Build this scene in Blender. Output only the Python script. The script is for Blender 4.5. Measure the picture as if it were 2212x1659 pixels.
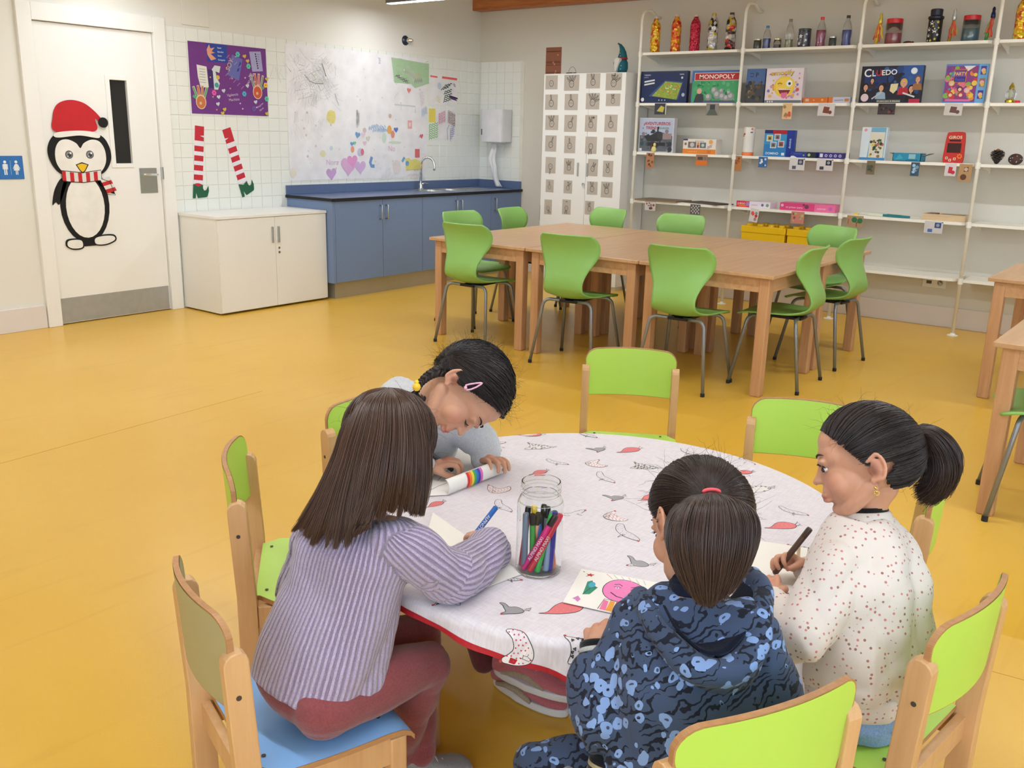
import bpy, bmesh, math, random
import numpy as np
from mathutils import Vector, Matrix
from mathutils.geometry import tessellate_polygon
random.seed(4); rng = np.random.default_rng(7)
PI = math.pi
SC = bpy.context.scene
COL = SC.collection
for o in list(bpy.data.objects): bpy.data.objects.remove(o)

# ---------------------------------------------------------------- camera
def cam_basis(yaw, pitch, roll):
    f = np.array([math.sin(yaw)*math.cos(pitch), math.cos(yaw)*math.cos(pitch), -math.sin(pitch)])
    r0 = np.array([math.cos(yaw), -math.sin(yaw), 0]); u0 = np.cross(r0, f)
    return r0*math.cos(roll)+u0*math.sin(roll), -r0*math.sin(roll)+u0*math.cos(roll), f
CR, CU, CF = cam_basis(0.9198254, 0.2637517, 0.0250157)
CC = np.array([-8.03125, -6.6528, 1.43])
cd = bpy.data.cameras.new('camera'); cam = bpy.data.objects.new('camera', cd); COL.objects.link(cam)
cd.sensor_fit = 'HORIZONTAL'; cd.sensor_width = 36; cd.lens = 1995.455/2212*36; cd.clip_start = .05
M = Matrix.Identity(4)
for i in range(3):
    M[i][0] = CR[i]; M[i][1] = CU[i]; M[i][2] = -CF[i]; M[i][3] = CC[i]
cam.matrix_world = M
SC.camera = cam

# ---------------------------------------------------------------- world, lights, exposure
w = bpy.data.worlds.new('world'); SC.world = w; w.use_nodes = True
bg = w.node_tree.nodes['Background']; bg.inputs[0].default_value = (.80, .88, 1, 1); bg.inputs[1].default_value = 0.35
SC.view_settings.view_transform = 'Standard'; SC.view_settings.look = 'None'
SC.view_settings.gamma = 1; SC.view_settings.exposure = 0.62; SC.view_settings.use_curve_mapping = False
def area(name, loc, rot, sx, sy, power, color, spread=PI):
    l = bpy.data.lights.new(name, 'AREA'); l.shape = 'RECTANGLE'; l.size = sx; l.size_y = sy
    l.energy = power; l.color = color; l.spread = spread
    o = bpy.data.objects.new(name, l); o.location = loc; o.rotation_euler = rot; COL.objects.link(o); return o
# daylight: glazed wall to the right of the camera (y = -9.4) and windows behind the camera (x = -10.6)
area('window_daylight', (-5.9, -9.3, 1.65), (-PI/2, 0, 0), 6.6, 2.1, 620, (.67, .825, 1))
area('window_daylight_back', (-10.5, -7.2, 1.75), (PI/2, 0, -PI/2), 3.4, 1.7, 60, (.70, .84, 1))
LAMP_X = (-1.72, -4.3, -6.9)
for lx in LAMP_X:
    area('ceiling_lamp_light', (lx, -1.60, 2.522), (0, 0, 0), .06, 2.46, 17, (.86, .92, 1))
    area('ceiling_lamp_light', (lx, -5.60, 2.522), (0, 0, 0), .06, 2.46, 15, (.86, .92, 1))

# ---------------------------------------------------------------- materials
def lin(c):
    return tuple(((x/255)/12.92 if x/255 <= .04045 else ((x/255+.055)/1.055)**2.4) for x in c[:3])
def nodemat(name):
    m = bpy.data.materials.new(name); m.use_nodes = True
    nt = m.node_tree; return m, nt, nt.nodes['Principled BSDF']
def N(nt, t, **kw):
    n = nt.nodes.new(t)
    for k, v in kw.items():
        if k in n.inputs: n.inputs[k].default_value = v
        else: setattr(n, k, v)
    return n
_mc = {}
def mat(name, rgb, rough=.5, metal=0, noise=.06, scale=8, bump=0, bscale=60, spec=.5, coat=0, trans=0, sheen=0, stretch=None, emis=0, alpha=1):
    if name in _mc: return _mc[name]
    m, nt, b = nodemat(name); L = nt.links
    c = lin(rgb)
    b.inputs['Roughness'].default_value = rough; b.inputs['Metallic'].default_value = metal
    b.inputs['Specular IOR Level'].default_value = spec; b.inputs['Coat Weight'].default_value = coat
    b.inputs['Transmission Weight'].default_value = trans; b.inputs['Sheen Weight'].default_value = sheen
    tc = N(nt, 'ShaderNodeTexCoord'); mp = N(nt, 'ShaderNodeMapping'); L.new(tc.outputs['Object'], mp.inputs[0])
    if stretch: mp.inputs['Scale'].default_value = stretch
    nz = N(nt, 'ShaderNodeTexNoise', Scale=scale, Detail=4.0); L.new(mp.outputs[0], nz.inputs['Vector'])
    rp = N(nt, 'ShaderNodeValToRGB'); L.new(nz.outputs['Fac'], rp.inputs[0])
    rp.color_ramp.elements[0].position = .3; rp.color_ramp.elements[1].position = .7
    rp.color_ramp.elements[0].color = (*[x*(1-noise) for x in c], 1); rp.color_ramp.elements[1].color = (*[min(1, x*(1+noise)) for x in c], 1)
    L.new(rp.outputs[0], b.inputs['Base Color'])
    if bump:
        n2 = N(nt, 'ShaderNodeTexNoise', Scale=bscale, Detail=3.0); L.new(mp.outputs[0], n2.inputs['Vector'])
        bp = N(nt, 'ShaderNodeBump', Strength=bump, Distance=.01); L.new(n2.outputs['Fac'], bp.inputs['Height']); L.new(bp.outputs[0], b.inputs['Normal'])
    if emis:
        b.inputs['Emission Color'].default_value = (*c, 1); b.inputs['Emission Strength'].default_value = emis
    _mc[name] = m; return m
def wood(name, rgb, dark, rings=3.0, axis='X', rough=.42):
    if name in _mc: return _mc[name]
    m, nt, b = nodemat(name); L = nt.links
    tc = N(nt, 'ShaderNodeTexCoord'); mp = N(nt, 'ShaderNodeMapping'); L.new(tc.outputs['Object'], mp.inputs[0])
    mp.inputs['Scale'].default_value = {'X': (1, 14, 14), 'Y': (14, 1, 14), 'Z': (14, 14, 1)}[axis]
    nz = N(nt, 'ShaderNodeTexNoise', Scale=rings, Detail=8.0, Roughness=.65, Distortion=.4); L.new(mp.outputs[0], nz.inputs['Vector'])
    rp = N(nt, 'ShaderNodeValToRGB'); L.new(nz.outputs['Fac'], rp.inputs[0])
    rp.color_ramp.elements[0].position = .32; rp.color_ramp.elements[1].position = .66
    rp.color_ramp.elements[0].color = (*lin(dark), 1); rp.color_ramp.elements[1].color = (*lin(rgb), 1)
    L.new(rp.outputs[0], b.inputs['Base Color']); b.inputs['Roughness'].default_value = rough
    bp = N(nt, 'ShaderNodeBump', Strength=.08, Distance=.004); L.new(nz.outputs['Fac'], bp.inputs['Height']); L.new(bp.outputs[0], b.inputs['Normal'])
    _mc[name] = m; return m
def attrmat(name, rough=.6, attr='Col', bump=0, bscale=300, spec=.4, sheen=0, coat=0):
    if name in _mc: return _mc[name]
    m, nt, b = nodemat(name); L = nt.links
    a = N(nt, 'ShaderNodeAttribute', attribute_name=attr)
    nz = N(nt, 'ShaderNodeTexNoise', Scale=25.0, Detail=3.0)
    mx = N(nt, 'ShaderNodeMix', data_type='RGBA', blend_type='MULTIPLY'); mx.inputs['Factor'].default_value = .12
    L.new(a.outputs['Color'], mx.inputs['A']); L.new(nz.outputs['Fac'], mx.inputs['B']); L.new(mx.outputs['Result'], b.inputs['Base Color'])
    b.inputs['Roughness'].default_value = rough; b.inputs['Specular IOR Level'].default_value = spec
    b.inputs['Sheen Weight'].default_value = sheen; b.inputs['Coat Weight'].default_value = coat
    if bump:
        n2 = N(nt, 'ShaderNodeTexNoise', Scale=bscale, Detail=2.0)
        bp = N(nt, 'ShaderNodeBump', Strength=bump, Distance=.003); L.new(n2.outputs['Fac'], bp.inputs['Height']); L.new(bp.outputs[0], b.inputs['Normal'])
    _mc[name] = m; return m

# ---------------------------------------------------------------- mesh helpers
def link(o, parent=None):
    COL.objects.link(o)
    if parent is not None: o.parent = parent
    return o
class MB:
    def __init__(s): s.v = []; s.f = []; s.mi = []; s.m = 0
    def add(s, vs, fs):
        n = len(s.v); s.v += [tuple(map(float, p)) for p in vs]; s.f += [tuple(n+i for i in f) for f in fs]; s.mi += [s.m]*len(fs); return s
    def box(s, x0, y0, z0, x1, y1, z1):
        return s.add([(x0,y0,z0),(x1,y0,z0),(x1,y1,z0),(x0,y1,z0),(x0,y0,z1),(x1,y0,z1),(x1,y1,z1),(x0,y1,z1)],
                     [(3,2,1,0),(4,5,6,7),(0,1,5,4),(1,2,6,5),(2,3,7,6),(3,0,4,7)])
    def obox(s, c, ax, ay, az, hx, hy, hz):
        c, ax, ay, az = map(np.array, (c, ax, ay, az)); P = []
        for k in (-1, 1):
            for i, j in ((-1,-1),(1,-1),(1,1),(-1,1)): P.append(c+ax*hx*i+ay*hy*j+az*hz*k)
        return s.add(P, [(3,2,1,0),(4,5,6,7),(0,1,5,4),(1,2,6,5),(2,3,7,6),(3,0,4,7)])
    def tube(s, pts, r, n=10, cap=True):
        P = [np.array(p, float) for p in pts]; R = r if hasattr(r, '__len__') else [r]*len(P)
        t = [None]*len(P)
        for i in range(len(P)):
            d = P[min(i+1, len(P)-1)]-P[max(i-1, 0)]; t[i] = d/(np.linalg.norm(d)+1e-12)
        a = np.array([0, 0, 1.]) if abs(t[0][2]) < .9 else np.array([1., 0, 0])
        u = np.cross(t[0], a); u /= np.linalg.norm(u); V = []
        for i in range(len(P)):
            u = u-t[i]*(u@t[i]); u /= np.linalg.norm(u)+1e-12; w_ = np.cross(t[i], u)
            for k in range(n):
                q = 2*PI*k/n; V.append(P[i]+R[i]*(u*math.cos(q)+w_*math.sin(q)))
        F = [(i*n+k, i*n+(k+1) % n, (i+1)*n+(k+1) % n, (i+1)*n+k) for i in range(len(P)-1) for k in range(n)]
        if cap: F += [tuple(range(n))[::-1], tuple((len(P)-1)*n+k for k in range(n))]
        return s.add(V, F)
    def lathe(s, prof, n=24, c=(0,0,0), cap=True):
        V = []; F = []
        for r, z in prof:
            for k in range(n): V.append((c[0]+r*math.cos(2*PI*k/n), c[1]+r*math.sin(2*PI*k/n), c[2]+z))
        for i in range(len(prof)-1):
            for k in range(n): F.append((i*n+k, i*n+(k+1) % n, (i+1)*n+(k+1) % n, (i+1)*n+k))
        if cap: F += [tuple(range(n))[::-1], tuple((len(prof)-1)*n+k for k in range(n))]
        return s.add(V, F)
    def prism(s, pts, ax, h0, h1):
        # pts: 2D polygon; ax 'x','y','z' = extrusion axis
        def P(p, h): return {'x': (h, p[0], p[1]), 'y': (p[0], h, p[1]), 'z': (p[0], p[1], h)}[ax]
        n = len(pts); V = [P(p, h0) for p in pts]+[P(p, h1) for p in pts]
        tri = tessellate_polygon([[Vector((p[0], p[1], 0)) for p in pts]])
        F = [tuple(t)[::-1] for t in tri]+[tuple(i+n for i in t) for t in tri]+[(i, (i+1) % n, (i+1) % n+n, i+n) for i in range(n)]
        return s.add(V, F)
    def ell(s, c, r, nu=16, nv=10, ax=None):
        c = np.array(c, float); A = np.eye(3) if ax is None else np.array(ax, float)
        V = []; F = []
        for j in range(nv+1):
            th = PI*j/nv
            for i in range(nu):
                ph = 2*PI*i/nu
                V.append(c+A[0]*r[0]*math.sin(th)*math.cos(ph)+A[1]*r[1]*math.sin(th)*math.sin(ph)-A[2]*r[2]*math.cos(th))
        for j in range(nv):
            for i in range(nu): F.append((j*nu+i, j*nu+(i+1) % nu, (j+1)*nu+(i+1) % nu, (j+1)*nu+i))
        return s.add(V, F)
    def grid(s, fn, nu, nv, closeu=False):
        V = [fn(i/(nu-1 if not closeu else nu), j/(nv-1)) for j in range(nv) for i in range(nu)]; F = []
        for j in range(nv-1):
            for i in range(nu if closeu else nu-1): F.append((j*nu+i, j*nu+(i+1) % nu, (j+1)*nu+(i+1) % nu, (j+1)*nu+i))
        return s.add(V, F)
    def mesh(s, name, mats, smooth=False):
        me = bpy.data.meshes.new(name); me.from_pydata(s.v, [], s.f); me.update()
        for m in (mats if isinstance(mats, (list, tuple)) else [mats]): me.materials.append(m)
        if any(s.mi): me.polygons.foreach_set('material_index', s.mi)
        bm = bmesh.new(); bm.from_mesh(me); bmesh.ops.recalc_face_normals(bm, faces=bm.faces); bm.to_mesh(me); bm.free()
        if smooth: me.polygons.foreach_set('use_smooth', [True]*len(me.polygons))
        return me
    def build(s, name, mats, parent=None, smooth=False, bev=0, seg=2, kind=None, label=None, auto=None):
        o = bpy.data.objects.new(name, s.mesh(name, mats, smooth)); link(o, parent)
        if bev:
            b = o.modifiers.new('bevel', 'BEVEL'); b.width = bev; b.segments = seg; b.limit_method = 'ANGLE'; b.angle_limit = .6
        if auto:
            try:
                o.data.polygons.foreach_set('use_smooth', [True]*len(o.data.polygons)); o.data.set_sharp_from_angle(angle=auto)
            except Exception: pass
        if kind: o['kind'] = kind
        if label: o['label'] = label
        return o
def thing(name, label, cat, loc=(0,0,0), rz=0, group=None, rot=None):
    o = bpy.data.objects.new(name, None); o.empty_display_size = .1; COL.objects.link(o)
    o.location = loc; o.rotation_euler = rot if rot else (0, 0, rz); o['label'] = label; o['category'] = cat
    if group: o['group'] = group
    return o
def tag(o, label, cat, group=None):
    o['label'] = label; o['category'] = cat
    if group: o['group'] = group
    return o
def struct(o): o['kind'] = 'structure'; return o
def dup(root, loc, rz, label=None, group=None):
    def cp(o, par):
        c = o.copy(); COL.objects.link(c); c.parent = par
        for ch in [x for x in bpy.data.objects if x.parent == o]: cp(ch, c)
        return c
    r = cp(root, None); r.location = loc; r.rotation_euler = (0, 0, rz)
    if label: r['label'] = label
    if group: r['group'] = group
    return r

# ---------------------------------------------------------------- flat print (lettering, drawings): thin coloured polygons
_tx = {}
def text_tris(s, bold=False):
    k = (s, bold)
    if k in _tx: return _tx[k]
    cu = bpy.data.curves.new('t', 'FONT'); cu.body = s; cu.size = 1; cu.resolution_u = 3
    if bold: cu.offset = .018
    o = bpy.data.objects.new('t', cu); COL.objects.link(o)
    dg = bpy.context.evaluated_depsgraph_get(); me = o.evaluated_get(dg).to_mesh()
    V = np.array([v.co[:2] for v in me.vertices]) if len(me.vertices) else np.zeros((1, 2))
    F = []
    for p in me.polygons:
        vs = list(p.vertices)
        for i in range(1, len(vs)-1): F.append((vs[0], vs[i], vs[i+1]))
    o.evaluated_get(dg).to_mesh_clear(); bpy.data.objects.remove(o); bpy.data.curves.remove(cu)
    _tx[k] = (V, F); return _tx[k]
PR = attrmat('printed_ink', rough=.55)
class Print:
    """collects flat shapes in metres, u to the right and v up"""
    def __init__(s, step=.00003, base=.0006): s.v = []; s.f = []; s.c = []; s.n = 0; s.step = step; s.base = base; s.tint = 0
    def _push(s, P, F, col):
        n = len(s.v); h = s.base+s.n*s.step; s.n += 1
        if s.tint: col = tuple(a*(1-s.tint)+b*s.tint for a, b in zip(col, (236, 234, 236)))
        s.v += [(float(p[0]), float(p[1]), h) for p in P]; s.f += [tuple(n+i for i in f) for f in F]; s.c += [col]*len(P)
    def poly(s, pts, col):
        tri = tessellate_polygon([[Vector((p[0], p[1], 0)) for p in pts]]); s._push(pts, [tuple(t) for t in tri], col)
    def rect(s, x0, y0, x1, y1, col): s._push([(x0,y0),(x1,y0),(x1,y1),(x0,y1)], [(0,1,2,3)], col)
    def circ(s, x, y, rx, col, ry=None, n=16, rot=0):
        ry = ry or rx; c, q = math.cos(rot), math.sin(rot); P = []
        for k in range(n):
            a, b = rx*math.cos(2*PI*k/n), ry*math.sin(2*PI*k/n); P.append((x+a*c-b*q, y+a*q+b*c))
        s._push(P, [tuple(range(n))], col)
    def line(s, pts, w, col, closed=False):
        pts = [np.array(p, float) for p in pts]
        if closed: pts = pts+[pts[0]]
        V = []; F = []
        for i, p in enumerate(pts):
            d = pts[min(i+1, len(pts)-1)]-pts[max(i-1, 0)]; d /= np.linalg.norm(d)+1e-9; nrm = np.array([-d[1], d[0]])*w/2
            V += [p+nrm, p-nrm]
            if i: F.append((2*i-2, 2*i-1, 2*i+1, 2*i))
        s._push(V, F, col)
    def text(s, st, x, y, size, col, rot=0, align='l', bold=True, sx=1):
        V, F = text_tris(st, bold); V = V.copy()*size; V[:, 0] *= sx
        if align == 'c': V[:, 0] -= (V[:, 0].min()+V[:, 0].max())/2
        c, q = math.cos(rot), math.sin(rot)
        s._push([(x+a*c-b*q, y+a*q+b*c) for a, b in V], F, col)
    def scrib(s, x, y, w_, h, col, n=10, lw=.004, rot=.3, seed=None):
        r = random.Random(seed); P = []; c, q = math.cos(rot), math.sin(rot)
        for i in range(n):
            a = (i/(n-1)-.5)*w_; b = (h/2 if i % 2 else -h/2)*(r.uniform(.6, 1)); P.append((x+a*c-b*q, y+a*q+b*c))
        s.line(P, lw, col)
    def heart(s, x, y, r, col, rot=0):
        P = []; c, q = math.cos(rot), math.sin(rot)
        for k in range(22):
            t = 2*PI*k/22; a = 16*math.sin(t)**3/17*r; b = (13*math.cos(t)-5*math.cos(2*t)-2*math.cos(3*t)-math.cos(4*t))/17*r
            P.append((x+a*c-b*q, y+a*q+b*c))
        s.poly(P, col)
    def star(s, x, y, r, col, n=5, k=.45, rot=0):
        s.poly([(x+(r if i % 2 == 0 else r*k)*math.sin(PI*i/n+rot), y+(r if i % 2 == 0 else r*k)*math.cos(PI*i/n+rot)) for i in range(2*n)], col)
    def flower(s, x, y, r, col, c2=(255,255,255)):
        for k in range(6): s.circ(x+r*.6*math.cos(PI*k/3), y+r*.6*math.sin(PI*k/3), r*.42, col, n=8)
        s.circ(x, y, r*.3, c2, n=8)
    def build(s, name, parent, o=(0,0,0), ex=(1,0,0), ey=(0,0,1), fn=None, m=None, sub=None, smooth=False):
        o, ex, ey = map(np.array, (o, ex, ey)); nn = np.cross(ex, ey)
        V = [tuple(o+ex*a+ey*b+nn*h) for a, b, h in s.v] if fn is None else [tuple(fn(a, b, h)) for a, b, h in s.v]
        me = bpy.data.meshes.new(name); me.from_pydata(V, [], s.f); me.update()
        at = me.color_attributes.new('Col', 'FLOAT_COLOR', 'POINT')
        at.data.foreach_set('color', [x for c in s.c for x in (*lin(c), 1)])
        me.materials.append(m or PR); ob = bpy.data.objects.new(name, me); return link(ob, parent)
def onbox(p, parent, w_, yfront, z0, name='printed_cover'):
    """print canvas (0..w, 0..h) onto the front face (local -Y) of a box of width w centred on x = 0"""
    return p.build(name, parent, o=(-w_/2, yfront, z0), ex=(1,0,0), ey=(0,0,1))
# ================================================================ SETTING
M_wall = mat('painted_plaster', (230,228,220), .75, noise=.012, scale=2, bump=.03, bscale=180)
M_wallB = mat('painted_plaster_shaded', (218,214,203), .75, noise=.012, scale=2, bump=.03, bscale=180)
M_white = mat('white_laminate', (236,235,231), .42, noise=.012, scale=3)
M_door = mat('white_door_paint', (240,239,235), .45, noise=.01, scale=3)
M_tile = mat('white_glazed_tile', (236,238,232), .16, noise=.02, scale=5, coat=.3)
M_grout = mat('grout', (226,224,212), .9, noise=.05)
M_steel = mat('brushed_steel', (196,200,200), .32, 1, noise=.05, scale=40, stretch=(1,1,12))
M_chrome = mat('chrome', (225,228,230), .08, 1, noise=.01)
M_alu = mat('aluminium_plate', (178,182,184), .45, .6, noise=.04, scale=20)
M_blue = mat('blue_laminate', (116,138,176), .40, noise=.03, scale=60)
M_bluetop = mat('blue_worktop', (92,110,146), .28, noise=.05, scale=90)
M_black = mat('black_rubber', (22,22,24), .6)
M_kick = mat('steel_kick', (182,176,160), .4, .5, noise=.03)
M_base = mat('baseboard_paint', (226,218,214), .45, noise=.01)

# floor: poured yellow linoleum with faint scuffs
def floor_material():
    m, nt, b = nodemat('yellow_linoleum'); L = nt.links
    tc = N(nt, 'ShaderNodeTexCoord')
    n1 = N(nt, 'ShaderNodeTexNoise', Scale=1.1, Detail=6.0, Roughness=.6); L.new(tc.outputs['Object'], n1.inputs['Vector'])
    r1 = N(nt, 'ShaderNodeValToRGB'); L.new(n1.outputs['Fac'], r1.inputs[0])
    r1.color_ramp.elements[0].position = .3; r1.color_ramp.elements[1].position = .72
    r1.color_ramp.elements[0].color = (*lin((221,173,58)), 1); r1.color_ramp.elements[1].color = (*lin((228,183,76)), 1)
    mp = N(nt, 'ShaderNodeMapping'); mp.inputs['Rotation'].default_value = (0, 0, .7); mp.inputs['Scale'].default_value = (1, 9, 1); L.new(tc.outputs['Object'], mp.inputs[0])
    n2 = N(nt, 'ShaderNodeTexNoise', Scale=1.5, Detail=5.0, Distortion=.6); L.new(mp.outputs[0], n2.inputs['Vector'])
    r2 = N(nt, 'ShaderNodeValToRGB'); L.new(n2.outputs['Fac'], r2.inputs[0])
    r2.color_ramp.elements[0].position = .60; r2.color_ramp.elements[1].position = .78
    r2.color_ramp.elements[0].color = (1,1,1,1); r2.color_ramp.elements[1].color = (.90,.88,.84,1)
    mx = N(nt, 'ShaderNodeMix', data_type='RGBA', blend_type='MULTIPLY'); mx.inputs['Factor'].default_value = 1
    L.new(r1.outputs[0], mx.inputs['A']); L.new(r2.outputs[0], mx.inputs['B']); L.new(mx.outputs['Result'], b.inputs['Base Color'])
    b.inputs['Roughness'].default_value = .30; b.inputs['Specular IOR Level'].default_value = .42
    n3 = N(nt, 'ShaderNodeTexNoise', Scale=220.0, Detail=2.0); L.new(tc.outputs['Object'], n3.inputs['Vector'])
    bp = N(nt, 'ShaderNodeBump', Strength=.05, Distance=.004); L.new(n3.outputs['Fac'], bp.inputs['Height']); L.new(bp.outputs[0], b.inputs['Normal'])
    return m
fl = struct(MB().box(-10.7, -9.5, -.1, .15, .15, 0).build('floor', floor_material()))
M_seam = mat('floor_weld_seam', (196,140,34), .6)
for (a, b_) in (((-7.62, -3.9), (-6.9, -6.9)), ((-5.45, -5.6), (-5.0, -9.2)), ((-9.9, -2.9), (-4.9, -2.5))):
    a = np.array(a); b_ = np.array(b_); d = (b_-a)/np.linalg.norm(b_-a); c = (a+b_)/2
    MB().obox((*c, .0003), (d[0], d[1], 0), (-d[1], d[0], 0), (0, 0, 1), np.linalg.norm(b_-a)/2, .0012, .0003).build('weld_seam', M_seam, fl)
# walls
DX0, DX1, DH = -4.765, -3.865, 2.10
wl = MB(); wl.box(-10.6, 0, 0, DX0-.02, .12, 3.3); wl.box(DX1+.02, 0, 0, .12, .12, 3.3); wl.box(DX0-.02, 0, DH+.02, DX1+.02, .12, 3.3)
wall_back = struct(wl.build('wall_back', M_wall))
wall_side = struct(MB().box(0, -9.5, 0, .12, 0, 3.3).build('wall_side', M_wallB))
# window wall to the right of the camera and window wall behind it
wr = MB(); wr.box(-10.6, -9.52, 0, 0, -9.4, .55); wr.box(-10.6, -9.52, 2.75, 0, -9.4, 3.3); wr.box(-10.6, -9.52, .55, -8.95, -9.4, 2.75); wr.box(-.25, -9.52, .55, 0, -9.4, 2.75)
wall_right = struct(wr.build('wall_right', M_wall))
wk = MB(); wk.box(-10.72, -9.5, 0, -10.6, 0, .85); wk.box(-10.72, -9.5, 2.65, -10.6, 0, 3.3); wk.box(-10.72, -9.5, .85, -10.6, -9.0, 2.65); wk.box(-10.72, -5.4, .85, -10.6, 0, 2.65)
struct(wk.build('wall_front', M_wall))
fr = MB()
for k in range(7):
    x = -8.95+k*(8.7/6); fr.box(x-.03, -9.48, .55, x+.03, -9.42, 2.75)
fr.box(-8.95, -9.48, .55, -.25, -9.42, .61); fr.box(-8.95, -9.48, 2.69, -.25, -9.42, 2.75)
w1 = struct(fr.build('window_1', M_white))
fr = MB()
for k in range(4):
    y = -9.0+k*1.2; fr.box(-10.69, y-.03, .85, -10.63, y+.03, 2.65)
fr.box(-10.69, -9.0, .85, -10.63, -5.4, .91); fr.box(-10.69, -9.0, 2.59, -10.63, -5.4, 2.65)
struct(fr.build('window_2', M_white))
ceil = struct(MB().box(-10.72, -9.52, 3.3, .12, .12, 3.4).build('ceiling', mat('ceiling_paint', (226,218,200), .8, noise=.01)))
M_beam = wood('orange_timber', (196,122,66), (158,86,42), 3, 'Y')
struct(MB().box(-.14, -9.4, 2.665, 0, 0, 3.0).build('trim_1', M_beam, bev=.006))
for i, lx in enumerate(LAMP_X):
    for j, ly in enumerate((-1.6, -5.6)):
        t = thing('linear_lamp', ['first','second','third'][i]+' row of slim hanging ceiling lamps, '+['end near the sink wall','end near the windows'][j], 'lamp', (lx, ly, 2.53), group='slim linear ceiling lamps')
        MB().box(-.036,-1.25,.0,.036,1.25,.07).build('housing', mat('grey_lamp_housing', (120,120,122), .4, .5), t, bev=.004)
        MB().box(-.030,-1.24,-.004,.030,1.24,.001).build('diffuser', mat('lamp_diffuser', (255,252,244), .5, noise=0, emis=6), t)
        for q in (-.9, .9): MB().tube([(0,q,.07),(0,q,.77)], .002, 6).build('hanging_wire', M_steel, t)
# baseboards
struct(MB().box(-10.6, -.018, 0, DX0-.105, 0, .165).build('baseboard_back', M_base, bev=.003))
struct(MB().box(-.018, -9.4, .0, 0, -.62, .165).build('baseboard_side', M_base, bev=.003))
# tiles
TS = .1083
def tile_mesh():
    mb = MB(); h = TS-.0028; mb.box(0, -.008, 0, h, 0, h); me = mb.mesh('tile', M_tile)
    bm = bmesh.new(); bm.from_mesh(me); ed = [e for e in bm.edges if all(v.co.y < -.007 for v in e.verts)]
    bmesh.ops.bevel(bm, geom=ed, offset=.0012, segments=1, affect='EDGES'); bm.to_mesh(me); bm.free(); return me
TM = tile_mesh()
MB().box(-3.762, -.004, .0, 0, -.0002, 2.168).build('grout_bed', M_grout, wall_back)
MB().box(-.004, -.600, .85, -.0002, 0, 2.168).build('grout_bed', M_grout, wall_side)
def tiles(wall, x0, x1, along_b):
    n = int(round((x1-x0)/TS)); rest = MB()
    for i in range(n):
        for j in range(20):
            x = x1-(i+1)*TS if not along_b else x0+i*TS
            z = j*TS; cx_, cz = x+TS/2, z+TS/2
            if not along_b:
                hid = (cz < .72 and cx_ > -3.76+.0) or (cz < .9 and cx_ > -2.66) or (-2.6 < cx_ < -.9 and 1.0 < cz < 2.12) or (-3.54 < cx_ < -2.85 and 1.56 < cz < 2.03)
                hid = hid and not (cx_ < -3.745+.06 and cz < .72)
            else: hid = cz < .88
            if along_b and cz < .86: continue
            if hid:
                if cz < .6: continue
                if along_b: rest.box(-.008, -x-TS+.0035, z, 0, -x, z+TS-.0035)
                else: rest.box(x, -.008, z, x+TS-.0035, 0, z+TS-.0035)
            else:
                o = bpy.data.objects.new('tile', TM); link(o, wall)
                if along_b: o.location = (0, -x, z); o.rotation_euler = (0, 0, -PI/2)
                else: o.location = (x, 0, z)
    if rest.v:
        rest.build('tiles_behind_paper', M_tile, wall, kind='stuff')
tiles(wall_back, -3.762, 0, False); tiles(wall_side, .02, .60, True)
# cover plate above the tiles
MB().box(-3.60, -.012, 2.185, -3.36, 0, 2.60).build('cover_plate', M_wall, wall_back, bev=.003)
# door
fr = MB(); fr.box(DX0-.10, -.03, 0, DX0, .05, DH+.115); fr.box(DX1, -.03, 0, DX1+.10, .05, DH+.115); fr.box(DX0, -.03, DH, DX1, .05, DH+.115)
struct(fr.build('trim_2', M_door, bev=.004))
dl = MB(); wx0, wx1, wz0, wz1 = -4.232, -4.098, 1.150, 1.745
dl.box(DX0+.004, .0, .008, wx0, .042, DH-.004); dl.box(wx1, .0, .008, DX1-.004, .042, DH-.004); dl.box(wx0, .0, .008, wx1, .042, wz0); dl.box(wx0, 0, wz1, wx1, .042, DH-.004)
door = struct(dl.build('door_1', M_door))
lf = MB()
for a in ((wx0-.035, wz0-.03, wx0, wz1+.03), (wx1, wz0-.03, wx1+.012, wz1+.03), (wx0, wz0-.03, wx1, wz0), (wx0, wz1, wx1, wz1+.03)): lf.box(a[0], -.006, a[1], a[2], 0, a[3])
lf.build('window_bead', M_door, door, bev=.002)
MB().box(wx0, .020, wz0, wx1, .026, wz1).build('glass_pane', mat('dark_glass', (30,30,32), .08, noise=0, spec=.6), door)
MB().box(DX0+.012, -.0025, .012, DX1-.012, 0, .195).build('kick_plate', M_alu, door)
hp = MB().box(-4.052, -.004, .925, -3.905, 0, 1.115).build('handle_plate', M_steel, door, bev=.002)
hb = MB(); hb.tube([(-3.925, 0, 1.065), (-3.925, -.045, 1.065), (-3.935, -.052, 1.065), (-4.03, -.052, 1.068), (-4.045, -.045, 1.068)], .0085, 10)
hb.build('handle', M_chrome, door, smooth=True)
MB().box(-3.872, -.031, 1.03, -3.862, -.001, 1.12).build('strike_plate', M_steel, door)
for z in (1.93, 1.62, .93, .13): MB().tube([(DX0, -.008, z-.06), (DX0, -.008, z+.06)], .008, 8).build('hinge', M_steel, door)
# dark space behind the door glass
struct(MB().box(-4.9, .32, 0, -3.7, .34, 2.3).build('wall_corridor', mat('dim_corridor', (40,38,36), .9)))
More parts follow.
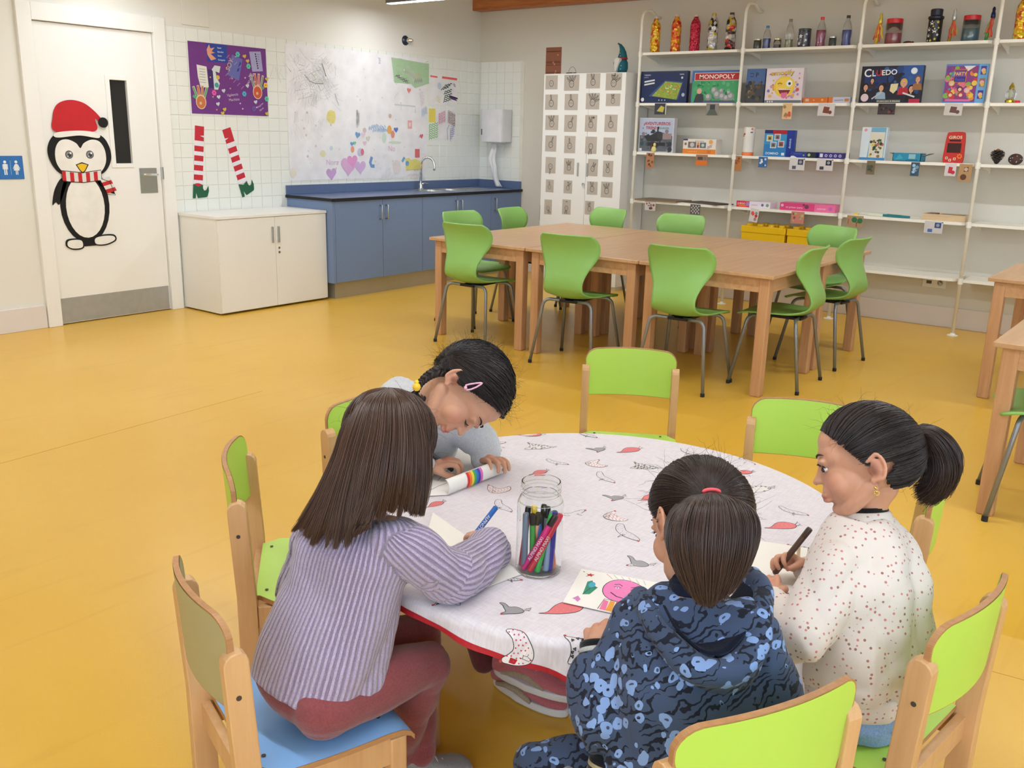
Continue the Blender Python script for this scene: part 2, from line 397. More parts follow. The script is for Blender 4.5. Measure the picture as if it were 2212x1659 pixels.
# restroom sign
sg = thing('restroom_sign', 'blue restroom sign with white man and woman pictograms left of the door', 'sign', (-5.0, 0, 1.13))
MB().box(-.085, -.006, -.078, .085, 0, .078).build('sign_panel', mat('sign_blue', (42,112,186), .4), sg, bev=.002)
p = Print(); W_ = (235,240,245)
for x in (.048, .122):
    p.circ(x, .115, .010, W_, n=12)
p.rect(.036, .068, .060, .102, W_); p.rect(.038, .030, .046, .07, W_); p.rect(.050, .030, .058, .07, W_); p.rect(.031, .066, .035, .10, W_); p.rect(.061, .066, .065, .10, W_)
p.poly([(.116, .102), (.128, .102), (.142, .058), (.102, .058)], W_); p.rect(.114, .030, .120, .06, W_); p.rect(.124, .030, .130, .06, W_)
p.poly([(.112,.10),(.098,.07),(.102,.068),(.116,.095)], W_); p.poly([(.132,.10),(.146,.07),(.142,.068),(.128,.095)], W_)
p.rect(.082, .03, .085, .125, (150,190,230)); onbox(p, sg, .17, -.0065, -.078)

# ================================================================ ON THE BACK WALL
def cut(pts, name, label_, col, parent, y0, y1, m=None, part_label=None):
    return MB().prism(pts, 'y', y0, y1).build(name, m or mat('card_'+name, col, .7), parent, label=part_label)
def smoothp(pts, n=6):
    P = np.array(pts, float); out = []; k = len(P)
    for i in range(k):
        p0, p1, p2, p3 = P[i-1], P[i], P[(i+1) % k], P[(i+2) % k]
        for t in np.arange(n)/n:
            out.append(tuple(.5*((2*p1)+(-p0+p2)*t+(2*p0-5*p1+4*p2-p3)*t*t+(-p0+3*p1-3*p2+p3)*t**3)))
    return out
pg = thing('penguin_cutout', 'black and white felt penguin with red hat and striped scarf taped on the door', 'decoration', (-4.50, 0, 1.07))
BK = mat('black_felt', (18,18,20), .85, bump=.3, bscale=400); WF = mat('white_felt', (240,238,232), .85, bump=.3, bscale=400); RF = mat('red_felt', (196,34,42), .85, bump=.3, bscale=400)
def E(cx_, cz, rx, rz, n=28, a0=0, a1=2*PI): return [(cx_+rx*math.cos(a0+(a1-a0)*k/n), cz+rz*math.sin(a0+(a1-a0)*k/n)) for k in range(n)]
def shp(l, name, m, y, th=.003): return MB().prism(l, 'y', y-th, y).build(name, m, pg)
# outline traced in local metres (x -.22..+.22, z -.52..+.52)
shp(E(0, -.215, .185, .27), 'body_panel', BK, -.001)
shp(smoothp([(-.16,-.02),(-.215,-.10),(-.24,-.20),(-.215,-.185),(-.19,-.20),(-.15,-.12),(-.12,-.04)]), 'wing', BK, -.001)
shp(smoothp([(.14,-.02),(.19,-.06),(.235,-.135),(.20,-.13),(.15,-.10),(.11,-.05)]), 'wing', BK, -.001)
shp(E(0, -.225, .145, .225), 'belly', WF, -.004)
shp(smoothp([(-.235,.19),(-.225,.10),(-.17,.02),(-.08,-.01),(.08,-.01),(.17,.02),(.225,.10),(.225,.19),(.18,.27),(.09,.30),(0,.305),(-.10,.30),(-.19,.27)]), 'head_panel', BK, -.004)
shp(smoothp([(-.185,.17),(-.18,.08),(-.12,.01),(0,-.01),(.12,.01),(.18,.08),(.185,.17),(.15,.235),(.09,.25),(.03,.225),(0,.19),(-.03,.225),(-.09,.25),(-.15,.235)]), 'face', WF, -.007)
shp(smoothp([(-.165,.30),(-.178,.40),(-.14,.485),(-.05,.520),(.05,.505),(.13,.45),(.185,.385),(.175,.36),(.13,.395),(.12,.31)]), 'hat', RF, -.008, .004)
shp(smoothp([(-.165,.262),(-.17,.295),(0,.312),(.135,.298),(.14,.262),(0,.278)]), 'hat_band', WF, -.012)
shp(E(.185, .372, .036, .036), 'pompom', BK, -.013, .008)
shp([(-.135,-.512),(-.14,-.45),(.13,-.45),(.14,-.510)], 'feet_bridge', BK, -.002); shp(smoothp([(-.172,-.50),(-.165,-.455),(-.10,-.448),(-.045,-.46),(-.045,-.522),(-.12,-.53)]), 'foot_outline', BK, -.004); shp(smoothp([(.045,-.505),(.04,-.452),(.11,-.435),(.20,-.44),(.212,-.485),(.13,-.515)]), 'foot_outline', BK, -.004)
shp(smoothp([(-.16,-.50),(-.155,-.465),(-.10,-.458),(-.055,-.47),(-.055,-.515),(-.12,-.52)]), 'foot', WF, -.006)
shp(smoothp([(.055,-.50),(.05,-.46),(.11,-.445),(.19,-.45),(.20,-.48),(.13,-.505)]), 'foot', WF, -.006)
p = Print(base=.0)
for i, (x0, x1) in enumerate(zip(np.linspace(-.155,.14,11), np.linspace(-.155,.14,11)[1:])):
    z = lambda x: .005-.02*math.cos(x*9)
    p.poly([(x0, z(x0)-.035), (x1, z(x1)-.035), (x1, z(x1)+.032), (x0, z(x0)+.032)], (200,36,44) if i % 2 == 0 else (228,226,220))
for i in range(4):
    a = np.array([.125, -.03])+np.array([.012, -.026])*i; p.poly([a, a+(.075,.018), a+(.088,-.008), a+(.012,-.026)], (200,36,44) if i % 2 else (228,226,220))
p.line([(-.155,-.04),(-.155,.035),(0,.018+.0),(.14,.035),(.14,-.03),(.20,-.05),(.235,-.15),(.165,-.14),(.12,-.04),(0,-.052),(-.155,-.04)], .005, (20,20,22))
p.build('scarf', pg, o=(0,-.0105,0))
p = Print(base=0)
for x in (-.088, .066):
    p.circ(x, .145, .029, (80,80,84)); p.circ(x, .145, .023, (140,140,145)); p.circ(x+.003, .141, .014, (60,60,64)); p.circ(x+.011, .156, .008, (235,235,235)); p.circ(x-.009, .134, .004, (235,235,235))
p.poly([(-.048,.075),(.0,.092),(.05,.075),(.022,.03),(0,.012),(-.02,.03)], (24,24,24)); p.poly([(-.038,.073),(.0,.083),(.04,.073),(.018,.035),(0,.022),(-.016,.035)], (240,196,34))
p.build('eyes_and_beak', pg, o=(0,-.0105,0))

# purple board
pb = thing('purple_poster', 'purple felt poster with paper hands, notes and hearts above the elf legs', 'poster', (-3.195, -.0085, 1.53))
MB().box(-.369, -.004, 0, .369, 0, .54).build('poster_board', mat('purple_card', (112,54,132), .8, bump=.1, bscale=300), pb)
p = Print(); PW, PH = .738, .54
p.rect(.165,.40,.355,.535,(40,70,160)); p.poly([(.165,.49),(.19,.53),(.20,.50),(.24,.51),(.21,.48),(.24,.47),(.20,.46),(.25,.425),(.20,.41),(.17,.45)],(232,160,130))
for k in range(4): p.text(['Sentir','Escuchar','Sentir','Compartir'][k], .265, .505-.03*k, .016, (225,230,245))
p.poly([(.065,.37),(.155,.36),(.165,.205),(.09,.20),(.07,.28)],(232,230,220))
for k in range(6): p.line([(.085,.34-.02*k),(.14,.338-.02*k)], .003, (120,120,120))
p.rect(.165,.20,.215,.34,(66,40,110)); p.poly([(.20,.34),(.23,.375),(.285,.37),(.27,.32),(.235,.33),(.245,.28),(.27,.24),(.25,.19),(.215,.19),(.21,.33)],(214,224,220)); p.circ(.255,.285,.017,(222,186,70)); p.circ(.24,.225,.02,(70,160,160))
p.poly([(.40,.47),(.50,.44),(.455,.27),(.345,.31)],(104,108,178)); p.text('SOY',.365,.335,.055,(196,170,160),rot=1.1); p.poly([(.455,.34),(.485,.41),(.475,.42),(.44,.345)],(40,56,150))
for k in range(9): p.text('amistad', .33+.018*k, .30-.012*k+.15*(k % 2), .012, (190,150,205), rot=.7)
p.poly([(.57,.505),(.685,.515),(.70,.36),(.592,.35)],(168,164,206))
for k in range(7): p.circ(.632+.003*k,.49-.018*k,.007,(40,34,50)); p.line([(.65+.003*k,.49-.018*k),(.668,.488-.018*k)],.003,(60,50,80))
def hand_(x, y, r, cs, fl=1):
    for k, a in enumerate((-.45,-.15,.12,.38)): 
        p.line([(x+.02*(k-1.5),y+.02),(x+.03*(k-1.5)*1.4,y+r*(1.05+.1*(k in (1,2))))], .022, (230,200,180)); p.line([(x+.02*(k-1.5),y+.02),(x+.03*(k-1.5)*1.4,y+r*(1.0+.1*(k in (1,2))))], .015, cs[k % len(cs)])
    p.line([(x,y-.01),(x+fl*.07,y+.035)], .022, cs[0]); p.circ(x,y-.01,.048,(230,200,180),.056); p.circ(x,y-.012,.041,cs[1],.048); p.circ(x-.004,y-.02,.012,(220,180,150))
hand_(.085,.10,.10,[(88,168,110),(206,120,66),(198,130,80)],-1); hand_(.635,.20,.12,[(120,150,130),(206,88,50),(206,120,110)],1)
for x,y,c in ((.455,.475,(88,196,190)),(.555,.39,(96,200,170)),(.21,.165,(240,90,170)),(.50,.17,(90,180,214)),(.72,.25,(242,190,50)),(.725,.14,(96,200,170)),(.59,.055,(110,90,170))): p.flower(x,y,.022,c,(c[0]*.7,c[1]*.7,c[2]*.7))
for x,y,c in ((.52,.465,(214,184,70)),(.548,.43,(214,184,70)),(.30,.185,(210,212,224)),(.25,.135,(210,212,224)),(.24,.08,(210,212,224)),(.535,.235,(210,212,224)),(.61,.11,(210,212,224)),(.735,.30,(214,184,70)),(.72,.02,(214,184,70)),(.30,.04,(214,184,70)),(.28,.01,(214,184,70))): p.heart(x,y,.019,c,.2)
rr = random.Random(3)
for k in range(16): p.heart(rr.uniform(.02,.70),rr.uniform(.02,.50),.008,rr.choice([(240,200,220),(226,160,140)]),.3)
p.text('Violencia',.33,.14,.03,(216,196,226),rot=.15,bold=False); p.text('Machista',.345,.105,.03,(216,196,226),rot=.12,bold=False); p.text('NO ES NO',.54,.24,.025,(216,196,226),rot=.9); p.text('NO',.56,.30,.025,(216,196,226),rot=.9)
p.text('Mujeres',.63,.06,.022,(216,196,226),rot=.6,bold=False); p.text('libres',.65,.035,.022,(216,196,226),rot=.6,bold=False)
onbox(p, pb, PW, -.0042, 0)

# elf legs: two cut-outs
def elf(name, lab, x0, z0, rot, flip, foot):
    t = thing(name, lab, 'decoration', (x0, -.0085, z0), rot=(0, rot, 0), group=None)
    q = [(-.042, 0), (.042, 0), (.042, -.46), (-.042, -.46)]
    MB().prism(q, 'y', -.003, 0).build('stocking', mat('white_card', (232,228,236), .7), t)
    p = Print(base=0)
    R_ = (202,44,58); p.rect(-.042,-.115,.042,0,R_)
    for k in range(4): p.rect(-.042,-.155-.075*k-.043,.042,-.155-.075*k,R_)
    if foot: p.circ(0,-.465,.040,R_,.018)
    s_ = 1 if flip else -1
    p.poly([(s_*.042,-.07),(s_*.005,-.075),(s_*.042,-.085)], (232,228,236))
    p.build('stripes', t, o=(0,-.0035,0))
    b = [(-.045,-.455),(0,-.475),(.042,-.455),(.044,-.485),(.056,-.502),(.078,-.496),(.094,-.462),(.100,-.50),(.090,-.540),(.080,-.552),(.0,-.565),(-.018,-.52),(-.022,-.568),(-.046,-.57)]
    MB().prism(b, 'y', -.006, -.003).build('shoe', mat('green_card', (30,92,62), .8), t)
elf('elf_leg', 'striped elf stocking leg with green shoe on the tiles, left one', -3.505, 1.435, .10, True, True)
elf('elf_leg', 'striped elf stocking leg with green shoe on the tiles, tilted right one', -3.255, 1.42, -.30, False, False)

# big paper mural
mu = thing('paper_mural', 'large white paper mural of childrens drawings above the sink', 'poster', (-1.735, -.0085, 1.0))
def mural_edge(u, v): return (u, -.0015-.0012*math.sin(u*7)*math.sin(v*9), v)
MB().grid(lambda u, v: mural_edge(-.885+1.77*u, (1-v)*(-.012)+v*(1.135)), 30, 12).build('paper_sheet', mat('mural_paper', (234,232,234), .7), mu, smooth=True)
p = Print(base=.003, step=.000004); p.tint = .30; rr = random.Random(11)
G_ = lambda a: (a, a+2, a)
MX = lambda px: (px-70)/(1650-70)*1.77
def MY(px, py):  # photo-crop row to metres above the bottom edge (perspective undone by hand)
    t = (px-70)/1580; top = 60+t*95; bot = 1590-t*50; return (bot-py)/(bot-top)*1.14
def Q(px, py): return (MX(px), MY(px, py))
for k in range(44):
    x, y = Q(rr.gauss(350, 130), rr.gauss(420, 150)); g = rr.choice([156,170,184,200]); p.scrib(x, y, rr.uniform(.05,.16), rr.uniform(.06,.22), G_(g), rr.randint(5,11), .003, rr.uniform(-1.5,1.5), k)
for k in range(12):
    x, y = Q(rr.gauss(300, 90), rr.uniform(650, 1100)); p.scrib(x, y, rr.uniform(.04,.1), rr.uniform(.04,.14), rr.choice([(206,200,204),(214,204,206),(198,198,202)]), 7, .003, rr.uniform(-.5,.5), 50+k)
p.line([Q(430,270), Q(450,330), Q(470,410)], .007, (70,72,72)); p.line([Q(250,400), Q(300,470), Q(360,495), Q(440,490)], .006, (110,116,114))
p.line([Q(560,600), Q(580,680), Q(600,735)], .004, (110,110,110))
x, y = Q(515, 865); p.circ(x, y, .055, (236,222,110), .062)
for k in range(6): p.scrib(x, y, .09, .10, (230,212,90), 9, .004, 1.2+.1*k, k)
x, y = Q(415, 1290); p.circ(x, y, .035, (226,224,160), .03)
for k in range(5): x, y = Q(795+6*k, 880); p.scrib(x, y, .02, .17, G_(176), 4, .004, 0, k)
# green picture
p.poly([Q(1205,160), Q(1680,215), Q(1680,440), Q(1500,500), Q(1450,455), Q(1240,445)], (150,196,140))
for k in range(26):
    x, y = Q(rr.uniform(1240,1650), rr.uniform(210,420)); p.scrib(x, y, .08, .07, rr.choice([(120,180,110),(136,190,124),(168,206,156)]), 9, .005, rr.uniform(1,1.9), k)
for k in range(4): x, y = Q(1410+20*k, 300+20*k); p.scrib(x, y, .07, .12, (196,188,180), 8, .006, 1.1, k)
for k in range(7): x, y = Q(1350+rr.uniform(-40,40), 400); p.scrib(x, y, .16, .03, (66,70,66), 9, .006, -.35, k)
for k in range(5): x, y = Q(1540, 400+8*k); p.scrib(x, y, .11, .03, (130,126,126), 9, .005, .15, 20+k)
for k in range(3): x, y = Q(1500+20*k, 365); p.scrib(x, y, .07, .03, (222,150,90), 6, .004, .6, 30+k)
# pale furniture outlines
p.line([Q(1240,700), Q(1500,715), Q(1500,790)], .014, (206,212,212)); p.line([Q(1240,640), Q(1250,600), Q(1290,560)], .007, (206,212,212)); p.line([Q(1320,690),Q(1320,770)], .008, (206,212,212))
for k in range(4): x, y = Q(1600+rr.uniform(-30,30), 560+40*k); p.scrib(x, y, .05, .04, (206,176,206), 7, .004, .8, k)
for k in range(6): x, y = Q(1615, 735+15*k); p.scrib(x, y, .08, .03, (140,172,212), 7, .006, .4, k)
for k in range(12): x, y = Q(rr.uniform(940,1130), 985+rr.uniform(-35,30)); p.scrib(x, y, .09, .03, rr.choice([(120,170,220),(140,184,226),(166,200,232)]), 7, .008, .2, k)
hs = [(800,1065,.035,(70,130,200)),(735,1170,.024,(60,140,210)),(765,1160,.02,(90,190,130)),(1255,995,.032,(50,84,190)),(1420,530,.03,(232,100,96)),(1580,1065,.028,(222,52,62)),(500,1520,.065,(196,140,206)),(690,1430,.10,(226,160,214)),(735,1370,.07,(232,130,200)),(825,1440,.075,(214,166,222)),(880,1160,.026,(230,180,200)),(865,1065,.03,(228,206,226)),(920,1105,.03,(212,206,176))]
for a, b_, r_, c_ in hs: x, y = Q(a, b_); p.heart(x, y, r_, c_, rr.uniform(-.2,.2))
for a, b_, rx, c_, ry in [(740,1235,.022,(238,140,90),.028),(825,1265,.035,(200,190,226),.036),(850,1265,.022,(212,80,110),.032),(1175,995,.030,(240,156,50),.040),(1215,1050,.026,(224,120,80),.036),(1185,835,.02,(200,160,140),.02),(880,1010,.024,(206,186,180),.024),(105,1515,.035,(232,222,196),.045),(1260,1440,.055,(236,222,216),.07),(505,1225,.02,(196,220,224),.02),(1110,1095,.03,(196,226,206),.05),(1240,1145,.09,(206,228,190),.012)]:
    x, y = Q(a, b_); p.circ(x, y, rx, c_, ry)
p.line([Q(960,1320),Q(940,1390),Q(955,1430),Q(990,1430)], .034, (74,128,200)); p.line([Q(1360,1320),Q(1330,1375)], .028, (84,150,206))
x, y = Q(1430,930); p.rect(x-.03,y-.04,x+.03,y+.04,(236,150,146)); p.rect(x-.014,y-.018,x+.014,y+.018,(246,214,206))
x, y = Q(1525,1270); p.rect(x-.034,y-.042,x+.034,y+.042,(222,66,66))
for k in range(3): p.scrib(x, y, .05, .07, (232,96,90), 8, .004, 1, k)
p.poly([Q(1370,1340),Q(1410,1325),Q(1440,1350),Q(1500,1340),Q(1600,1375),Q(1600,1455),Q(1380,1480)], (236,218,84)); x, y = Q(1395,1395); p.circ(x,y,.026,(60,140,206))
for k in range(10): x, y = Q(rr.uniform(1400,1580), rr.uniform(1390,1450)); p.scrib(x, y, .05, .05, (226,204,60), 7, .004, 1, k)
x, y = Q(1155,1250); p.text('No', x, y, .075, (236,170,206), bold=False)
x, y = Q(445,1420); p.text('Nora', x, y, .07, (222,170,214), bold=False)
x, y = Q(1075,245); p.text('sol', x, y, .05, (130,120,190), rot=1.5, bold=False)
for k in range(10): x, y = Q(rr.gauss(1120,60), rr.gauss(1490,50)); p.scrib(x, y, .06, .06, G_(198), 6, .003, rr.uniform(-1,1), k)
for k in range(60):
    x, y = Q(rr.uniform(120,1600), rr.uniform(200,1500)); c_ = rr.choice([(226,190,200),(200,206,226),(216,216,190),(190,190,196),(236,200,190)])
    if rr.random() < .5: p.circ(x, y, rr.uniform(.004,.012), c_, n=8)
    else: p.scrib(x, y, .04, .04, c_, 5, .003, rr.uniform(-1,1), k)
for k in range(4): x, y = Q(1480+10*k, 1530); p.scrib(x, y, .2, .02, (232,218,212), 7, .01, 0, k)
p.build('crayon_drawings', mu, o=(-.885, 0, 0))
# two smaller sheets right of the mural
for nm, lab, x0, x1, z0, z1, k_ in (('paper_drawing', 'small white sheet with dark green scribble and red border right of mural', -.818, -.385, 1.70, 1.99, 0), ('paper_drawing', 'small white sheet with yellow, green and brown corner scribbles, lower of two', -.818, -.385, 1.36, 1.665, 1)):
    t = thing(nm, lab, 'drawing', (x0, -.0085, z0)); ww, hh = x1-x0, z1-z0
    MB().box(0, -.001, 0, ww, 0, hh).build('paper_sheet', mat('mural_paper', (234,232,234), .7), t)
    p = Print(); r2 = random.Random(5+k_)
    if k_ == 0:
        p.line([(.02,hh-.012),(.13,hh-.016)], .018, (240,120,120)); p.line([(.2,hh-.014),(ww,hh-.02)], .022, (240,104,104))
        for k in range(9): p.scrib(.27+r2.uniform(-.03,.03), .05+.02*k, .12, .012, (50,84,66), 7, .009, .25, k)
        p.scrib(.14,.06,.05,.08,(238,228,150),8,.008,1.3); p.circ(.16,.19,.03,(200,216,230),.035); p.scrib(.38,.08,.03,.14,(180,130,206),12,.008,1.4); p.scrib(.39,.21,.02,.05,(90,50,120),6,.007,1.2)
    else:
        p.rect(0,.17,.10,hh,(240,220,100)); 
        for k in range(7): p.scrib(.07,.02+.022*k,.14,.02,(120,196,96),8,.009,.2,k)
        for k in range(8): p.scrib(.20,.17+.014*k,.11,.02,(200,110,150) if k % 2 else (226,150,180),8,.006,.3,k)
        for k in range(9): p.scrib(.35,.16+.014*k,.12,.02,(110,66,66) if k % 2 else (150,110,104),9,.006,-.3,k)
        for k in range(6): p.scrib(.36,.03+.02*k,.1,.03,(100,120,190),7,.005,.9,k)
        p.line([(.29,.0),(.28,.1),(.31,.15)], .006, (120,136,196))
    p.build('crayon_drawings', t, o=(0,-.0012,0))
# round bracket on the wall
hk = thing('wall_spotlight', 'small round black and chrome fitting on the wall above the mural', 'fixture', (-1.145, 0, 2.285))
MB().lathe([(.045,0),(.045,.008),(.035,.02),(.02,.026)], 24).build('base_disc', mat('dark_blue_plastic', (26,40,62), .3), hk, auto=.5)
o = [x for x in bpy.data.objects if x.parent == hk][0]; o.rotation_euler = (PI/2, 0, 0)
o = MB().lathe([(.02,.02),(.024,.045),(.016,.07),(.008,.08)], 18).build('tip', M_chrome, hk, auto=.5); o.rotation_euler = (PI/2, 0, .5)

# ================================================================ SINK UNIT
su = thing('sink_cabinet', 'long blue laminate sink unit with five doors and steel plinth', 'cabinet', (-1.33, 0, 0))
X0, X1 = -2.66+1.33, 1.325; FY = -.60
b = MB(); b.box(X0, FY+.02, .145, X1, -.01, .845); b.build('carcass', M_blue, su)
MB().box(X0+.055, FY+.055, 0, X1, -.02, .145).build('plinth', M_kick, su)
sx = [X0+.03, -2.066+1.33, -1.543+1.33, -1.043+1.33, -.514+1.33, X1]
MB().box(X0, FY, .145, X0+.028, FY+.02, .845).build('filler_strip', M_blue, su)
for i in range(5):
    d = MB().box(sx[i]+.002, FY, .147, sx[i+1]-.002, FY+.018, .842).build('door', M_blue, su, bev=.0015)
    hx = {0: sx[1]-.035, 1: sx[1]+.04, 2: sx[3]-.03, 3: sx[3]+.045, 4: sx[4]+.055}[i]
    h = MB(); h.tube([(hx, FY, .79), (hx, FY-.028, .79), (hx, FY-.03, .785), (hx, FY-.03, .675), (hx, FY-.028, .67), (hx, FY, .67)], .006, 8); h.build('handle', M_steel, d, smooth=True)
wt = thing('worktop', 'blue worktop with black front edge and upstand running over the sink unit', 'worktop', (-1.33, 0, .845))
cut_ = MB()
SX0, SX1, SY0, SY1 = .08, .68, -.49, -.10
for a in ((X0-.01, FY-.012, SX0, 0), (SX1, FY-.012, X1, 0), (SX0, FY-.012, SX1, SY0), (SX0, SY1, SX1, 0)): cut_.box(a[0], a[1], .004, a[2], -.009, .026) if a[3] == 0 else cut_.box(a[0], a[1], .004, a[2], a[3], .026)
cut_.build('top_slab', M_bluetop, wt)
MB().box(X0-.012, FY-.016, .0, X1, FY-.010, .024).build('front_edge', M_black, wt)
MB().box(X0-.016, FY-.012, .0, X0-.010, -.009, .024).build('side_edge', M_black, wt)
MB().box(X0-.01, -.026, .026, X1-.02, -.009, .105).build('upstand', M_bluetop, wt, bev=.002)
MB().box(X1-.018, FY+.0, .026, X1-.002, -.009, .105).build('side_upstand', M_bluetop, wt, bev=.002)
sk = thing('steel_sink', 'double bowl stainless sink set into the blue worktop', 'sink', (-1.33, 0, .8715))
rim = MB(); bowls = [(.12, .36), (.40, .64)]
rim.box(SX0-.02, SY0-.02, -.001, SX1+.02, -.46+.01, .002); rim.box(SX0-.02, -.17, -.001, SX1+.02, SY1+.03, .002)
for a, b_ in ((SX0-.02, .12), (.36, .40), (.64, SX1+.02)): rim.box(a, -.45, -.001, b_, -.17, .002)
rim.build('rim', M_steel, sk)
for a, b_ in bowls:
    g = MB(); g.grid(lambda u, v: ((a+b_)/2+(b_-a)/2*math.cos(2*PI*u)*(1-.25*v)*(abs(math.cos(2*PI*u))**-.35 if abs(math.cos(2*PI*u)) > .5 else 1.15), -.31+.14*math.sin(2*PI*u)*(1-.25*v), .001-.15*v), 32, 6, True); g.build('bowl', M_steel, sk, smooth=True)
dr = MB(); dr.box(.68, -.45, -.0, .97, -.15, .0025)
for k in range(6): dr.box(.71, -.42+.045*k, .002, .94, -.405+.045*k, .005)
dr.build('drainer', M_steel, sk)
tp = thing('mixer_tap', 'tall chrome swan neck mixer tap at the back of the sink', 'tap', (-1.06, -.125, .873))
pts = [(0,0,0),(0,0,.24)]+[(0.0+.0*k, -.065+.065*math.cos(PI*k/12), .24+.075*math.sin(PI*k/12)) for k in range(1, 13)]+[(0,-.13,.21),(0,-.128,.19)]
pts = [(.55*-y if True else x, y*.9, z) for x, y, z in pts]
MB().tube(pts, .0125, 14).build('spout', M_chrome, tp, smooth=True)
MB().lathe([(.03,0),(.03,.008),(.024,.012),(.022,.05),(.018,.056)], 20).build('body', M_chrome, tp, auto=.5)
MB().tube([(.015,0,.05),(.05,0,.062),(.10,-.01,.056)], [.008,.006,.005], 8).build('lever', M_chrome, tp, smooth=True)
dp = thing('paper_towel_dispenser', 'white plastic hand towel dispenser on the side wall over the sink unit', 'dispenser', (-.001, -.31, 1.35), -PI/2)
b = MB(); b.prism(smoothp([(-.15,-.02),(-.155,-.12),(-.13,-.19),(0,-.215),(.13,-.19),(.155,-.12),(.15,-.02),(.1,-.0095),(-.1,-.0095)], 5), 'z', .0, .33)
b.build('housing', mat('white_plastic', (222,222,226), .25), dp, bev=.012, seg=3, auto=.6)
MB().box(-.115, -.203, .07, -.100, -.187, .13).build('slot', mat('grey_slot', (90,90,92), .5), dp)
MB().box(-.10, -.14, -.012, .10, -.06, 0).build('outlet_tray', mat('white_plastic', (222,222,226), .25), dp)
pt = MB(); pt.grid(lambda u, v: ((u-.5)*(.055+.05*v*v+.02*math.sin(v*6))+.02*v*v+.09*max(0, v-.45)+.008*math.sin(v*14), -.10-.03*math.sin(v*3)-.008*math.sin(u*9+v*5), -.46*v), 8, 24)
o = pt.build('hanging_paper_towel', mat('tissue_white', (232,232,232), .85), None, smooth=True); o.location = (0, -.29, 1.345); o.rotation_euler = (0, 0, -PI/2)
sm = o.modifiers.new('s', 'SOLIDIFY'); sm.thickness = .004; tag(o, 'long strip of white paper towel hanging from the dispenser to the worktop', 'paper towel')

# ================================================================ LOW WHITE CUPBOARD
lc = thing('low_cupboard', 'low white two-door cupboard on the floor beneath the elf legs', 'cabinet', (-3.21, 0, 0))
MB().box(-.54, -.505, .012, .54, -.02, .745).build('carcass', M_white, lc, bev=.002)
MB().box(-.545, -.53, .745, .545, -.018, .768).build('top_board', M_white, lc, bev=.002)
for s in (-1, 1):
    d = MB().box(-.54 if s < 0 else .0015, -.525, .02, -.0015 if s < 0 else .54, -.507, .742).build('door', M_white, lc, bev=.0015)
    h = MB(); h.box(s*.03-.008 if s < 0 else .022, -.538, .535, s*.03+.008 if s < 0 else .040, -.525, .665); h.build('handle', M_alu, d, bev=.003)
k_ = MB(); k_.lathe([(.010,0),(.010,.006)], 12, (0,0,0)); k_.lathe([(.010,0),(.010,.006)], 12, (0,-.035,0)); o = k_.build('lock', M_chrome, lc); o.location = (.032, -.525, .49); o.rotation_euler = (PI/2, 0, 0)

# ================================================================ TALL CUPBOARD
tc_ = thing('tall_cupboard', 'tall white two-door cupboard covered in hand sign cards', 'cabinet', (0, -1.627, 0), -PI/2)
MB().box(-.457, -.425, .03, .457, -.02, 2.0).build('carcass', M_white, tc_, bev=.002)
MB().box(-.44, -.41, 0, .44, -.03, .03).build('plinth', M_white, tc_)
TD = []
for s in (-1, 1):
    a, b_ = (-.457, .063) if s < 0 else (.066, .457)
    d = MB().box(a, -.443, .035, b_, -.426, 1.997).build('door', M_white, tc_, bev=.0015); TD.append(d)
    hx = .0 if s < 0 else .085
    MB().box(hx-.03 if s < 0 else hx-.008, -.456, 1.06, hx-.014 if s < 0 else hx+.008, -.443, 1.185).build('handle', M_alu, d, bev=.004)
MB().tube([(.045,-.443,.985),(.045,-.452,.985)], .014, 14).build('lock', M_steel, tc_)
MB().tube([(.05,-.455,.985),(.055,-.457,.955)], .006, 6).build('key', M_steel, tc_)
CARD = mat('card_grey', (186,176,164), .8)
HS = [(-1.259,.141,.128,1.857),(-1.492,.170,.143,1.843),(-1.732,.152,.133,1.861),(-1.956,.171,.149,1.843),(-1.265,.145,.141,1.669),(-1.495,.150,.147,1.667),(-1.736,.149,.145,1.675),(-1.958,.153,.110,1.704),
(-1.278,.152,.138,1.481),(-1.496,.142,.156,1.467),(-1.728,.131,.150,1.473),(-1.948,.137,.154,1.475),(-1.274,.131,.151,1.279),(-1.498,.127,.16,1.27),(-1.739,.127,.156,1.272),(-1.939,.126,.156,1.268),
(-1.28,.121,.154,1.072),(-1.499,.119,.15,1.071),(-1.771,.111,.157,1.067),(-1.94,.111,.148,1.066),(-1.278,.094,.122,.889),(-1.495,.098,.123,.89),(-1.775,.118,.122,.894),(-1.938,.127,.145,.876),(-1.267,.09,.144,.673),(-1.487,.1,.142,.688),(-1.754,.102,.129,.704)]
SIGNS = ['closed fist','flat hand','curved hand','open hand with an arrow','raised finger','hand with thumb out','spread hand','pinching hand with a mark','crossed fingers','hooked finger','hand with a speech bubble','pointing finger','small circle sign','circle sign on a palm','two fingers down','hanging fingers','lowered hand','closed claw hand','tall joined fingers','bent hand','thumb up hand','hand under a dash','curled hand','three finger sign','two finger V sign','boxed two finger sign','hand partly hidden by a chair']
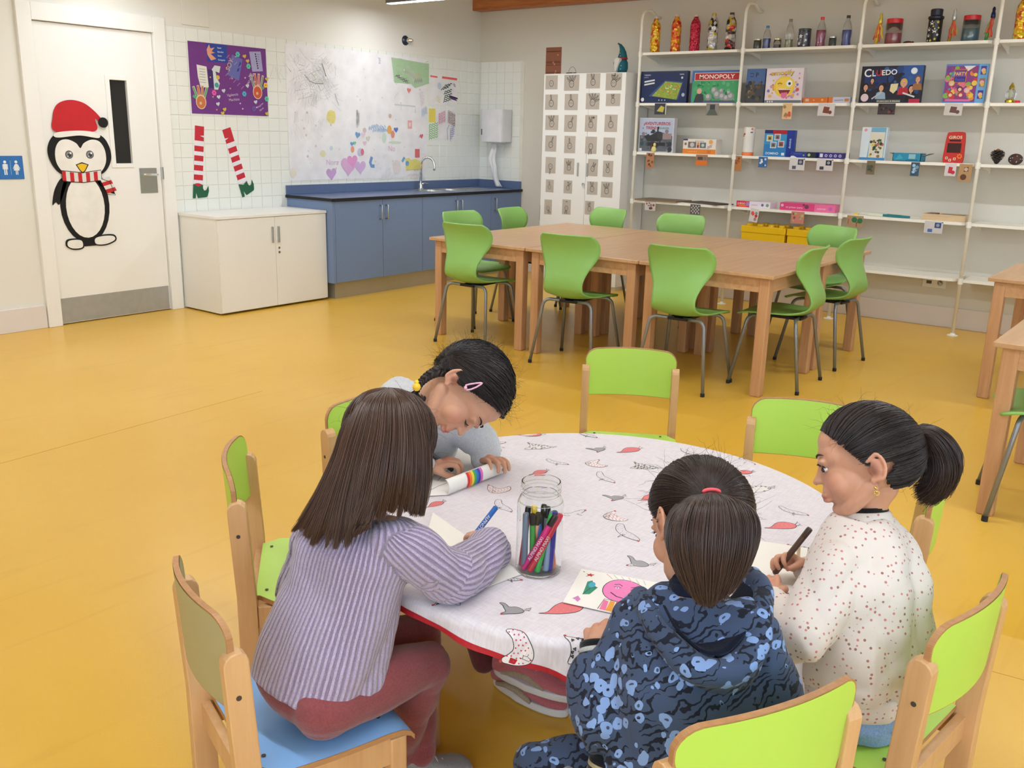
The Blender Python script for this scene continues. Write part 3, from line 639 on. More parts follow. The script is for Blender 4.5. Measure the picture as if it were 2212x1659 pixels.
for i, (y, cw, ch, z) in enumerate(HS):
    row = ['top','second','third','fourth','fifth','sixth','bottom'][i//4]; colp = ['first','second','third','last'][i % 4]
    t = thing('sign_card', f'card with drawn {SIGNS[i]}, tall cupboard {row} row, {colp} column', 'card', (-.4435, y, z), -PI/2, group='hand sign cards on the tall cupboard')
    MB().box(-cw/2, -.001, 0, cw/2, 0, ch).build('card', CARD, t)
    p = Print(); r2 = random.Random(40+i); K = (52,48,46); cx_, cy_ = 0, ch*.42; S = min(cw, ch)*.30
    # palm outline plus a varying set of fingers
    fist = i % 4 == 0 and i < 8; n = [0,4,2,4,1,1,5,2,3,1,2,1,1,1,2,2,1,3,2,2,1,2,2,3,2,2,2][i]
    down = i in (14, 15, 16, 24, 25); sg_ = -1 if down else 1
    pts = []
    for k in range(18):
        a = 2*PI*k/18; pts.append((cx_+S*.62*math.cos(a), cy_+S*.72*math.sin(a)*(1 if True else 0)))
    p.line(pts, S*.10, K, closed=True)
    for k in range(n):
        a = (k-(n-1)/2)*.42+(.35 if i % 3 == 0 else -.1); L_ = S*(1.05+.25*r2.random())
        dx, dy = math.sin(a), math.cos(a)*sg_; bx, by = cx_+dx*S*.6, cy_+dy*S*.6
        nx, ny = -dy, dx; wv = S*.16
        p.line([(bx+nx*wv, by+ny*wv), (bx+dx*L_+nx*wv*.6, by+dy*L_+ny*wv*.6), (bx+dx*(L_+wv), by+dy*(L_+wv)), (bx+dx*L_-nx*wv*.6, by+dy*L_-ny*wv*.6), (bx-nx*wv, by-ny*wv)], S*.10, K)
    for k in range(3): p.line([(cx_-S*.35+k*S*.3, cy_+S*.25), (cx_-S*.3+k*S*.3, cy_-S*.1)], S*.06, (96,90,86))
    if i in (3, 7, 21, 25, 26): p.line([(cx_-S*.3, ch*.86), (cx_+S*.35, ch*.86)], S*.14, (26,24,24))
    if i == 10: p.circ(cx_+S*.7, ch*.85, S*.32, (26,24,24), S*.22); p.circ(cx_+S*.7, ch*.85, S*.15, (170,160,150), S*.08)
    p.build('hand_drawing', t, o=(0,-.0012,0))
# wall poster strip behind the tall cupboard (left of it)
for (lab, y, z0, z1, c1, c2, wd) in (('red brown paper poster showing above the tall cupboard top', -.93, 1.97, 2.285, (150,92,66), (120,70,54), .19), ('thin dark teal poster edge left of the tall cupboard', -.93, 1.42, 1.90, (70,84,92), (50,62,70), .13), ('dark navy poster edge left of the tall cupboard below the teal one', -.93, 1.02, 1.36, (50,54,66), (90,94,104), .17), ('red poster edge left of the tall cupboard, second lowest', -.93, .745, .985, (150,60,60), (196,120,110), .19), ('black and white poster edge left of the cupboard, lowest', -.93, .56, .72, (26,26,28), (220,220,220), .22)):
    t = thing('wall_poster', lab, 'poster', (0, y, z0), -PI/2)
    MB().box(-wd/2+.03, -.003, 0, wd/2+.03, -.001, z1-z0).build('paper_sheet', mat('poster_%d' % int(z0*100), c1, .6), t)
    p = Print(); r2 = random.Random(int(z0*100)); h_ = z1-z0
    for k in range(9):
        zz = r2.uniform(.02, h_-.03); p.rect(.01, zz, wd-.01, zz+.008, c2)
    for k in range(6): p.circ(r2.uniform(.02, wd-.02), r2.uniform(.02, h_-.02), .008, tuple(min(255, c+60) for c in c1))
    p.build('printed_cover', t, o=(-wd/2+.03, -.0032, 0))
# ================================================================ SHELVING ON THE SIDE WALL
M_shelf = mat('white_shelf', (244,241,231), .45, noise=.01)
PY = [-2.15, -3.14, -4.115, -5.087, -6.06]; PX = -.325
SZ = [2.172, 1.737, 1.302, .866, .437]
sh = thing('shelving_unit', 'white open wall shelving with round posts and five levels of boards', 'shelving', (0, 0, 0))
for y in PY:
    b = MB(); b.tube([(PX, y, .004), (PX, y, 2.44)]+[(PX+.10*(1-math.cos(a)), y, 2.44+.10*math.sin(a)) for a in np.linspace(.2, PI/2, 6)]+[(PX+.16, y, 2.545), (PX+.26, y, 2.50), (-.004, y, 2.50)], .0135, 10)
    o = b.build('post', M_shelf, sh, smooth=True)
    MB().lathe([(.04,0),(.04,.004),(.02,.007),(.016,.02)], 20, (PX, y, 0)).build('floor_flange', M_shelf, o, auto=.5)
for i in range(4):
    y0, y1 = PY[i]-.012, PY[i+1]+.03
    for k, z in enumerate(SZ):
        pts = [(-.30, y0), (-.015, y0), (-.015, y1), (-.26, y1), (-.29, y1+.008), (-.315, y1+.03), (-.32, y1+.06), (-.32, y0)]
        MB().prism(pts, 'z', z-.022, z).build('shelf_board', M_shelf, sh)
        MB().prism([(-.28, z-.022), (-.02, z-.022), (-.02, z-.075), (-.06, z-.06)], 'y', y0-.02, y0-.008).build('bracket', M_shelf, sh)
for y in PY:
    for z in SZ: MB().tube([(PX, y, z-.035), (PX, y, z+.008)], .019, 10).build('post_collar', M_shelf, sh)
# sockets
t = thing('wall_socket', 'double white wall socket low on the wall under the shelves', 'socket', (0, -4.83, .31), -PI/2)
MB().box(-.09, -.012, 0, .09, 0, .08).build('plate', M_white, t, bev=.003)
MB().box(-.06, -.0135, .03, -.02, -.012, .055).build('data_port', mat('grey_slot', (90,90,92)), t)
o = MB().lathe([(.022,0),(.022,.002),(.018,.002),(.017,-.004)], 18).build('socket_cup', mat('grey_cup', (170,168,160)), t); o.location = (.045, -.012, .042); o.rotation_euler = (PI/2, 0, 0)

def clearm(name, rgb, rough=.05, alpha=None):
    return mat(name, rgb, rough, trans=.95, noise=0, spec=.5)
PLA = clearm('clear_plastic', (244,246,246))
def foil_mat(name, cols, scale=30):
    if name in _mc: return _mc[name]
    m, nt, b = nodemat(name); L = nt.links
    tc = N(nt, 'ShaderNodeTexCoord'); v = N(nt, 'ShaderNodeTexVoronoi', Scale=float(scale)); L.new(tc.outputs['Object'], v.inputs['Vector'])
    sp = N(nt, 'ShaderNodeSeparateColor'); L.new(v.outputs['Color'], sp.inputs[0])
    rp = N(nt, 'ShaderNodeValToRGB'); rp.color_ramp.interpolation = 'CONSTANT'; L.new(sp.outputs[0], rp.inputs[0])
    e = rp.color_ramp.elements; e[0].color = (*lin(cols[0]), 1); e[1].position = 1/len(cols); e[1].color = (*lin(cols[1]), 1)
    for k in range(2, len(cols)): q = e.new(k/len(cols)); q.color = (*lin(cols[k]), 1)
    L.new(rp.outputs[0], b.inputs['Base Color']); b.inputs['Roughness'].default_value = .22; b.inputs['Metallic'].default_value = .35
    bp = N(nt, 'ShaderNodeBump', Strength=.8, Distance=.01); L.new(v.outputs['Distance'], bp.inputs['Height']); L.new(bp.outputs[0], b.inputs['Normal'])
    _mc[name] = m; return m
def bottle(y, w_, h, liquid, fill, cap, lab, z=SZ[0], x=-.19, name='bottle', foil=None, capm=None, cat='bottle', group=None):
    t = thing(name, lab, cat, (x, y, z), -PI/2, group=group); r = w_/2*.92
    if foil is not None:
        prof = [(r*.85,0),(r,.01),(r,h*.15),(r*.94,h*.2),(r,h*.26),(r*.95,h*.5),(r,h*.56),(r*.98,h*.72),(r*.86,h*.82),(r*.45,h*.94),(r*.38,h)]
        MB().lathe([(a*.93, max(.003, b_*.975)) for a, b_ in prof], 20).build('foil_filling', foil, t, smooth=True)
        MB().lathe([(a*.40, h*.0+b_) for a, b_ in ((r,h*.95),(r,h),(r*.9,h+.003))], 16).build('cap', capm or mat('clear_cap', (214,206,196), .3), t, auto=.5)
        return t
    prof = [(r*.86,0),(r,.012),(r*.97,h*.12),(r*.88,h*.24),(r,h*.34),(r,h*.58),(r*.72,h*.74),(r*.36,h*.88),(r*.34,h*.93)]
    MB().lathe(prof, 20).build('bottle_wall', PLA, t, smooth=True)
    if liquid is not None:
        pf = [p_ for p_ in prof if p_[1] < h*fill]+[(r*.95, h*fill)]
        MB().lathe([(a*.93, b_+.003) for a, b_ in pf], 20).build('liquid', mat('liq_%d_%d_%d' % liquid, liquid, .12, noise=.02, coat=.5), t, smooth=True)
    MB().lathe([(r*.42,h*.91),(r*.42,h*.995),(r*.38,h)], 16).build('cap', mat('cap_%d_%d_%d' % cap, cap, .35), t, auto=.5)
    return t
def jar(y, w_, h, liquid, fill, cap, lab, caph=.02, z=SZ[0], x=-.19, metal=0):
    t = thing('jar', lab, 'jar', (x, y, z), -PI/2); r = w_/2*.92
    prof = [(r*.9,0),(r,.008),(r,h*.82),(r*.9,h-caph-.003),(r*.86,h-caph)]
    MB().lathe(prof, 22).build('jar_wall', PLA, t, smooth=True)
    MB().lathe([(r*.86,.004),(r*.94,.01),(r*.94,(h-caph)*fill)], 22).build('liquid', mat('liq_%d_%d_%d' % liquid, liquid, .12, noise=.02, coat=.5), t, auto=.5)
    MB().lathe([(r*.98,h-caph),(r*.98,h-.002),(r*.92,h)], 22).build('lid', mat('lid_%d_%d_%d' % cap, cap, .35, metal), t, auto=.5)
    return t
F1 = foil_mat('foil_yellow', [(236,196,40),(240,170,30),(214,90,40),(250,220,90),(236,200,50),(226,120,60)], 45)
F2 = foil_mat('foil_orange', [(226,100,40),(240,160,40),(206,56,40),(244,190,70),(232,120,50)], 38)
F3 = foil_mat('foil_red', [(190,30,60),(206,44,80),(170,24,50),(214,60,90)], 60)
F4 = foil_mat('foil_gold_silver', [(190,188,186),(220,218,214),(200,180,60),(60,52,50),(210,208,204),(150,146,146)], 34)
F5 = foil_mat('foil_dark', [(90,60,64),(206,200,196),(60,44,46),(200,176,60),(190,50,50),(150,146,150)], 34)
bottle(-2.217,.105,.315,None,0,(0,0,0),'tall bottle stuffed with yellow and orange foil, first from the left post',foil=F1)
bottle(-2.426,.104,.322,None,0,(0,0,0),'tall bottle stuffed with orange foil on the top shelf',foil=F2)
bottle(-2.614,.108,.310,None,0,(0,0,0),'tall bottle packed with crimson red filling on the top shelf',foil=F3)
bottle(-2.785,.104,.310,None,0,(0,0,0),'tall bottle stuffed with silver foil and gold at the neck',foil=F4,capm=mat('gold_cap',(190,160,50),.3,.6))
bottle(-2.952,.106,.308,None,0,(0,0,0),'tall bottle stuffed with dark, silver and red foil nearest the second post',foil=F5,capm=mat('brown_cap',(70,50,36),.4))
jar(-3.205,.072,.088,(58,84,84),.9,(210,200,180),'small dark teal jar with metal lid just right of the second post',.012,metal=.8)
bottle(-3.285,.071,.190,(20,60,170),.45,(60,140,200),'small bottle half full of blue liquid with light blue cap')
jar(-3.381,.067,.086,(34,28,26),.5,(214,200,150),'small jar half full of black liquid with golden lid',.012,metal=.8)
bottle(-3.480,.072,.234,(196,190,140),.30,(150,130,90),'tall clear bottle with pale yellow liquid and tan cap')
t = jar(-3.609,.112,.152,(24,36,96),.98,(60,66,60),'round navy jar decorated with white stars',.018)
p = Print(base=.004)
for a, b_, r in ((-.01,.09,.02),(-.02,.035,.018),(.03,.06,.014),(-.04,.07,.012),(.035,.105,.010),(.02,.02,.012)): p.star(a, b_, r, (236,238,242))
p.build('star_stickers', t, fn=lambda a, b_, h: (math.sin(a/.054)*(.053+h), -math.cos(a/.054)*(.053+h), b_))
bottle(-3.745,.081,.235,(206,84,140),.56,(226,44,50),'tall bottle of pink liquid with red cap')
jar(-3.846,.064,.083,(50,76,72),.9,(206,206,200),'small dark teal jar with metal lid beside the big blue bottle',.012,metal=.8)
bottle(-3.954,.078,.237,(16,64,190),.52,(52,46,30),'tall bottle of blue liquid with black cap next to the third post')
jar(-4.318,.134,.192,(186,48,76),.55,(214,30,40),'wide clear jar of pink liquid with red lid',.035)
jar(-4.872,.131,.188,(10,112,136),.62,(214,30,40),'wide clear jar of teal liquid with red lid',.035)
def wand(y, top, cols, lab, lean=.0):
    t = thing('ribbon_shaker', lab, 'shaker', (-.19, y, SZ[0]), -PI/2)
    MB().tube([(0,0,0),(lean*.1,0,.16)], .012, 10).build('stem', mat('wand_stem_%d' % int(-y*100), cols[-1], .4), t, smooth=True)
    MB().lathe([(.012,.16),(.017,.17),(.015,.195),(.010,.21),(.012,.225),(.006,.24)], 14, (lean*.1,0,0)).build('bulb', mat('wand_bulb_%d' % int(-y*100), top, .25, .4), t, auto=.6)
    r2 = random.Random(int(-y*1000)); 
    for k in range(7):
        c = cols[k % len(cols)]; a = r2.uniform(-.5,.5); L_ = r2.uniform(.10,.15); y_ = r2.uniform(-.02,.0)
        g = MB(); g.grid(lambda u, v: (lean*.1+a*.09*v*(1.2-.3*v)+(u-.5)*.012+.004*math.sin(9*v+k), -.012+y_*v, .165-L_*v), 3, 8)
        o = g.build('ribbon', mat('ribbon_%d_%d_%d' % c, c, .5), t, smooth=True)
        o.modifiers.new('s', 'SOLIDIFY').thickness = .001
wand(-4.188, (226,206,90), [(222,90,40),(230,120,40),(240,200,60)], 'shaker with orange and yellow ribbons right of the third post', .2)
wand(-4.726, (200,206,214), [(214,80,60),(206,70,60),(190,160,60)], 'shaker with red ribbons and silver top', .2)
wand(-4.980, (30,40,90), [(222,120,60),(110,180,90),(214,70,60),(90,160,80)], 'shaker with green and orange ribbons and navy top', .3)
t = thing('clay_snail', 'small dark red clay creature lying on the top shelf', 'figure', (-.19, -4.431, SZ[0]), -PI/2)
MB().ell((0,0,.014), (.035,.018,.014)).build('body', mat('dark_red_clay', (96,36,34), .5), t, smooth=True); MB().ell((.036,0,.012), (.012,.012,.012)).build('head', mat('dark_clay', (50,26,26), .5), t, smooth=True)
t = thing('star_bottle', 'tall black bottle with white and gold stars and navy cap', 'bottle', (-.19, -4.617, SZ[0]), -PI/2)
MB().lathe([(.046,0),(.050,.01),(.050,.165),(.044,.175)], 22).build('bottle_wall', mat('black_paper', (30,26,24), .35), t, auto=.5)
MB().lathe([(.050,.17),(.056,.178),(.056,.192),(.042,.2),(.044,.24),(.040,.246)], 22).build('cap', mat('navy_cap', (20,24,48), .4), t, auto=.5)
p = Print(base=.001)
for a, b_, r, c in ((-.012,.145,.02,0),(.03,.15,.014,1),(-.03,.10,.018,0),(.012,.09,.022,0),(-.03,.055,.016,0),(.02,.03,.012,1),(-.01,.02,.012,1),(.035,.06,.012,0),(.0,.12,.009,1),(-.035,.02,.01,0),(.038,.11,.010,1)): p.star(a, b_, r, [(240,240,236),(226,204,70)][c])
p.build('star_stickers', t, fn=lambda a, b_, h: (math.sin(a/.05)*(.050+h), -math.cos(a/.05)*(.050+h), b_))
bottle(-5.202,.101,.30,None,0,(0,0,0),'tall bottle stuffed with yellow foil at the right edge',foil=F1)

# ---------- boxed games
def gbox(y, w_, h, d, col, lab, z, x=-.30, name='board_game_box', rz=0, side=None, cat='game box', tilt=0, xoff=0):
    t = thing(name, lab, cat, (x, y, z), rot=(0, 0, -PI/2+rz))
    MB().box(-w_/2, 0, 0, w_/2, d, h).build('box', mat('carton_%d_%d_%d' % col, col, .45), t, bev=.0015); return t
t = gbox(-2.391,.470,.274,.05,(26,40,78),'navy board game box with a green letter board picture, beside the tall cupboard',SZ[1])
p = Print(); W2, H2 = .47, .274
p.rect(.012,.012,.458,.262,(28,46,92)); p.poly([(.09,.06),(.25,.195),(.43,.18),(.39,.03)],(58,84,140))
q = [(.125,.062),(.255,.185),(.42,.170),(.375,.028)]
p.poly(q,(150,176,64)); q = [np.array(a) for a in q]; r2 = random.Random(2)
for i in range(11):
    for j in range(11):
        u, v = (i+.5)/11, (j+.5)/11; P_ = (q[0]*(1-u)+q[3]*u)*(1-v)+(q[1]*(1-u)+q[2]*u)*v
        c = (226,224,210) if (i == 5 and 3 < j < 9) or (j == 6 and 2 < i < 9) else r2.choice([(164,186,72),(136,166,60),(190,190,84),(214,120,70),(120,160,90)])
        if r2.random() < .7: p.circ(P_[0], P_[1], .0085, c, .0055, n=6)
for k in range(2): p.poly([(.04,.19-.025*k),(.145,.205-.025*k),(.146,.192-.025*k),(.041,.176-.025*k)],(226,228,232))
p.text('TABLERO', .035,.236,.016,(200,206,226)); p.text('palabras', .035,.218,.014,(160,170,206)); p.text('Letras',.395,.24,.017,(214,220,232)); p.circ(.42,.215,.010,(206,214,232)); p.circ(.03,.03,.017,(236,238,240)); p.circ(.44,.07,.016,(180,190,206))
for k in range(3): p.circ(.20+.03*k,.025,.006,(200,206,220),n=8)
onbox(p, t, W2, -.0005, 0)
t = gbox(-2.897,.450,.271,.05,(50,100,170),'large board game box with white MONOPOLY lettering on a red banner',SZ[1])
p = Print(); p.rect(.008,.006,.442,.185,(70,164,108)); r2 = random.Random(8)
for k in range(40): p.circ(r2.uniform(.03,.42), r2.uniform(.02,.175), r2.uniform(.008,.02), r2.choice([(50,140,84),(96,184,130),(84,176,120),(40,120,80)]), n=6)
p.rect(.026,.187,.446,.252,(236,226,216)); p.rect(.030,.191,.446,.248,(186,40,44)); p.text('MONOPOLY', .238,.203,.048,(244,236,230),align='c',sx=1.23)
# plain token shapes and figure stand-in
p.poly([(.03,.006),(.05,.07),(.085,.085),(.12,.07),(.13,.006)],(60,64,72)); p.circ(.08,.10,.024,(226,180,160)); 
for a, b_, r in ((.22,.105,.03),(.25,.07,.035),(.30,.055,.03),(.34,.04,.028),(.38,.055,.032),(.36,.085,.018),(.17,.05,.03),(.29,.10,.02)): p.circ(a,b_,r,(150,154,156)); p.circ(a-.006,b_+.006,r*.55,(190,194,196))
p.rect(.12,.006,.42,.02,(90,96,100)); onbox(p, t, .45, -.0005, 0)
t = gbox(-3.262,.165,.277,.07,(40,66,110),'dark blue upright game box with castle picture, left of the emoji box',SZ[1]-.0,x=-.29)
p = Print(); p.rect(.0,.0,.165,.20,(70,72,78)); p.rect(0,.15,.165,.277,(76,108,160)); r2 = random.Random(9)
for k in range(30): p.circ(r2.uniform(.01,.155), r2.uniform(.01,.17), r2.uniform(.008,.02), r2.choice([(96,84,64),(60,64,60),(120,84,70),(50,50,62),(130,120,90)]), n=6)
p.line([(.03,.24),(.06,.24),(.06,.215),(.03,.215)],.005,(40,50,90)); p.text('P', .08,.21,.05,(40,50,90)); onbox(p, t, .165, -.0005, 0)
t = gbox(-3.521,.318,.276,.06,(226,214,222),'white party game box with emotify lettering and winking yellow face',SZ[1],x=-.31)
p = Print(); r2 = random.Random(10)
for k in range(34):
    a, b_ = r2.uniform(.02,.30), r2.uniform(.03,.25); c = r2.choice([(226,120,150),(196,150,206),(214,90,90),(240,180,90),(150,120,190),(236,160,190)]); p.circ(a, b_, r2.uniform(.006,.016), c, n=8)
p.circ(.165,.13,.088,(246,206,70),.084,n=28); p.circ(.165,.135,.075,(250,216,90),.07,n=24)
p.circ(.125,.15,.02,(246,206,70)); p.line([(.105,.150),(.125,.158),(.145,.150)],.006,(150,90,30)); p.circ(.205,.155,.027,(240,244,246)); p.circ(.207,.153,.011,(30,34,44))
p.poly([(.11,.11),(.225,.115),(.205,.075),(.165,.06),(.13,.075)],(140,50,40)); p.poly([(.14,.08),(.195,.085),(.19,.045),(.165,.035),(.145,.045)],(232,120,170)); p.rect(.115,.104,.222,.112,(250,246,240))
p.text('emotify', .14,.222,.052,(50,36,20),rot=.04,align='c',sx=1.28); p.text('emotify', .14,.2245,.047,(240,196,60),rot=.04,align='c',sx=1.38)
p.rect(0,0,.318,.022,(110,120,124)); 
for k in range(3): p.circ(.03+.02*k,.011,.007,(230,230,230),n=8)
onbox(p, t, .318, -.0005, 0)
t = gbox(-3.795,.205,.044,.15,(214,110,40),'flat orange game box lying next to the emoji box',SZ[1])
p = Print(); p.rect(.02,.012,.05,.034,(226,190,170)); p.circ(.09,.022,.007,(240,180,120)); p.circ(.16,.024,.009,(240,190,90)); onbox(p, t, .205, -.0005, 0)
t = gbox(-3.990,.175,.046,.15,(196,196,214),'flat pale grey game box with orange corner lying by the third post',SZ[1])
p = Print(); p.rect(0,0,.035,.046,(226,120,50)); p.rect(.13,.012,.165,.034,(196,130,80)); p.line([(.05,.02),(.12,.024)],.006,(140,140,170)); onbox(p, t, .175, -.0005, 0)
t = gbox(-4.375,.462,.275,.05,(22,26,50),'large dark detective game box with white and red CLUEDO lettering',SZ[1])
p = Print(); r2 = random.Random(12); p.rect(.31,.10,.462,.275,(50,90,160)); p.rect(.03,.11,.20,.20,(36,56,110))
for k in range(26): p.circ(r2.uniform(.03,.45), r2.uniform(.06,.25), r2.uniform(.01,.03), r2.choice([(30,44,96),(40,70,130),(20,24,44),(60,100,160)]), n=7)
p.circ(.395,.235,.024,(214,232,244)); p.circ(.395,.235,.018,(240,246,250))
def bust(x, y, s, hair, cloth, skin=(222,170,140)):
    p.poly([(x-1.5*s,y-3*s),(x-1.2*s,y-1.3*s),(x-.4*s,y-.9*s),(x+.4*s,y-.9*s),(x+1.2*s,y-1.3*s),(x+1.5*s,y-3*s)], cloth); p.circ(x,y+.15*s,.95*s,hair,1.15*s); p.circ(x,y,.62*s,skin,.85*s); p.rect(x-.2*s,y-1.2*s,x+.2*s,y-.6*s,skin)
    p.circ(x-.22*s,y+.1*s,.09*s,(60,40,40),n=6); p.circ(x+.22*s,y+.1*s,.09*s,(60,40,40),n=6); p.line([(x-.15*s,y-.4*s),(x+.15*s,y-.4*s)],.1*s,(170,70,70))
bust(.045,.115,.026,(30,20,20),(30,32,32)); bust(.09,.165,.02,(30,24,22),(60,44,52)); bust(.165,.11,.027,(50,30,28),(150,180,206)); bust(.33,.145,.028,(214,170,90),(186,44,60)); bust(.39,.10,.027,(28,18,18),(32,24,28)); bust(.43,.17,.025,(120,84,60),(160,110,70))
p.poly([(.23,.09),(.235,.14),(.29,.145),(.285,.10),(.26,.07)],(232,220,170)); p.rect(.38,.0,.47-.01,.03,(190,40,80)); p.circ(.045,.04,.03,(226,206,214)); p.line([(.10,.03),(.17,.08)],.01,(190,196,206)); p.line([(.33,.075),(.42,.045)],.012,(214,216,220))
p.rect(.14,.004,.32,.026,(90,94,90)); p.text('Un nuevo juego de detectives', .23,.010,.0145,(236,236,200),align='c')
p.text('C', .022,.195,.082,(244,244,246),rot=.05); p.text('L', .082,.200,.062,(244,244,246),rot=.05); p.text('U', .114,.202,.062,(216,36,50),rot=.05); p.text('EDO', .155,.206,.054,(244,244,246),rot=.05,sx=1.05); onbox(p, t, .462, -.0005, 0)
t = gbox(-4.911,.285,.275,.06,(80,120,190),'colourful square party game box with PARTY lettering and blue side',SZ[1],rz=.12)
p = Print(); r2 = random.Random(14); p.rect(.006,.01,.218,.262,(140,60,130))
for k in range(60): p.circ(r2.uniform(.015,.21), r2.uniform(.02,.25), r2.uniform(.008,.022), r2.choice([(206,60,60),(226,140,60),(120,60,150),(70,150,160),(130,180,80),(226,110,140),(150,60,110),(236,200,80)]), n=7)
p.poly([(.12,.262),(.20,.262),(.15,.225)],(236,232,226)); p.rect(.058,.145,.145,.24,(196,120,60)); p.rect(.063,.15,.140,.185,(60,44,130)); p.rect(.063,.185,.140,.235,(120,60,150)); p.text('PARTY', .102,.195,.034,(240,200,60),align='c',sx=.85); p.text('fiesta', .102,.158,.03,(80,90,190),align='c')
for x, y, c in ((.05,.06,(196,70,50)),(.12,.06,(190,60,60)),(.05,.14,(226,190,110)),(.11,.10,(90,50,50)),(.16,.09,(230,170,180))): p.circ(x, y, .02, c); p.circ(x+.002, y-.004, .012, (236,196,176))
p.star(.19,.055,.022,(240,200,60)); p.rect(.02,.012,.19,.026,(226,110,170))
p.rect(.222,.0,.285,.275,(110,170,220))
for k, c in enumerate(((70,60,140),(150,110,110),(70,60,150))): p.rect(.235,.03+.085*k,.272,.09+.085*k,c); p.circ(.253,.06+.085*k,.015,(236,180,160)); p.circ(.258,.045+.085*k,.012,(226,190,70))
onbox(p, t, .285, -.0005, 0)
t = thing('glass_lantern', 'small gold and clear glass ornament at the right end of the second shelf', 'ornament', (-.25, -5.219, SZ[1]), -PI/2)
MB().lathe([(.030,0),(.034,.006),(.034,.02),(.026,.028)], 12).build('base', mat('gold_metal', (206,180,70), .25, .8), t, auto=.5)
MB().lathe([(.026,.028),(.036,.05),(.036,.066),(.022,.095),(.014,.105)], 8).build('glass_body', PLA, t); MB().lathe([(.018,.102),(.02,.11),(.010,.13),(.003,.144)], 10).build('top', mat('gold_metal', (206,180,70), .25, .8), t, auto=.5)
MB().lathe([(.008,.02),(.008,.085),(.002,.095)], 10).build('inner_rod', mat('cream_wax', (236,232,196), .5), t, smooth=True)
t = thing('screw_lid', 'small red plastic lid lying beside the gold ornament', 'lid', (-.28, -5.275, SZ[1])); MB().lathe([(.018,0),(.018,.014),(.014,.018)], 14).build('cap_body', mat('red_plastic', (214,40,50), .35), t, auto=.5)
# third shelf
t = gbox(-2.342,.360,.305,.06,(206,206,214),'pale train adventure game box with red AVENTUREROS TREN title',SZ[2],x=-.29)
p = Print(); r2 = random.Random(15); p.rect(.012,.01,.348,.296,(184,196,222)); p.rect(.012,.01,.348,.15,(96,104,112))
for k in range(50): p.circ(r2.uniform(.03,.33), r2.uniform(.02,.19), r2.uniform(.008,.026), r2.choice([(70,76,84),(110,116,124),(60,84,90),(140,130,136),(90,96,110),(56,60,66)]), n=6)
p.poly([(.06,.14),(.12,.15),(.20,.19),(.24,.18),(.25,.12),(.20,.10),(.10,.10)],(50,52,60)); p.circ(.225,.15,.034,(64,66,74)); p.rect(.19,.185,.205,.21,(44,44,50)); p.circ(.20,.218,.012,(50,50,54)); p.rect(.10,.06,.28,.09,(50,50,56)); p.rect(.25,.12,.34,.17,(160,140,140))
p.text('¡AVENTUREROS', .185,.243,.038,(196,60,56),align='c',sx=1.02); p.text('TREN!', .125,.205,.036,(196,60,56),align='c',sx=1.1); p.text('EUROPA', .265,.208,.025,(110,160,130),align='c'); p.text('al', .035,.208,.022,(90,110,170)); p.rect(.015,.012,.04,.035,(232,230,232)); onbox(p, t, .36, -.0005, 0)
t = thing('clay_figure', 'small pale yellow clay figure in front of the train adventure box', 'figure', (-.305, -2.335, SZ[2]), -PI/2)
MB().ell((.0,.0,.028), (.026,.014,.028)).build('body', mat('pale_yellow_clay', (222,214,140), .6), t, smooth=True); MB().ell((.008,0,.068), (.014,.013,.018)).build('head', mat('pale_yellow_clay', (222,214,140), .6), t, smooth=True); MB().ell((-.022,.0,.045), (.012,.01,.026)).build('cape', mat('dark_red_clay', (96,36,34), .5), t, smooth=True)
t = gbox(-2.794,.320,.128,.12,(232,224,214),'low white and orange toy box with two small windows',SZ[2],x=-.31)
p = Print(); p.rect(0,0,.32,.042,(238,140,50)); p.rect(0,.115,.045,.128,(50,60,120)); p.rect(.05,.052,.13,.104,(120,116,116)); p.circ(.09,.078,.02,(206,200,200)); p.rect(.138,.052,.158,.102,(214,160,60)); p.rect(.138,.052,.158,.078,(176,50,50)); p.rect(.165,.052,.225,.10,(110,124,124)); p.circ(.195,.076,.014,(200,206,206))
p.circ(.025,.085,.012,(150,110,110)); p.circ(.27,.105,.018,(240,170,90)); p.line([(.24,.05),(.28,.065),(.28,.078),(.24,.062)],.004,(150,60,90)); p.text('juego de memoria', .16,.108,.012,(120,120,140),align='c'); p.text('a partir de 3', .05,.014,.018,(250,190,110)); p.rect(.24,.008,.275,.034,(222,120,60)); onbox(p, t, .32, -.0005, 0)
t = thing('toy_tube', 'tall white cardboard tube with orange base on the third shelf', 'tube', (-.24, -3.225, SZ[2]), -PI/2)
MB().lathe([(.048,.0),(.050,.002),(.050,.028),(.049,.03)], 24).build('base_cap', mat('orange_plastic', (236,124,60), .4), t, auto=.5); MB().lathe([(.049,.03),(.049,.232),(.046,.238)], 24).build('tube_wall', mat('white_carton', (234,230,222), .45), t, auto=.5)
p = Print(base=.0008); p.rect(-.062,.05,-.05,.14,(90,84,80)); p.circ(-.035,.17,.013,(224,120,60)); p.circ(-.024,.18,.009,(180,70,60)); p.rect(.03,.19,.05,.2,(60,70,120)); p.rect(.035,.215,.05,.23,(226,120,60))
for k in range(7): p.line([(-.015,.05+.018*k),(.035,.05+.018*k)],.003,(206,206,210))
p.build('printed_label', t, fn=lambda a, b_, h: (math.sin(a/.05)*(.049+h), -math.cos(a/.05)*(.049+h), b_))
t = gbox(-3.519,.255,.218,.06,(30,70,160),'blue upright box with four photos and white DOMINO lettering',SZ[2],x=-.29,rz=.10)
p = Print(); p.rect(0,0,.19,.218,(60,150,206)); p.rect(0,.0,.19,.10,(44,130,196)); p.rect(0,.19,.19,.218,(40,40,110)); p.rect(.07,.185,.19,.216,(180,36,50)); 
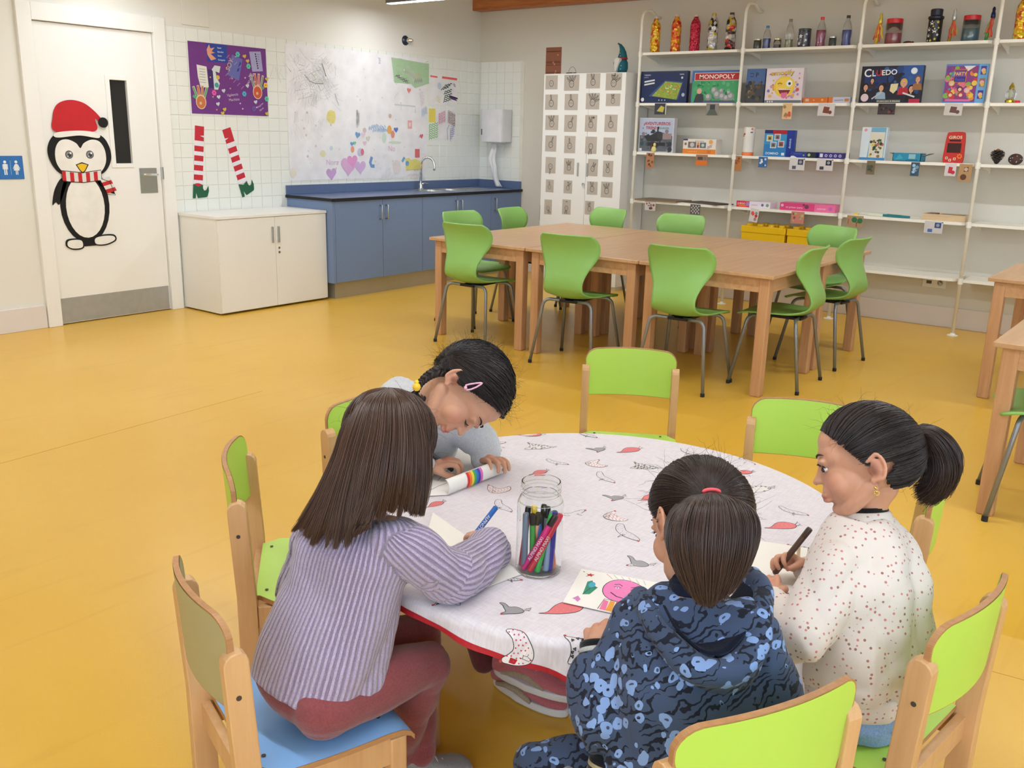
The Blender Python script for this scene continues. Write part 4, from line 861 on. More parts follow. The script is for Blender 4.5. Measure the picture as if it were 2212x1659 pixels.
for a, b_, c in ((.02,.125,(200,180,90)),(.085,.135,(140,140,150)),(.055,.07,(130,140,150)),(.12,.078,(170,90,90))): p.rect(a,b_,a+.052,b_+.052,(226,232,236)); p.rect(a+.006,b_+.006,a+.046,b_+.046,c); p.circ(a+.026,b_+.024,.012,(90,80,80))
p.text('DOMINO', .075,.018,.026,(230,236,240),align='c'); p.rect(.19,0,.255,.218,(28,56,150)); p.text('dominó', .228,.07,.026,(190,210,236),rot=PI/2); p.rect(.155,.012,.18,.034,(226,232,240)); onbox(p, t, .255, -.0005, 0)
t = gbox(-3.742,.215,.046,.16,(34,56,150),'flat blue and black game box lying in front of the domino box right side',SZ[2],x=-.31)
p = Print(); p.rect(.14,0,.215,.046,(34,40,50)); p.poly([(0,0),(.06,0),(.03,.014),(.01,.012)],(230,236,240)); p.circ(.115,.02,.007,(150,180,90)); p.circ(.16,.024,.012,(170,200,150)); p.line([(.03,.03),(.10,.03)],.005,(90,110,200)); onbox(p, t, .215, -.0005, 0)
t = gbox(-3.975,.200,.046,.16,(54,44,130),'flat violet game box with four white pictures by the third post',SZ[2],x=-.31)
p = Print(); p.rect(.01,.01,.035,.038,(226,232,240))
for k in range(4): p.circ(.062+.038*k,.023,.012,(200,200,226)); p.circ(.062+.038*k,.023,.006,(90,80,150))
onbox(p, t, .2, -.0005, 0)
t = gbox(-4.296,.200,.252,.05,(214,226,236),'upright white and sky blue puzzle box with treasure picture',SZ[2],x=-.29,rz=-.06)
p = Print(); p.rect(0,0,.2,.02,(70,140,196)); p.poly([(.06,0.02),(.075,.25),(.19,.25),(.19,.02)],(120,180,214)); p.rect(.07,.02,.185,.215,(226,222,206)); r2 = random.Random(16)
for k in range(34): p.circ(r2.uniform(.08,.175), r2.uniform(.03,.16), r2.uniform(.006,.014), r2.choice([(90,110,60),(60,90,80),(190,110,110),(150,120,70),(226,200,100),(50,70,60)]), n=6)
p.circ(.03,.23,.012,(240,160,170)); onbox(p, t, .2, -.0005, 0)
t = thing('open_carton', 'turquoise open tray box with grey flap on the third shelf', 'box', (-.29, -4.577, SZ[2]), -PI/2)
b = MB(); b.box(-.12,0,0,.09,.14,.004); b.box(-.12,0,0,.09,.004,.062); b.box(-.12,.136,0,.09,.14,.062); b.box(-.12,0,0,-.116,.14,.062); b.box(.086,0,0,.09,.14,.062); b.build('tray', mat('turquoise_carton', (34,140,176), .5), t)
MB().obox((-.13,.07,.055),(.94,0,-.34),(0,1,0),(.34,0,.94),.02,.06,.0012).build('flap', mat('grey_carton', (120,130,130), .6), t)
MB().obox((.12,.07,.052),(.93,0,.3),(0,1,0),(-.3,0,.93),.035,.06,.0012).build('flap', mat('grey_carton', (120,130,130), .6), t)
p = Print(); p.poly([(.02,.01),(.05,.055),(.08,.02)],(70,170,196)); p.rect(.12,.02,.17,.055,(150,196,206)); p.line([(.1,.01),(.19,.012)],.006,(20,100,130)); p.build('printed_cover', t, o=(-.12,-.0005,0))
t = thing('red_pouch', 'red pouch with a dark window and GIROS lettering standing on the third shelf', 'pouch', (-.27, -4.893, SZ[2]), -PI/2)
o = MB().prism(smoothp([(-.068,0),(-.07,.11),(-.062,.21),(-.04,.225),(.04,.228),(.062,.21),(.07,.11),(.066,0),(0,.002)], 4), 'y', 0, .028).build('pouch_body', mat('red_fabric', (196,44,40), .6), t, bev=.008)
p = Print(); p.rect(-.05,.075,.048,.145,(60,30,26)); p.text('GIROS', 0,.178,.03,(236,226,190),align='c',rot=.03,sx=1.1); p.star(.045,.05,.022,(240,150,50),n=7,k=.6); p.circ(.045,.05,.010,(214,60,50))
for a, b_ in ((-.045,.035),(-.02,.02),(.012,.03)): p.rect(a-.009,b_-.009,a+.009,b_+.009,(236,226,200)); p.rect(a-.005,b_-.005,a+.005,b_+.005,(180,60,50))
p.rect(-.04,.158,.04,.170,(40,24,24)); p.build('printed_cover', t, o=(0,-.0085+.0078,0))
t = thing('pine_cone', 'dark upright pine cone on the third shelf near the right edge', 'pine cone', (-.25, -5.194, SZ[2]), -PI/2)
b = MB()
for k in range(70):
    a = k*2.399; h = .008+.088*k/70; r = .050*math.sin(PI*(.12+.83*(1-k/70)))**.8
    d = np.array([math.cos(a), math.sin(a), .35]); d /= np.linalg.norm(d); s_ = np.array([-math.sin(a), math.cos(a), 0]); n_ = np.cross(d, s_)
    b.obox(np.array([0,0,h])+d*r*.6, d, s_, n_, r*.45, .008, .002)
b.build('scales', mat('cone_scale', (64,58,54), .7, noise=.3, scale=60), t, kind='stuff'); MB().ell((0,0,.05), (.026,.026,.048)).build('core', mat('cone_core', (44,34,28), .8), t, smooth=True); MB().ell((.0,0,.103), (.014,.014,.010)).build('tip', mat('cone_tip', (150,80,44), .7), t, smooth=True)
t = thing('brown_ball', 'dark brown decorated ball with small blue dots beside the pine cone', 'ornament', (-.25, -5.318, SZ[2]), -PI/2)
MB().ell((0,0,.041), (.050,.042,.041), 20, 14).build('ball_body', mat('brown_clay', (78,48,40), .6, noise=.2, bump=.6, bscale=90), t, smooth=True)
b = MB(); r2 = random.Random(3)
for k in range(9): a, e = r2.uniform(-1.2,1.2), r2.uniform(-.6,.8); b.ell((.050*math.sin(a)*math.cos(e), -.042*math.cos(a)*math.cos(e), .041+.041*math.sin(e)), (.004,)*3, 8, 6)
b.build('dots', mat('pale_blue_dot', (150,190,220), .4), t, kind='stuff')
# fourth shelf
t = thing('game_board', 'thin brown wooden board lying flat on the left of the fourth shelf', 'board', (-.17, -2.42, SZ[3]), -PI/2)
MB().box(-.24,-.165,0,.20,.14,.011).build('board', wood('walnut_board', (126,100,74), (84,64,48), 4, 'X'), t, bev=.002); MB().box(-.235,-.1655,.002,.195,-.165,.009).build('edge_strip', mat('tan_edge', (150,116,78)), t)
t = thing('game_board', 'thin dark striped board lying turned beside the plain brown board', 'board', (-.175, -2.86, SZ[3]), rot=(0,0,-PI/2-.30))
MB().box(-.20,-.115,0,.20,.115,.010).build('board', wood('dark_board', (110,88,76), (70,56,50), 6, 'Y'), t, bev=.002)
b = MB()
for k in range(14): b.box(-.19+.028*k,-.11,.010,-.178+.028*k,.11,.0108)
b.build('stripes', mat('dark_stripe', (64,50,46)), t)
t = gbox(-3.335,.310,.052,.16,(232,222,232),'flat white and red game box with rounded front on the fourth shelf',SZ[3],x=-.28)
p = Print(); p.rect(0,0,.12,.052,(222,50,70)); p.text('JUEGO', .01,.022,.024,(250,226,220)); p.rect(.02,.006,.09,.016,(240,130,60)); p.rect(.09,.012,.118,.045,(170,140,200)); p.text('madera', .14,.018,.018,(226,150,180)); p.circ(.24,.026,.012,(120,110,150)); p.circ(.285,.026,.014,(120,170,130)); onbox(p, t, .31, -.0005, 0)
t = gbox(-3.815,.460,.062,.19,(238,110,160),'large flat pink game box on the fourth shelf by the third post',SZ[3],x=-.28,rz=.10)
p = Print(); p.rect(0,0,.29,.062,(226,70,130)); p.text('mi primer juego', .05,.02,.022,(246,190,214)); p.circ(.02,.04,.012,(246,190,214)); p.circ(.225,.036,.018,(120,60,90)); p.circ(.20,.05,.010,(120,60,90)); p.text('colores', .31,.02,.024,(250,206,226)); p.circ(.42,.03,.016,(206,110,190)); onbox(p, t, .46, -.0005, 0)
for k, (dy, lab) in enumerate(((.0,'folded fan with cream handle and teal paper, rear one on the fourth shelf'),(-.075,'folded fan with cream handle and teal paper, front one on the fourth shelf'))):
    t = thing('folded_fan', lab, 'fan', (-.20-.05*k, -4.34+dy, SZ[3]), rot=(0,0,-PI/2-.22+.06*k))
    MB().box(-.11,-.012,.0,.045,.012,.022).build('handle', mat('cream_plastic', (222,224,206), .5), t, bev=.003); MB().prism([(.02,-.016),(.20,-.006),(.235,0),(.20,.006),(.02,.016)], 'z', .002, .020).build('paper_blade', mat('teal_paper', (30,120,126), .6), t)
t = thing('wooden_tray', 'pale wooden tray with small compartments on the fourth shelf', 'tray', (-.285, -4.892, SZ[3]), -PI/2)
b = MB(); b.box(-.155,0,0,.155,.012,.048); b.box(-.155,.17,0,.155,.182,.048); b.box(-.155,.012,0,-.143,.17,.048); b.box(.143,.012,0,.155,.17,.048); b.box(-.143,.012,0,.143,.17,.006); b.box(-.06,.012,0,-.052,.17,.04); b.build('tray', wood('pale_wood', (222,196,160), (202,172,132), 3, 'X'), t)
MB().box(-.13,.02,.006,-.07,.16,.050).build('brown_block', mat('brown_block', (130,92,66), .6), t); MB().box(-.045,.02,.006,.135,.16,.044).build('grey_block', mat('grey_block', (130,124,116), .6), t)
t = thing('yellow_bead', 'tiny yellow block lying at the left end of the fourth shelf third bay', 'block', (-.29, -4.23, SZ[3]), -PI/2); MB().box(-.015,-.01,0,.015,.01,.014).build('block_body', mat('toy_yellow', (240,206,60), .4), t, bev=.002)
# yellow stackable storage bricks
YP = mat('yellow_plastic', (236,190,16), .35, noise=.01)
def brick(y, w_, n, lab):
    t = thing('storage_brick', lab, 'storage box', (-.30, y, SZ[4]), -PI/2, group='yellow storage bricks on the bottom shelf')
    MB().box(-w_/2,.02,0,w_/2,.25,.215).build('brick_base', YP, t, bev=.004); l = MB().box(-w_/2-.006,.014,.215,w_/2+.006,.256,.272).build('lid', YP, t, bev=.004)
    for i in range(n):
        for j in range(2): MB().lathe([(.028,0),(.028,.017),(.025,.02)], 18, (-w_/2+w_*(i+.5)/n, .075+.115*j, .272)).build('stud', YP, l, auto=.5)
brick(-3.447, .395, 4, 'long yellow eight-stud storage brick with lid behind the tables'); brick(-3.775, .215, 2, 'short yellow four-stud storage brick beside the long one')
# picture cards hanging from the shelf edges
CL = [(-2.388,.128,.096,1,'photo of the letter board game','M',(50,54,70),(200,190,80)),(-2.9,.13,.1,1,'grey photo of a board game box','M',(140,136,130),(90,100,90)),(-3.576,.087,.125,1,'photo of the emoji game','M',(226,190,140),(226,90,60)),(-3.9,.147,.097,1,'white card with brown drawing','M',(214,206,206),(130,70,50)),(-4.374,.14,.083,1,'dark photo of the detective game','M',(60,52,56),(130,70,66)),(-4.859,.136,.086,1,'white card with dark brown square','M',(206,200,194),(110,76,70)),
(-2.314,.087,.136,2,'orange brown photo card','M',(176,120,84),(80,44,34)),(-2.833,.12,.092,2,'card with orange lower half','M',(170,120,90),(226,120,40)),(-3.175,.083,.128,2,'tan photo card by the second post','M',(180,120,66),(140,80,50)),(-3.406,.085,.088,2,'small blue photo card','M',(50,110,170),(220,220,226)),(-3.705,.14,.097,2,'white card with two camera pictures','M',(216,210,210),(60,60,76)),(-3.939,.145,.092,2,'white card with dark camera and ladder pictures','M',(216,210,210),(40,40,50)),(-4.308,.07,.107,2,'narrow green brown photo card','M',(120,106,80),(60,70,60)),(-4.644,.068,.104,2,'narrow blue photo card','M',(56,84,110),(130,160,180)),(-4.9,.085,.092,2,'white card with red pouch photo','M',(216,206,210),(200,50,60)),(-5.003,.097,.128,2,'brown card with black dice drawing','M',(180,140,96),(70,54,44)),
(-2.346,.12,.084,3,'white card with brown beads','M',(206,196,190),(110,60,56)),(-2.807,.105,.09,3,'card with black zigzag pattern','M',(90,86,84),(206,200,196)),(-3.363,.085,.114,3,'tilted colourful card','M',(216,210,206),(190,60,60)),(-3.757,.12,.099,3,'salmon pink card','M',(206,130,116),(140,150,90)),(-4.235,.14,.088,3,'tan card with two green round trees','M',(176,140,104),(40,120,80)),(-4.838,.145,.091,3,'grey white card with two blue squares','M',(206,202,202),(50,80,130))]
rown = {1:'second',2:'third',3:'fourth'}
for i, (y, w_, h, k, lab, _, c1, c2) in enumerate(CL):
    t = thing('picture_card', f'{lab} hanging from the {rown[k]} shelf edge', 'card', (-.3225, y, SZ[k]-.004-h), -PI/2, group='picture cards on the shelf edges')
    til = [0,0,0,.03,0,.02,0,0,0,0,0,0,0,0,0,.02,0,0,.12,0,0,0][i]; t.rotation_euler = (0, til, -PI/2)
    w_ *= .93
    MB().box(-w_/2,-.0012,0,w_/2,0,h).build('card', mat('pcard_%d_%d_%d' % c1, c1, .6), t); p = Print(); r2 = random.Random(60+i)
    if i == 20:
        p.rect(.01,.02,.014,.06,(120,60,40)); p.circ(.06,.055,.022,c2); p.circ(.105,.05,.022,c2); p.line([(.08,.0),(.08,.03),(.065,.045)],.006,(110,70,50)); p.line([(.08,.03),(.098,.045)],.006,(110,70,50))
    elif i == 17:
        for a in range(6):
            for b_ in range(5):
                if (a+b_) % 2: p.rect(.008+a*.014,.008+b_*.015,.02+a*.014,.021+b_*.015,c2)
    elif i in (10, 11, 21):
        p.rect(w_*.55,h*.45,w_*.9,h*.9,c2); p.circ(w_*.72,h*.68,h*.14,(150,160,180)); p.rect(w_*.2,h*.08,w_*.45,h*.35,tuple(int(c*1.2)+20 for c in c2)); p.rect(w_*.92,h*.88,w_*.98,h*.96,(50,60,130))
    elif i == 7:
        p.rect(0,0,w_,h*.42,c2); p.rect(w_*.15,h*.5,w_*.6,h*.8,(90,70,64)); p.rect(w_*.65,h*.5,w_*.9,h*.85,(130,120,110))
    elif i == 0:
        p.poly([(w_*.2,h*.3),(w_*.55,h*.8),(w_*.85,h*.65),(w_*.75,h*.2)],c2); p.rect(w_*.93,0,w_,h,(226,222,206))
    elif i == 1:
        p.poly([(w_*.05,0),(w_*.28,h*.5),(w_*.7,h*.5),(w_*.95,0)],c2); p.rect(w_*.3,h*.5,w_*.7,h*.9,(60,60,62))
    elif i == 15:
        p.poly([(w_*.4,h*.55),(w_*.75,h*.6),(w_*.7,h*.85),(w_*.38,h*.8)],c2); p.circ(w_*.55,h*.7,.014,(206,180,150)); p.circ(w_*.42,h*.25,.022,(100,66,50))
    elif i in (3, 5, 14):
        p.poly([(w_*.3,h*.25),(w_*.65,h*.2),(w_*.7,h*.7),(w_*.35,h*.75)],c2); p.circ(w_*.75,h*.3,.014,c2)
    else:
        for q_ in range(9): p.circ(r2.uniform(.015,w_-.015), r2.uniform(.015,h-.015), r2.uniform(.006,.014), r2.choice([c2, tuple(min(255,int(c*1.3)) for c in c2), tuple(int(c*.7) for c in c1)]), n=7)
    p.build('printed_picture', t, o=(-w_/2,-.0014,0))
# things on the tall cupboard
t = thing('garden_gnome', 'tall gnome figure in a teal starry hat with white beard on the tall cupboard', 'figure', (-.22, -1.90, 2.0), rot=(0,0,-PI/2-.2))
TE = mat('teal_cloth', (16,98,112), .7); TR = mat('gnome_trim', (170,36,44), .6); WB = mat('white_beard', (226,222,214), .9, bump=.5, bscale=120)
MB().lathe([(.052,0),(.055,.01),(.05,.014)], 20).build('base', mat('dark_base', (60,58,54), .6), t, auto=.5)
MB().lathe([(.045,.012),(.055,.05),(.052,.10),(.035,.135)], 22).build('robe', TE, t, smooth=True)
MB().tube([(0,.0,.13),(0,0,.155),(.0,0,.19),(-.012,0,.225),(-.035,0,.255),(-.055,0,.268)], [.046,.042,.032,.022,.013,.006], 16).build('hat', TE, t, smooth=True)
MB().tube([(0,0,.128),(0,0,.142)], [.048,.048], 20).build('hat_band', TR, t, smooth=True)
MB().ell((-.060,0,.270), (.009,)*3, 10, 8).build('hat_bell', mat('bell_brass', (150,130,80), .3, .8), t, smooth=True)
MB().prism(smoothp([(-.035,.13),(.025,.132),(.0,.06),(-.02,.015),(-.038,.07)], 4), 'y', -.070, -.035).build('beard', WB, t, bev=.008); MB().ell((-.018,-.058,.128), (.009,.009,.008), 10, 8).build('nose', mat('gnome_skin', (222,170,140), .6), t, smooth=True)
MB().tube([(-.055,-.03,.02),(-.06,-.03,.10),(-.075,-.03,.115),(-.082,-.03,.10),(-.078,-.03,.085)], .003, 6).build('crook', mat('crook_wood', (140,130,120), .6), t, smooth=True)
p = Print(base=.0); 
for a, b_ in ((-.02,.16),(.015,.18),(.0,.21),(.02,.155),(.035,.07),(.03,.04)): p.star(a, b_, .006, (226,230,220))
p.build('hat_stars', t, o=(0,-.053,0))
t = thing('wire_basket', 'small dark twig basket with thin wire handle on the tall cupboard left side', 'basket', (-.22, -1.33, 2.0), -PI/2)
b = MB(); r2 = random.Random(5)
for k in range(26): a = r2.uniform(0,6.28); b.tube([(.05*math.cos(a),.03*math.sin(a),.004+r2.uniform(0,.018)),(.055*math.cos(a+1.3),.032*math.sin(a+1.3),.006+r2.uniform(0,.018))], .003, 5)
b.build('twigs', mat('dark_twig', (84,70,62), .8), t, kind='stuff'); MB().tube([(.045*math.cos(a)+.012,0,.008+.068*math.sin(a)) for a in np.linspace(0,PI,12)], .0018, 6).build('handle', mat('wire', (120,116,112), .4, .5), t)

# ================================================================ TABLES
BEECH = wood('beech_table', (208,164,120), (190,144,102), 2.2, 'X'); BEECHZ = wood('beech_leg', (206,160,118), (186,138,98), 2.2, 'Z'); LAM = wood('beech_laminate', (204,164,124), (190,148,108), 1.6, 'X', .33)
def big_table(loc, lab, W_=.868, D_=.868, H=.71, rz=0, group='beech tables pushed together'):
    t = thing('school_table', lab, 'table', (loc[0], loc[1], 0), rz, group=group)
    MB().box(-D_/2+.003, -W_/2+.003, H-.022, D_/2-.003, W_/2-.003, H).build('tabletop', LAM, t, bev=.004)
    s = .062
    for a in (-1, 1):
        for b_ in (-1, 1):
            x, y = a*(D_/2-.033-s/2), b_*(W_/2-.033-s/2); MB().box(x-s/2, y-s/2, 0, x+s/2, y+s/2, H-.023).build('leg', BEECHZ, t, bev=.006)
    for a in (-1, 1):
        MB().box(a*(D_/2-.05)-.011, -W_/2+.09, H-.105, a*(D_/2-.05)+.011, W_/2-.09, H-.023).build('apron', BEECH, t)
        MB().box(-D_/2+.09, a*(W_/2-.05)-.011, H-.105, D_/2-.09, a*(W_/2-.05)+.011, H-.023).build('apron', BEECH, t)
    return t
pos = ['left','middle','right']
for r_ in range(2):
    for k in range(3):
        big_table((-2.693+.868*r_, -2.563-.860*k), f'beech table in the {["near","far"][r_]} row of the joined tables, {pos[k]} one', W_=.858)
big_table((-3.70, -6.46), 'separate beech table at the right edge, nearer one', W_=.9, D_=.92, group='separate tables at the right edge'); big_table((-1.76, -6.06), 'separate beech table at the right edge, farther one', W_=.9, D_=.92, group='separate tables at the right edge')

# ---------- moulded plastic chairs
GP = mat('green_plastic', (138,188,98), .42, noise=.02); GREY = mat('grey_metal', (140,144,150), .38, .6, noise=.03)
def catmull(P, n):
    P = np.array(P, float); out = []
    m = len(P)-1
    for k in range(n):
        s_ = k/(n-1)*m; i = min(int(s_), m-1); t = s_-i
        p0, p1, p2, p3 = P[max(i-1,0)], P[i], P[i+1], P[min(i+2, m)]
        out.append(.5*((2*p1)+(-p0+p2)*t+(2*p0-5*p1+4*p2-p3)*t*t+(-p0+3*p1-3*p2+p3)*t**3))
    return out
PRF = [(.215,.418,.150,0),(.20,.432,.188,0),(.14,.442,.205,.004),(.03,.436,.198,.012),(-.08,.432,.172,.016),(-.155,.448,.150,.014),(-.205,.495,.138,.0),(-.215,.56,.136,-.012),(-.195,.63,.158,-.03),(-.180,.70,.196,-.05),(-.185,.765,.210,-.055),(-.205,.815,.200,-.045),(-.222,.842,.170,-.03)]
def plastic_chair(lab, group='green plastic chairs around the joined tables'):
    t = thing('plastic_chair', lab, 'chair', (0,0,0), group=group)
    R_ = catmull(PRF, 44); NU = 19; V = []; F = []
    for (y, z, hw, cv) in R_:
        for i in range(NU):
            u = -1+2*i/(NU-1); back = max(0, min(1, (z-.47)/.12)); V.append((u*hw, y+back*(-cv)*u*u*1.0, z+(1-back)*cv*u*u*1.4))
    for j in range(len(R_)-1):
        for i in range(NU-1): F.append((j*NU+i, j*NU+i+1, (j+1)*NU+i+1, (j+1)*NU+i))
    o = MB().add(V, F).build('seat_shell', GP, t, smooth=True); m = o.modifiers.new('s', 'SOLIDIFY'); m.thickness = .009; m.offset = 0
    for sx in (-1, 1):
        for sy in (-1, 1):
            y0 = -.13 if sy < 0 else .13
            pts = [(sx*.03, y0*.9, .415), (sx*.13, y0, .418)]+[(sx*(.13+.045*math.sin(a)), y0+sy*.02*math.sin(a), .418-.045*(1-math.cos(a))) for a in np.linspace(.3, 1.35, 5)]+[(sx*.222, sy*.212, .012)]
            l = MB().tube(pts, .0105, 10).build('leg', GREY, t, smooth=True); MB().tube([(sx*.2222,sy*.212,.0),(sx*.2215,sy*.2115,.02)], .0125, 10).build('foot_cap', M_black, l)
    MB().box(-.06,-.14,.408,.06,.14,.422).build('seat_bracket', M_black, t)
    return t
c0_ = plastic_chair('green plastic chair at the left end of the joined tables, left one')
c0_.location = (-2.51, -2.06, 0); c0_.rotation_euler = (0,0,PI-.08)
for x, y, a, lab in ((-3.055,-2.55,-PI/2+.03,'green plastic chair with its back to us, first of three on the near side'),(-3.08,-3.40,-PI/2+.10,'green plastic chair with its back to us, second of three on the near side'),(-3.10,-4.19,-PI/2+.06,'green plastic chair with its back to us, third of three on the near side'),
    (-2.67,-4.60,.05,'green plastic chair at the right end of the tables, nearer one'),(-1.90,-4.60,-.10,'green plastic chair at the right end of the tables, farther one'),
    (-1.86,-2.08,PI+.12,'green plastic chair at the left end of the joined tables, farther one'),(-1.38,-2.42,PI/2-.25,'green plastic chair on the far side in front of the tall cupboard'),(-1.42,-3.17,PI/2+.03,'green plastic chair on the far side before the first shelf bay'),(-1.40,-4.33,PI/2-.35,'green plastic chair on the far side in front of the yellow bricks')):
    dup(c0_, (x, y, 0), a, lab)
dup(c0_, (-3.92,-6.24,0), .25, 'green plastic chair half out of frame at the right edge beside the nearer separate table'); 

# ---------- small wooden chairs
BW = wood('beech_chair', (214,170,122), (198,152,104), 2.0, 'Z', .4); PLY = mat('ply_edge', (176,128,84), .5, noise=.15, scale=60, stretch=(1,1,20))
LG = mat('lime_laminate', (180,218,88), .42, noise=.01); LB = mat('sky_blue_laminate', (130,176,230), .42, noise=.01); LO = mat('olive_laminate', (168,160,120), .45, noise=.01)
def wood_chair(lab, back=LG, seat=LG, hw=.172):
    t = thing('wooden_chair', lab, 'chair', (0,0,0))
    for s in (-1, 1):
        b = MB(); prof = [(-.170,0),(-.122,0),(-.126,.33),(-.138,.545)]+[(-.1605+.0225*math.cos(a), .553+.022*math.sin(a)) for a in np.linspace(.1, PI-.1, 7)]+[(-.183,.545),(-.172,.33)]
        b.prism(prof, 'x', s*hw-.0145, s*hw+.0145); l = b.build('back_leg', BW, t, bev=.004)
        MB().tube([(s*(hw+.0147),-.16,.49),(s*(hw+.0155),-.16,.49)], .005, 10).build('screw', mat('dark_screw', (70,60,54), .5), l)
        MB().box(s*(hw-.003)-.016, .125, 0, s*(hw-.003)+.016, .160, .297).build('front_leg', BW, t, bev=.004)
        MB().box(s*(hw-.002)-.010, -.125, .238, s*(hw-.002)+.010, .127, .297).build('side_rail', BW, t, bev=.002)
    MB().box(-hw+.012, .135, .245, hw-.012, .153, .297).build('front_rail', BW, t); MB().box(-hw+.0145, -.150, .245, hw-.0145, -.132, .297).build('rear_rail', BW, t)
    ns = 16; rows = [(-.150+.020, .3045)]+[(y, .3045+.0-.006*math.sin(PI*(y+.13)/.29)) for y in np.linspace(-.12,.12,8)]+[(.15,.300),(.168,.292),(.176,.281)]
    b = MB(); b.m = 0; n = len(rows)
    w_ = lambda y: hw-.017 if y < -.10 else hw+.014
    T = [(-w_(y), y, z+.011) for y, z in rows]+[(w_(y), y, z+.011) for y, z in rows]; B = [(a, y, z-.011) for a, y, z in T]
    b.add(T+B, [(i, i+1, n+i+1, n+i) for i in range(n-1)]+[(2*n+i, 3*n+i, 3*n+i+1, 2*n+i+1) for i in range(n-1)]+[(i, 2*n+i, 2*n+i+1, i+1) for i in range(n-1)]+[(n+i, n+i+1, 3*n+i+1, 3*n+i) for i in range(n-1)]+[(0, n, 3*n, 2*n), (n-1, 3*n-1, 4*n-1, 2*n-1)])
    st = b.build('seat', PLY, t)
    b = MB(); TT = [(a*(1-.006), y+(-.0005 if y > .17 else 0), z+.0008) for a, y, z in T]; b.add(TT, [(i, i+1, n+i+1, n+i) for i in range(n-1)]); b.build('seat_laminate', seat, st, smooth=True)
    for sx in (-1, 1):
        for y, z in ((-.105,.3165),(.125,.3135)): MB().lathe([(.0045,0),(.0045,.0008)], 10, (sx*(hw-.045), y, z)).build('seat_screw', mat('dark_screw', (70,60,54), .5), st)
    # curved backrest panel
    def outline():
        H0, H1 = .455, .638; W2 = hw+.004; r = .045; pts = [(-W2+.004, H0), (W2-.004, H0)]
        pts += [(W2-r+r*math.cos(a), H1-r+r*math.sin(a)) for a in np.linspace(0, PI/2, 7)]
        for u in np.linspace(.8, -.8, 7): pts.append((u*(W2-r), H1+.004*(1-u*u)))
        pts += [(-W2+r-r*math.cos(a), H1-r+r*math.sin(a)) for a in np.linspace(PI/2, 0, 7)]
        return pts
    NX, NZ = 25, 9; ol = outline(); W2 = hw+.004
    def topz(x):
        r = .045; d = abs(x)-(W2-r)
        return .638+.004*(1-(x/(W2-r))**2) if d < 0 else .638-r+math.sqrt(max(0, r*r-d*d))
    def Pn(i, j, off):
        x = -W2+2*W2*(.5-.5*math.cos(PI*i/(NX-1))); x = max(-W2+.0006, min(W2-.0006, x)); zt = topz(x); z = .455+(zt-.455)*j/(NZ-1)
        yc = -.158-.030*(1-(x/W2)**2)-.06*(z-.45)
        return (x, yc+off, z)
    V = [Pn(i, j, .0055) for j in range(NZ) for i in range(NX)]; V2 = [Pn(i, j, -.0055) for j in range(NZ) for i in range(NX)]; n0 = len(V)
    F = [(j*NX+i, j*NX+i+1, (j+1)*NX+i+1, (j+1)*NX+i) for j in range(NZ-1) for i in range(NX-1)]
    F2 = [tuple(k+n0 for k in f)[::-1] for f in F]; S_ = []
    for i in range(NX-1): S_ += [(i, i+n0, i+1+n0, i+1), ((NZ-1)*NX+i, (NZ-1)*NX+i+1, (NZ-1)*NX+i+1+n0, (NZ-1)*NX+i+n0)]
    for j in range(NZ-1): S_ += [(j*NX, (j+1)*NX, (j+1)*NX+n0, j*NX+n0), (j*NX+NX-1, j*NX+NX-1+n0, (j+1)*NX+NX-1+n0, (j+1)*NX+NX-1)]
    br = MB().add(V+V2, F+F2+S_).build('backrest', PLY, t)
    for off, nm in ((.0063, 'front_laminate'), (-.0063, 'rear_laminate')):
        VV = [Pn(i, j, off) for j in range(NZ) for i in range(NX)]; c_ = np.array([0, -.17, .53]); VV = [(c_[0]+(a-c_[0])*.985, b_, c_[2]+(z-c_[2])*.975) for a, b_, z in VV]
        MB().add(VV, F).build(nm, back, br, smooth=True)
    return t
# centre, facing angle (0 = facing +y)
def place(t, L, R):
    L, R = np.array(L), np.array(R); m = (L+R)/2; d = (R-L)/np.linalg.norm(R-L); f = np.array([-d[1], d[0]])
    c = m+f*.160; t.location = (c[0], c[1], 0); t.rotation_euler = (0, 0, math.atan2(d[1], d[0])); return c, f
wc = {}
wc['blue'] = place(wood_chair('wooden chair with sky blue seat and olive backrest under the girl in lilac', LO, LB, .156), (-7.101,-5.147), (-7.204,-5.445))
wc['left'] = place(wood_chair('empty lime green chair at the left, turned side-on to the camera'), (-6.581,-4.651), (-6.796,-4.899))
wc['grey'] = place(wood_chair('lime green chair behind the girl in lilac holding the girl with the braid'), (-5.955,-4.70), (-6.279,-4.645))
wc['mid'] = place(wood_chair('empty lime green chair across the round table, facing the camera'), (-4.905,-5.066), (-5.087,-4.765))
wc['rt'] = place(wood_chair('empty lime green chair half hidden behind the head of the ponytail girl in dots'), (-5.20,-5.875), (-5.306,-5.547))
wc['edge'] = place(wood_chair('lime green chair seen edge-on behind the girl in dots'), (-5.80,-6.20), (-5.463,-6.13))
wc['polka'] = place(wood_chair('lime green chair carrying the girl in the dotted sweater'), (-6.472,-6.365), (-6.112,-6.415))
wc['camo'] = place(wood_chair('lime green chair nearest the camera with the girl in the blue hoodie'), (-6.992,-6.154), (-6.672,-6.307))


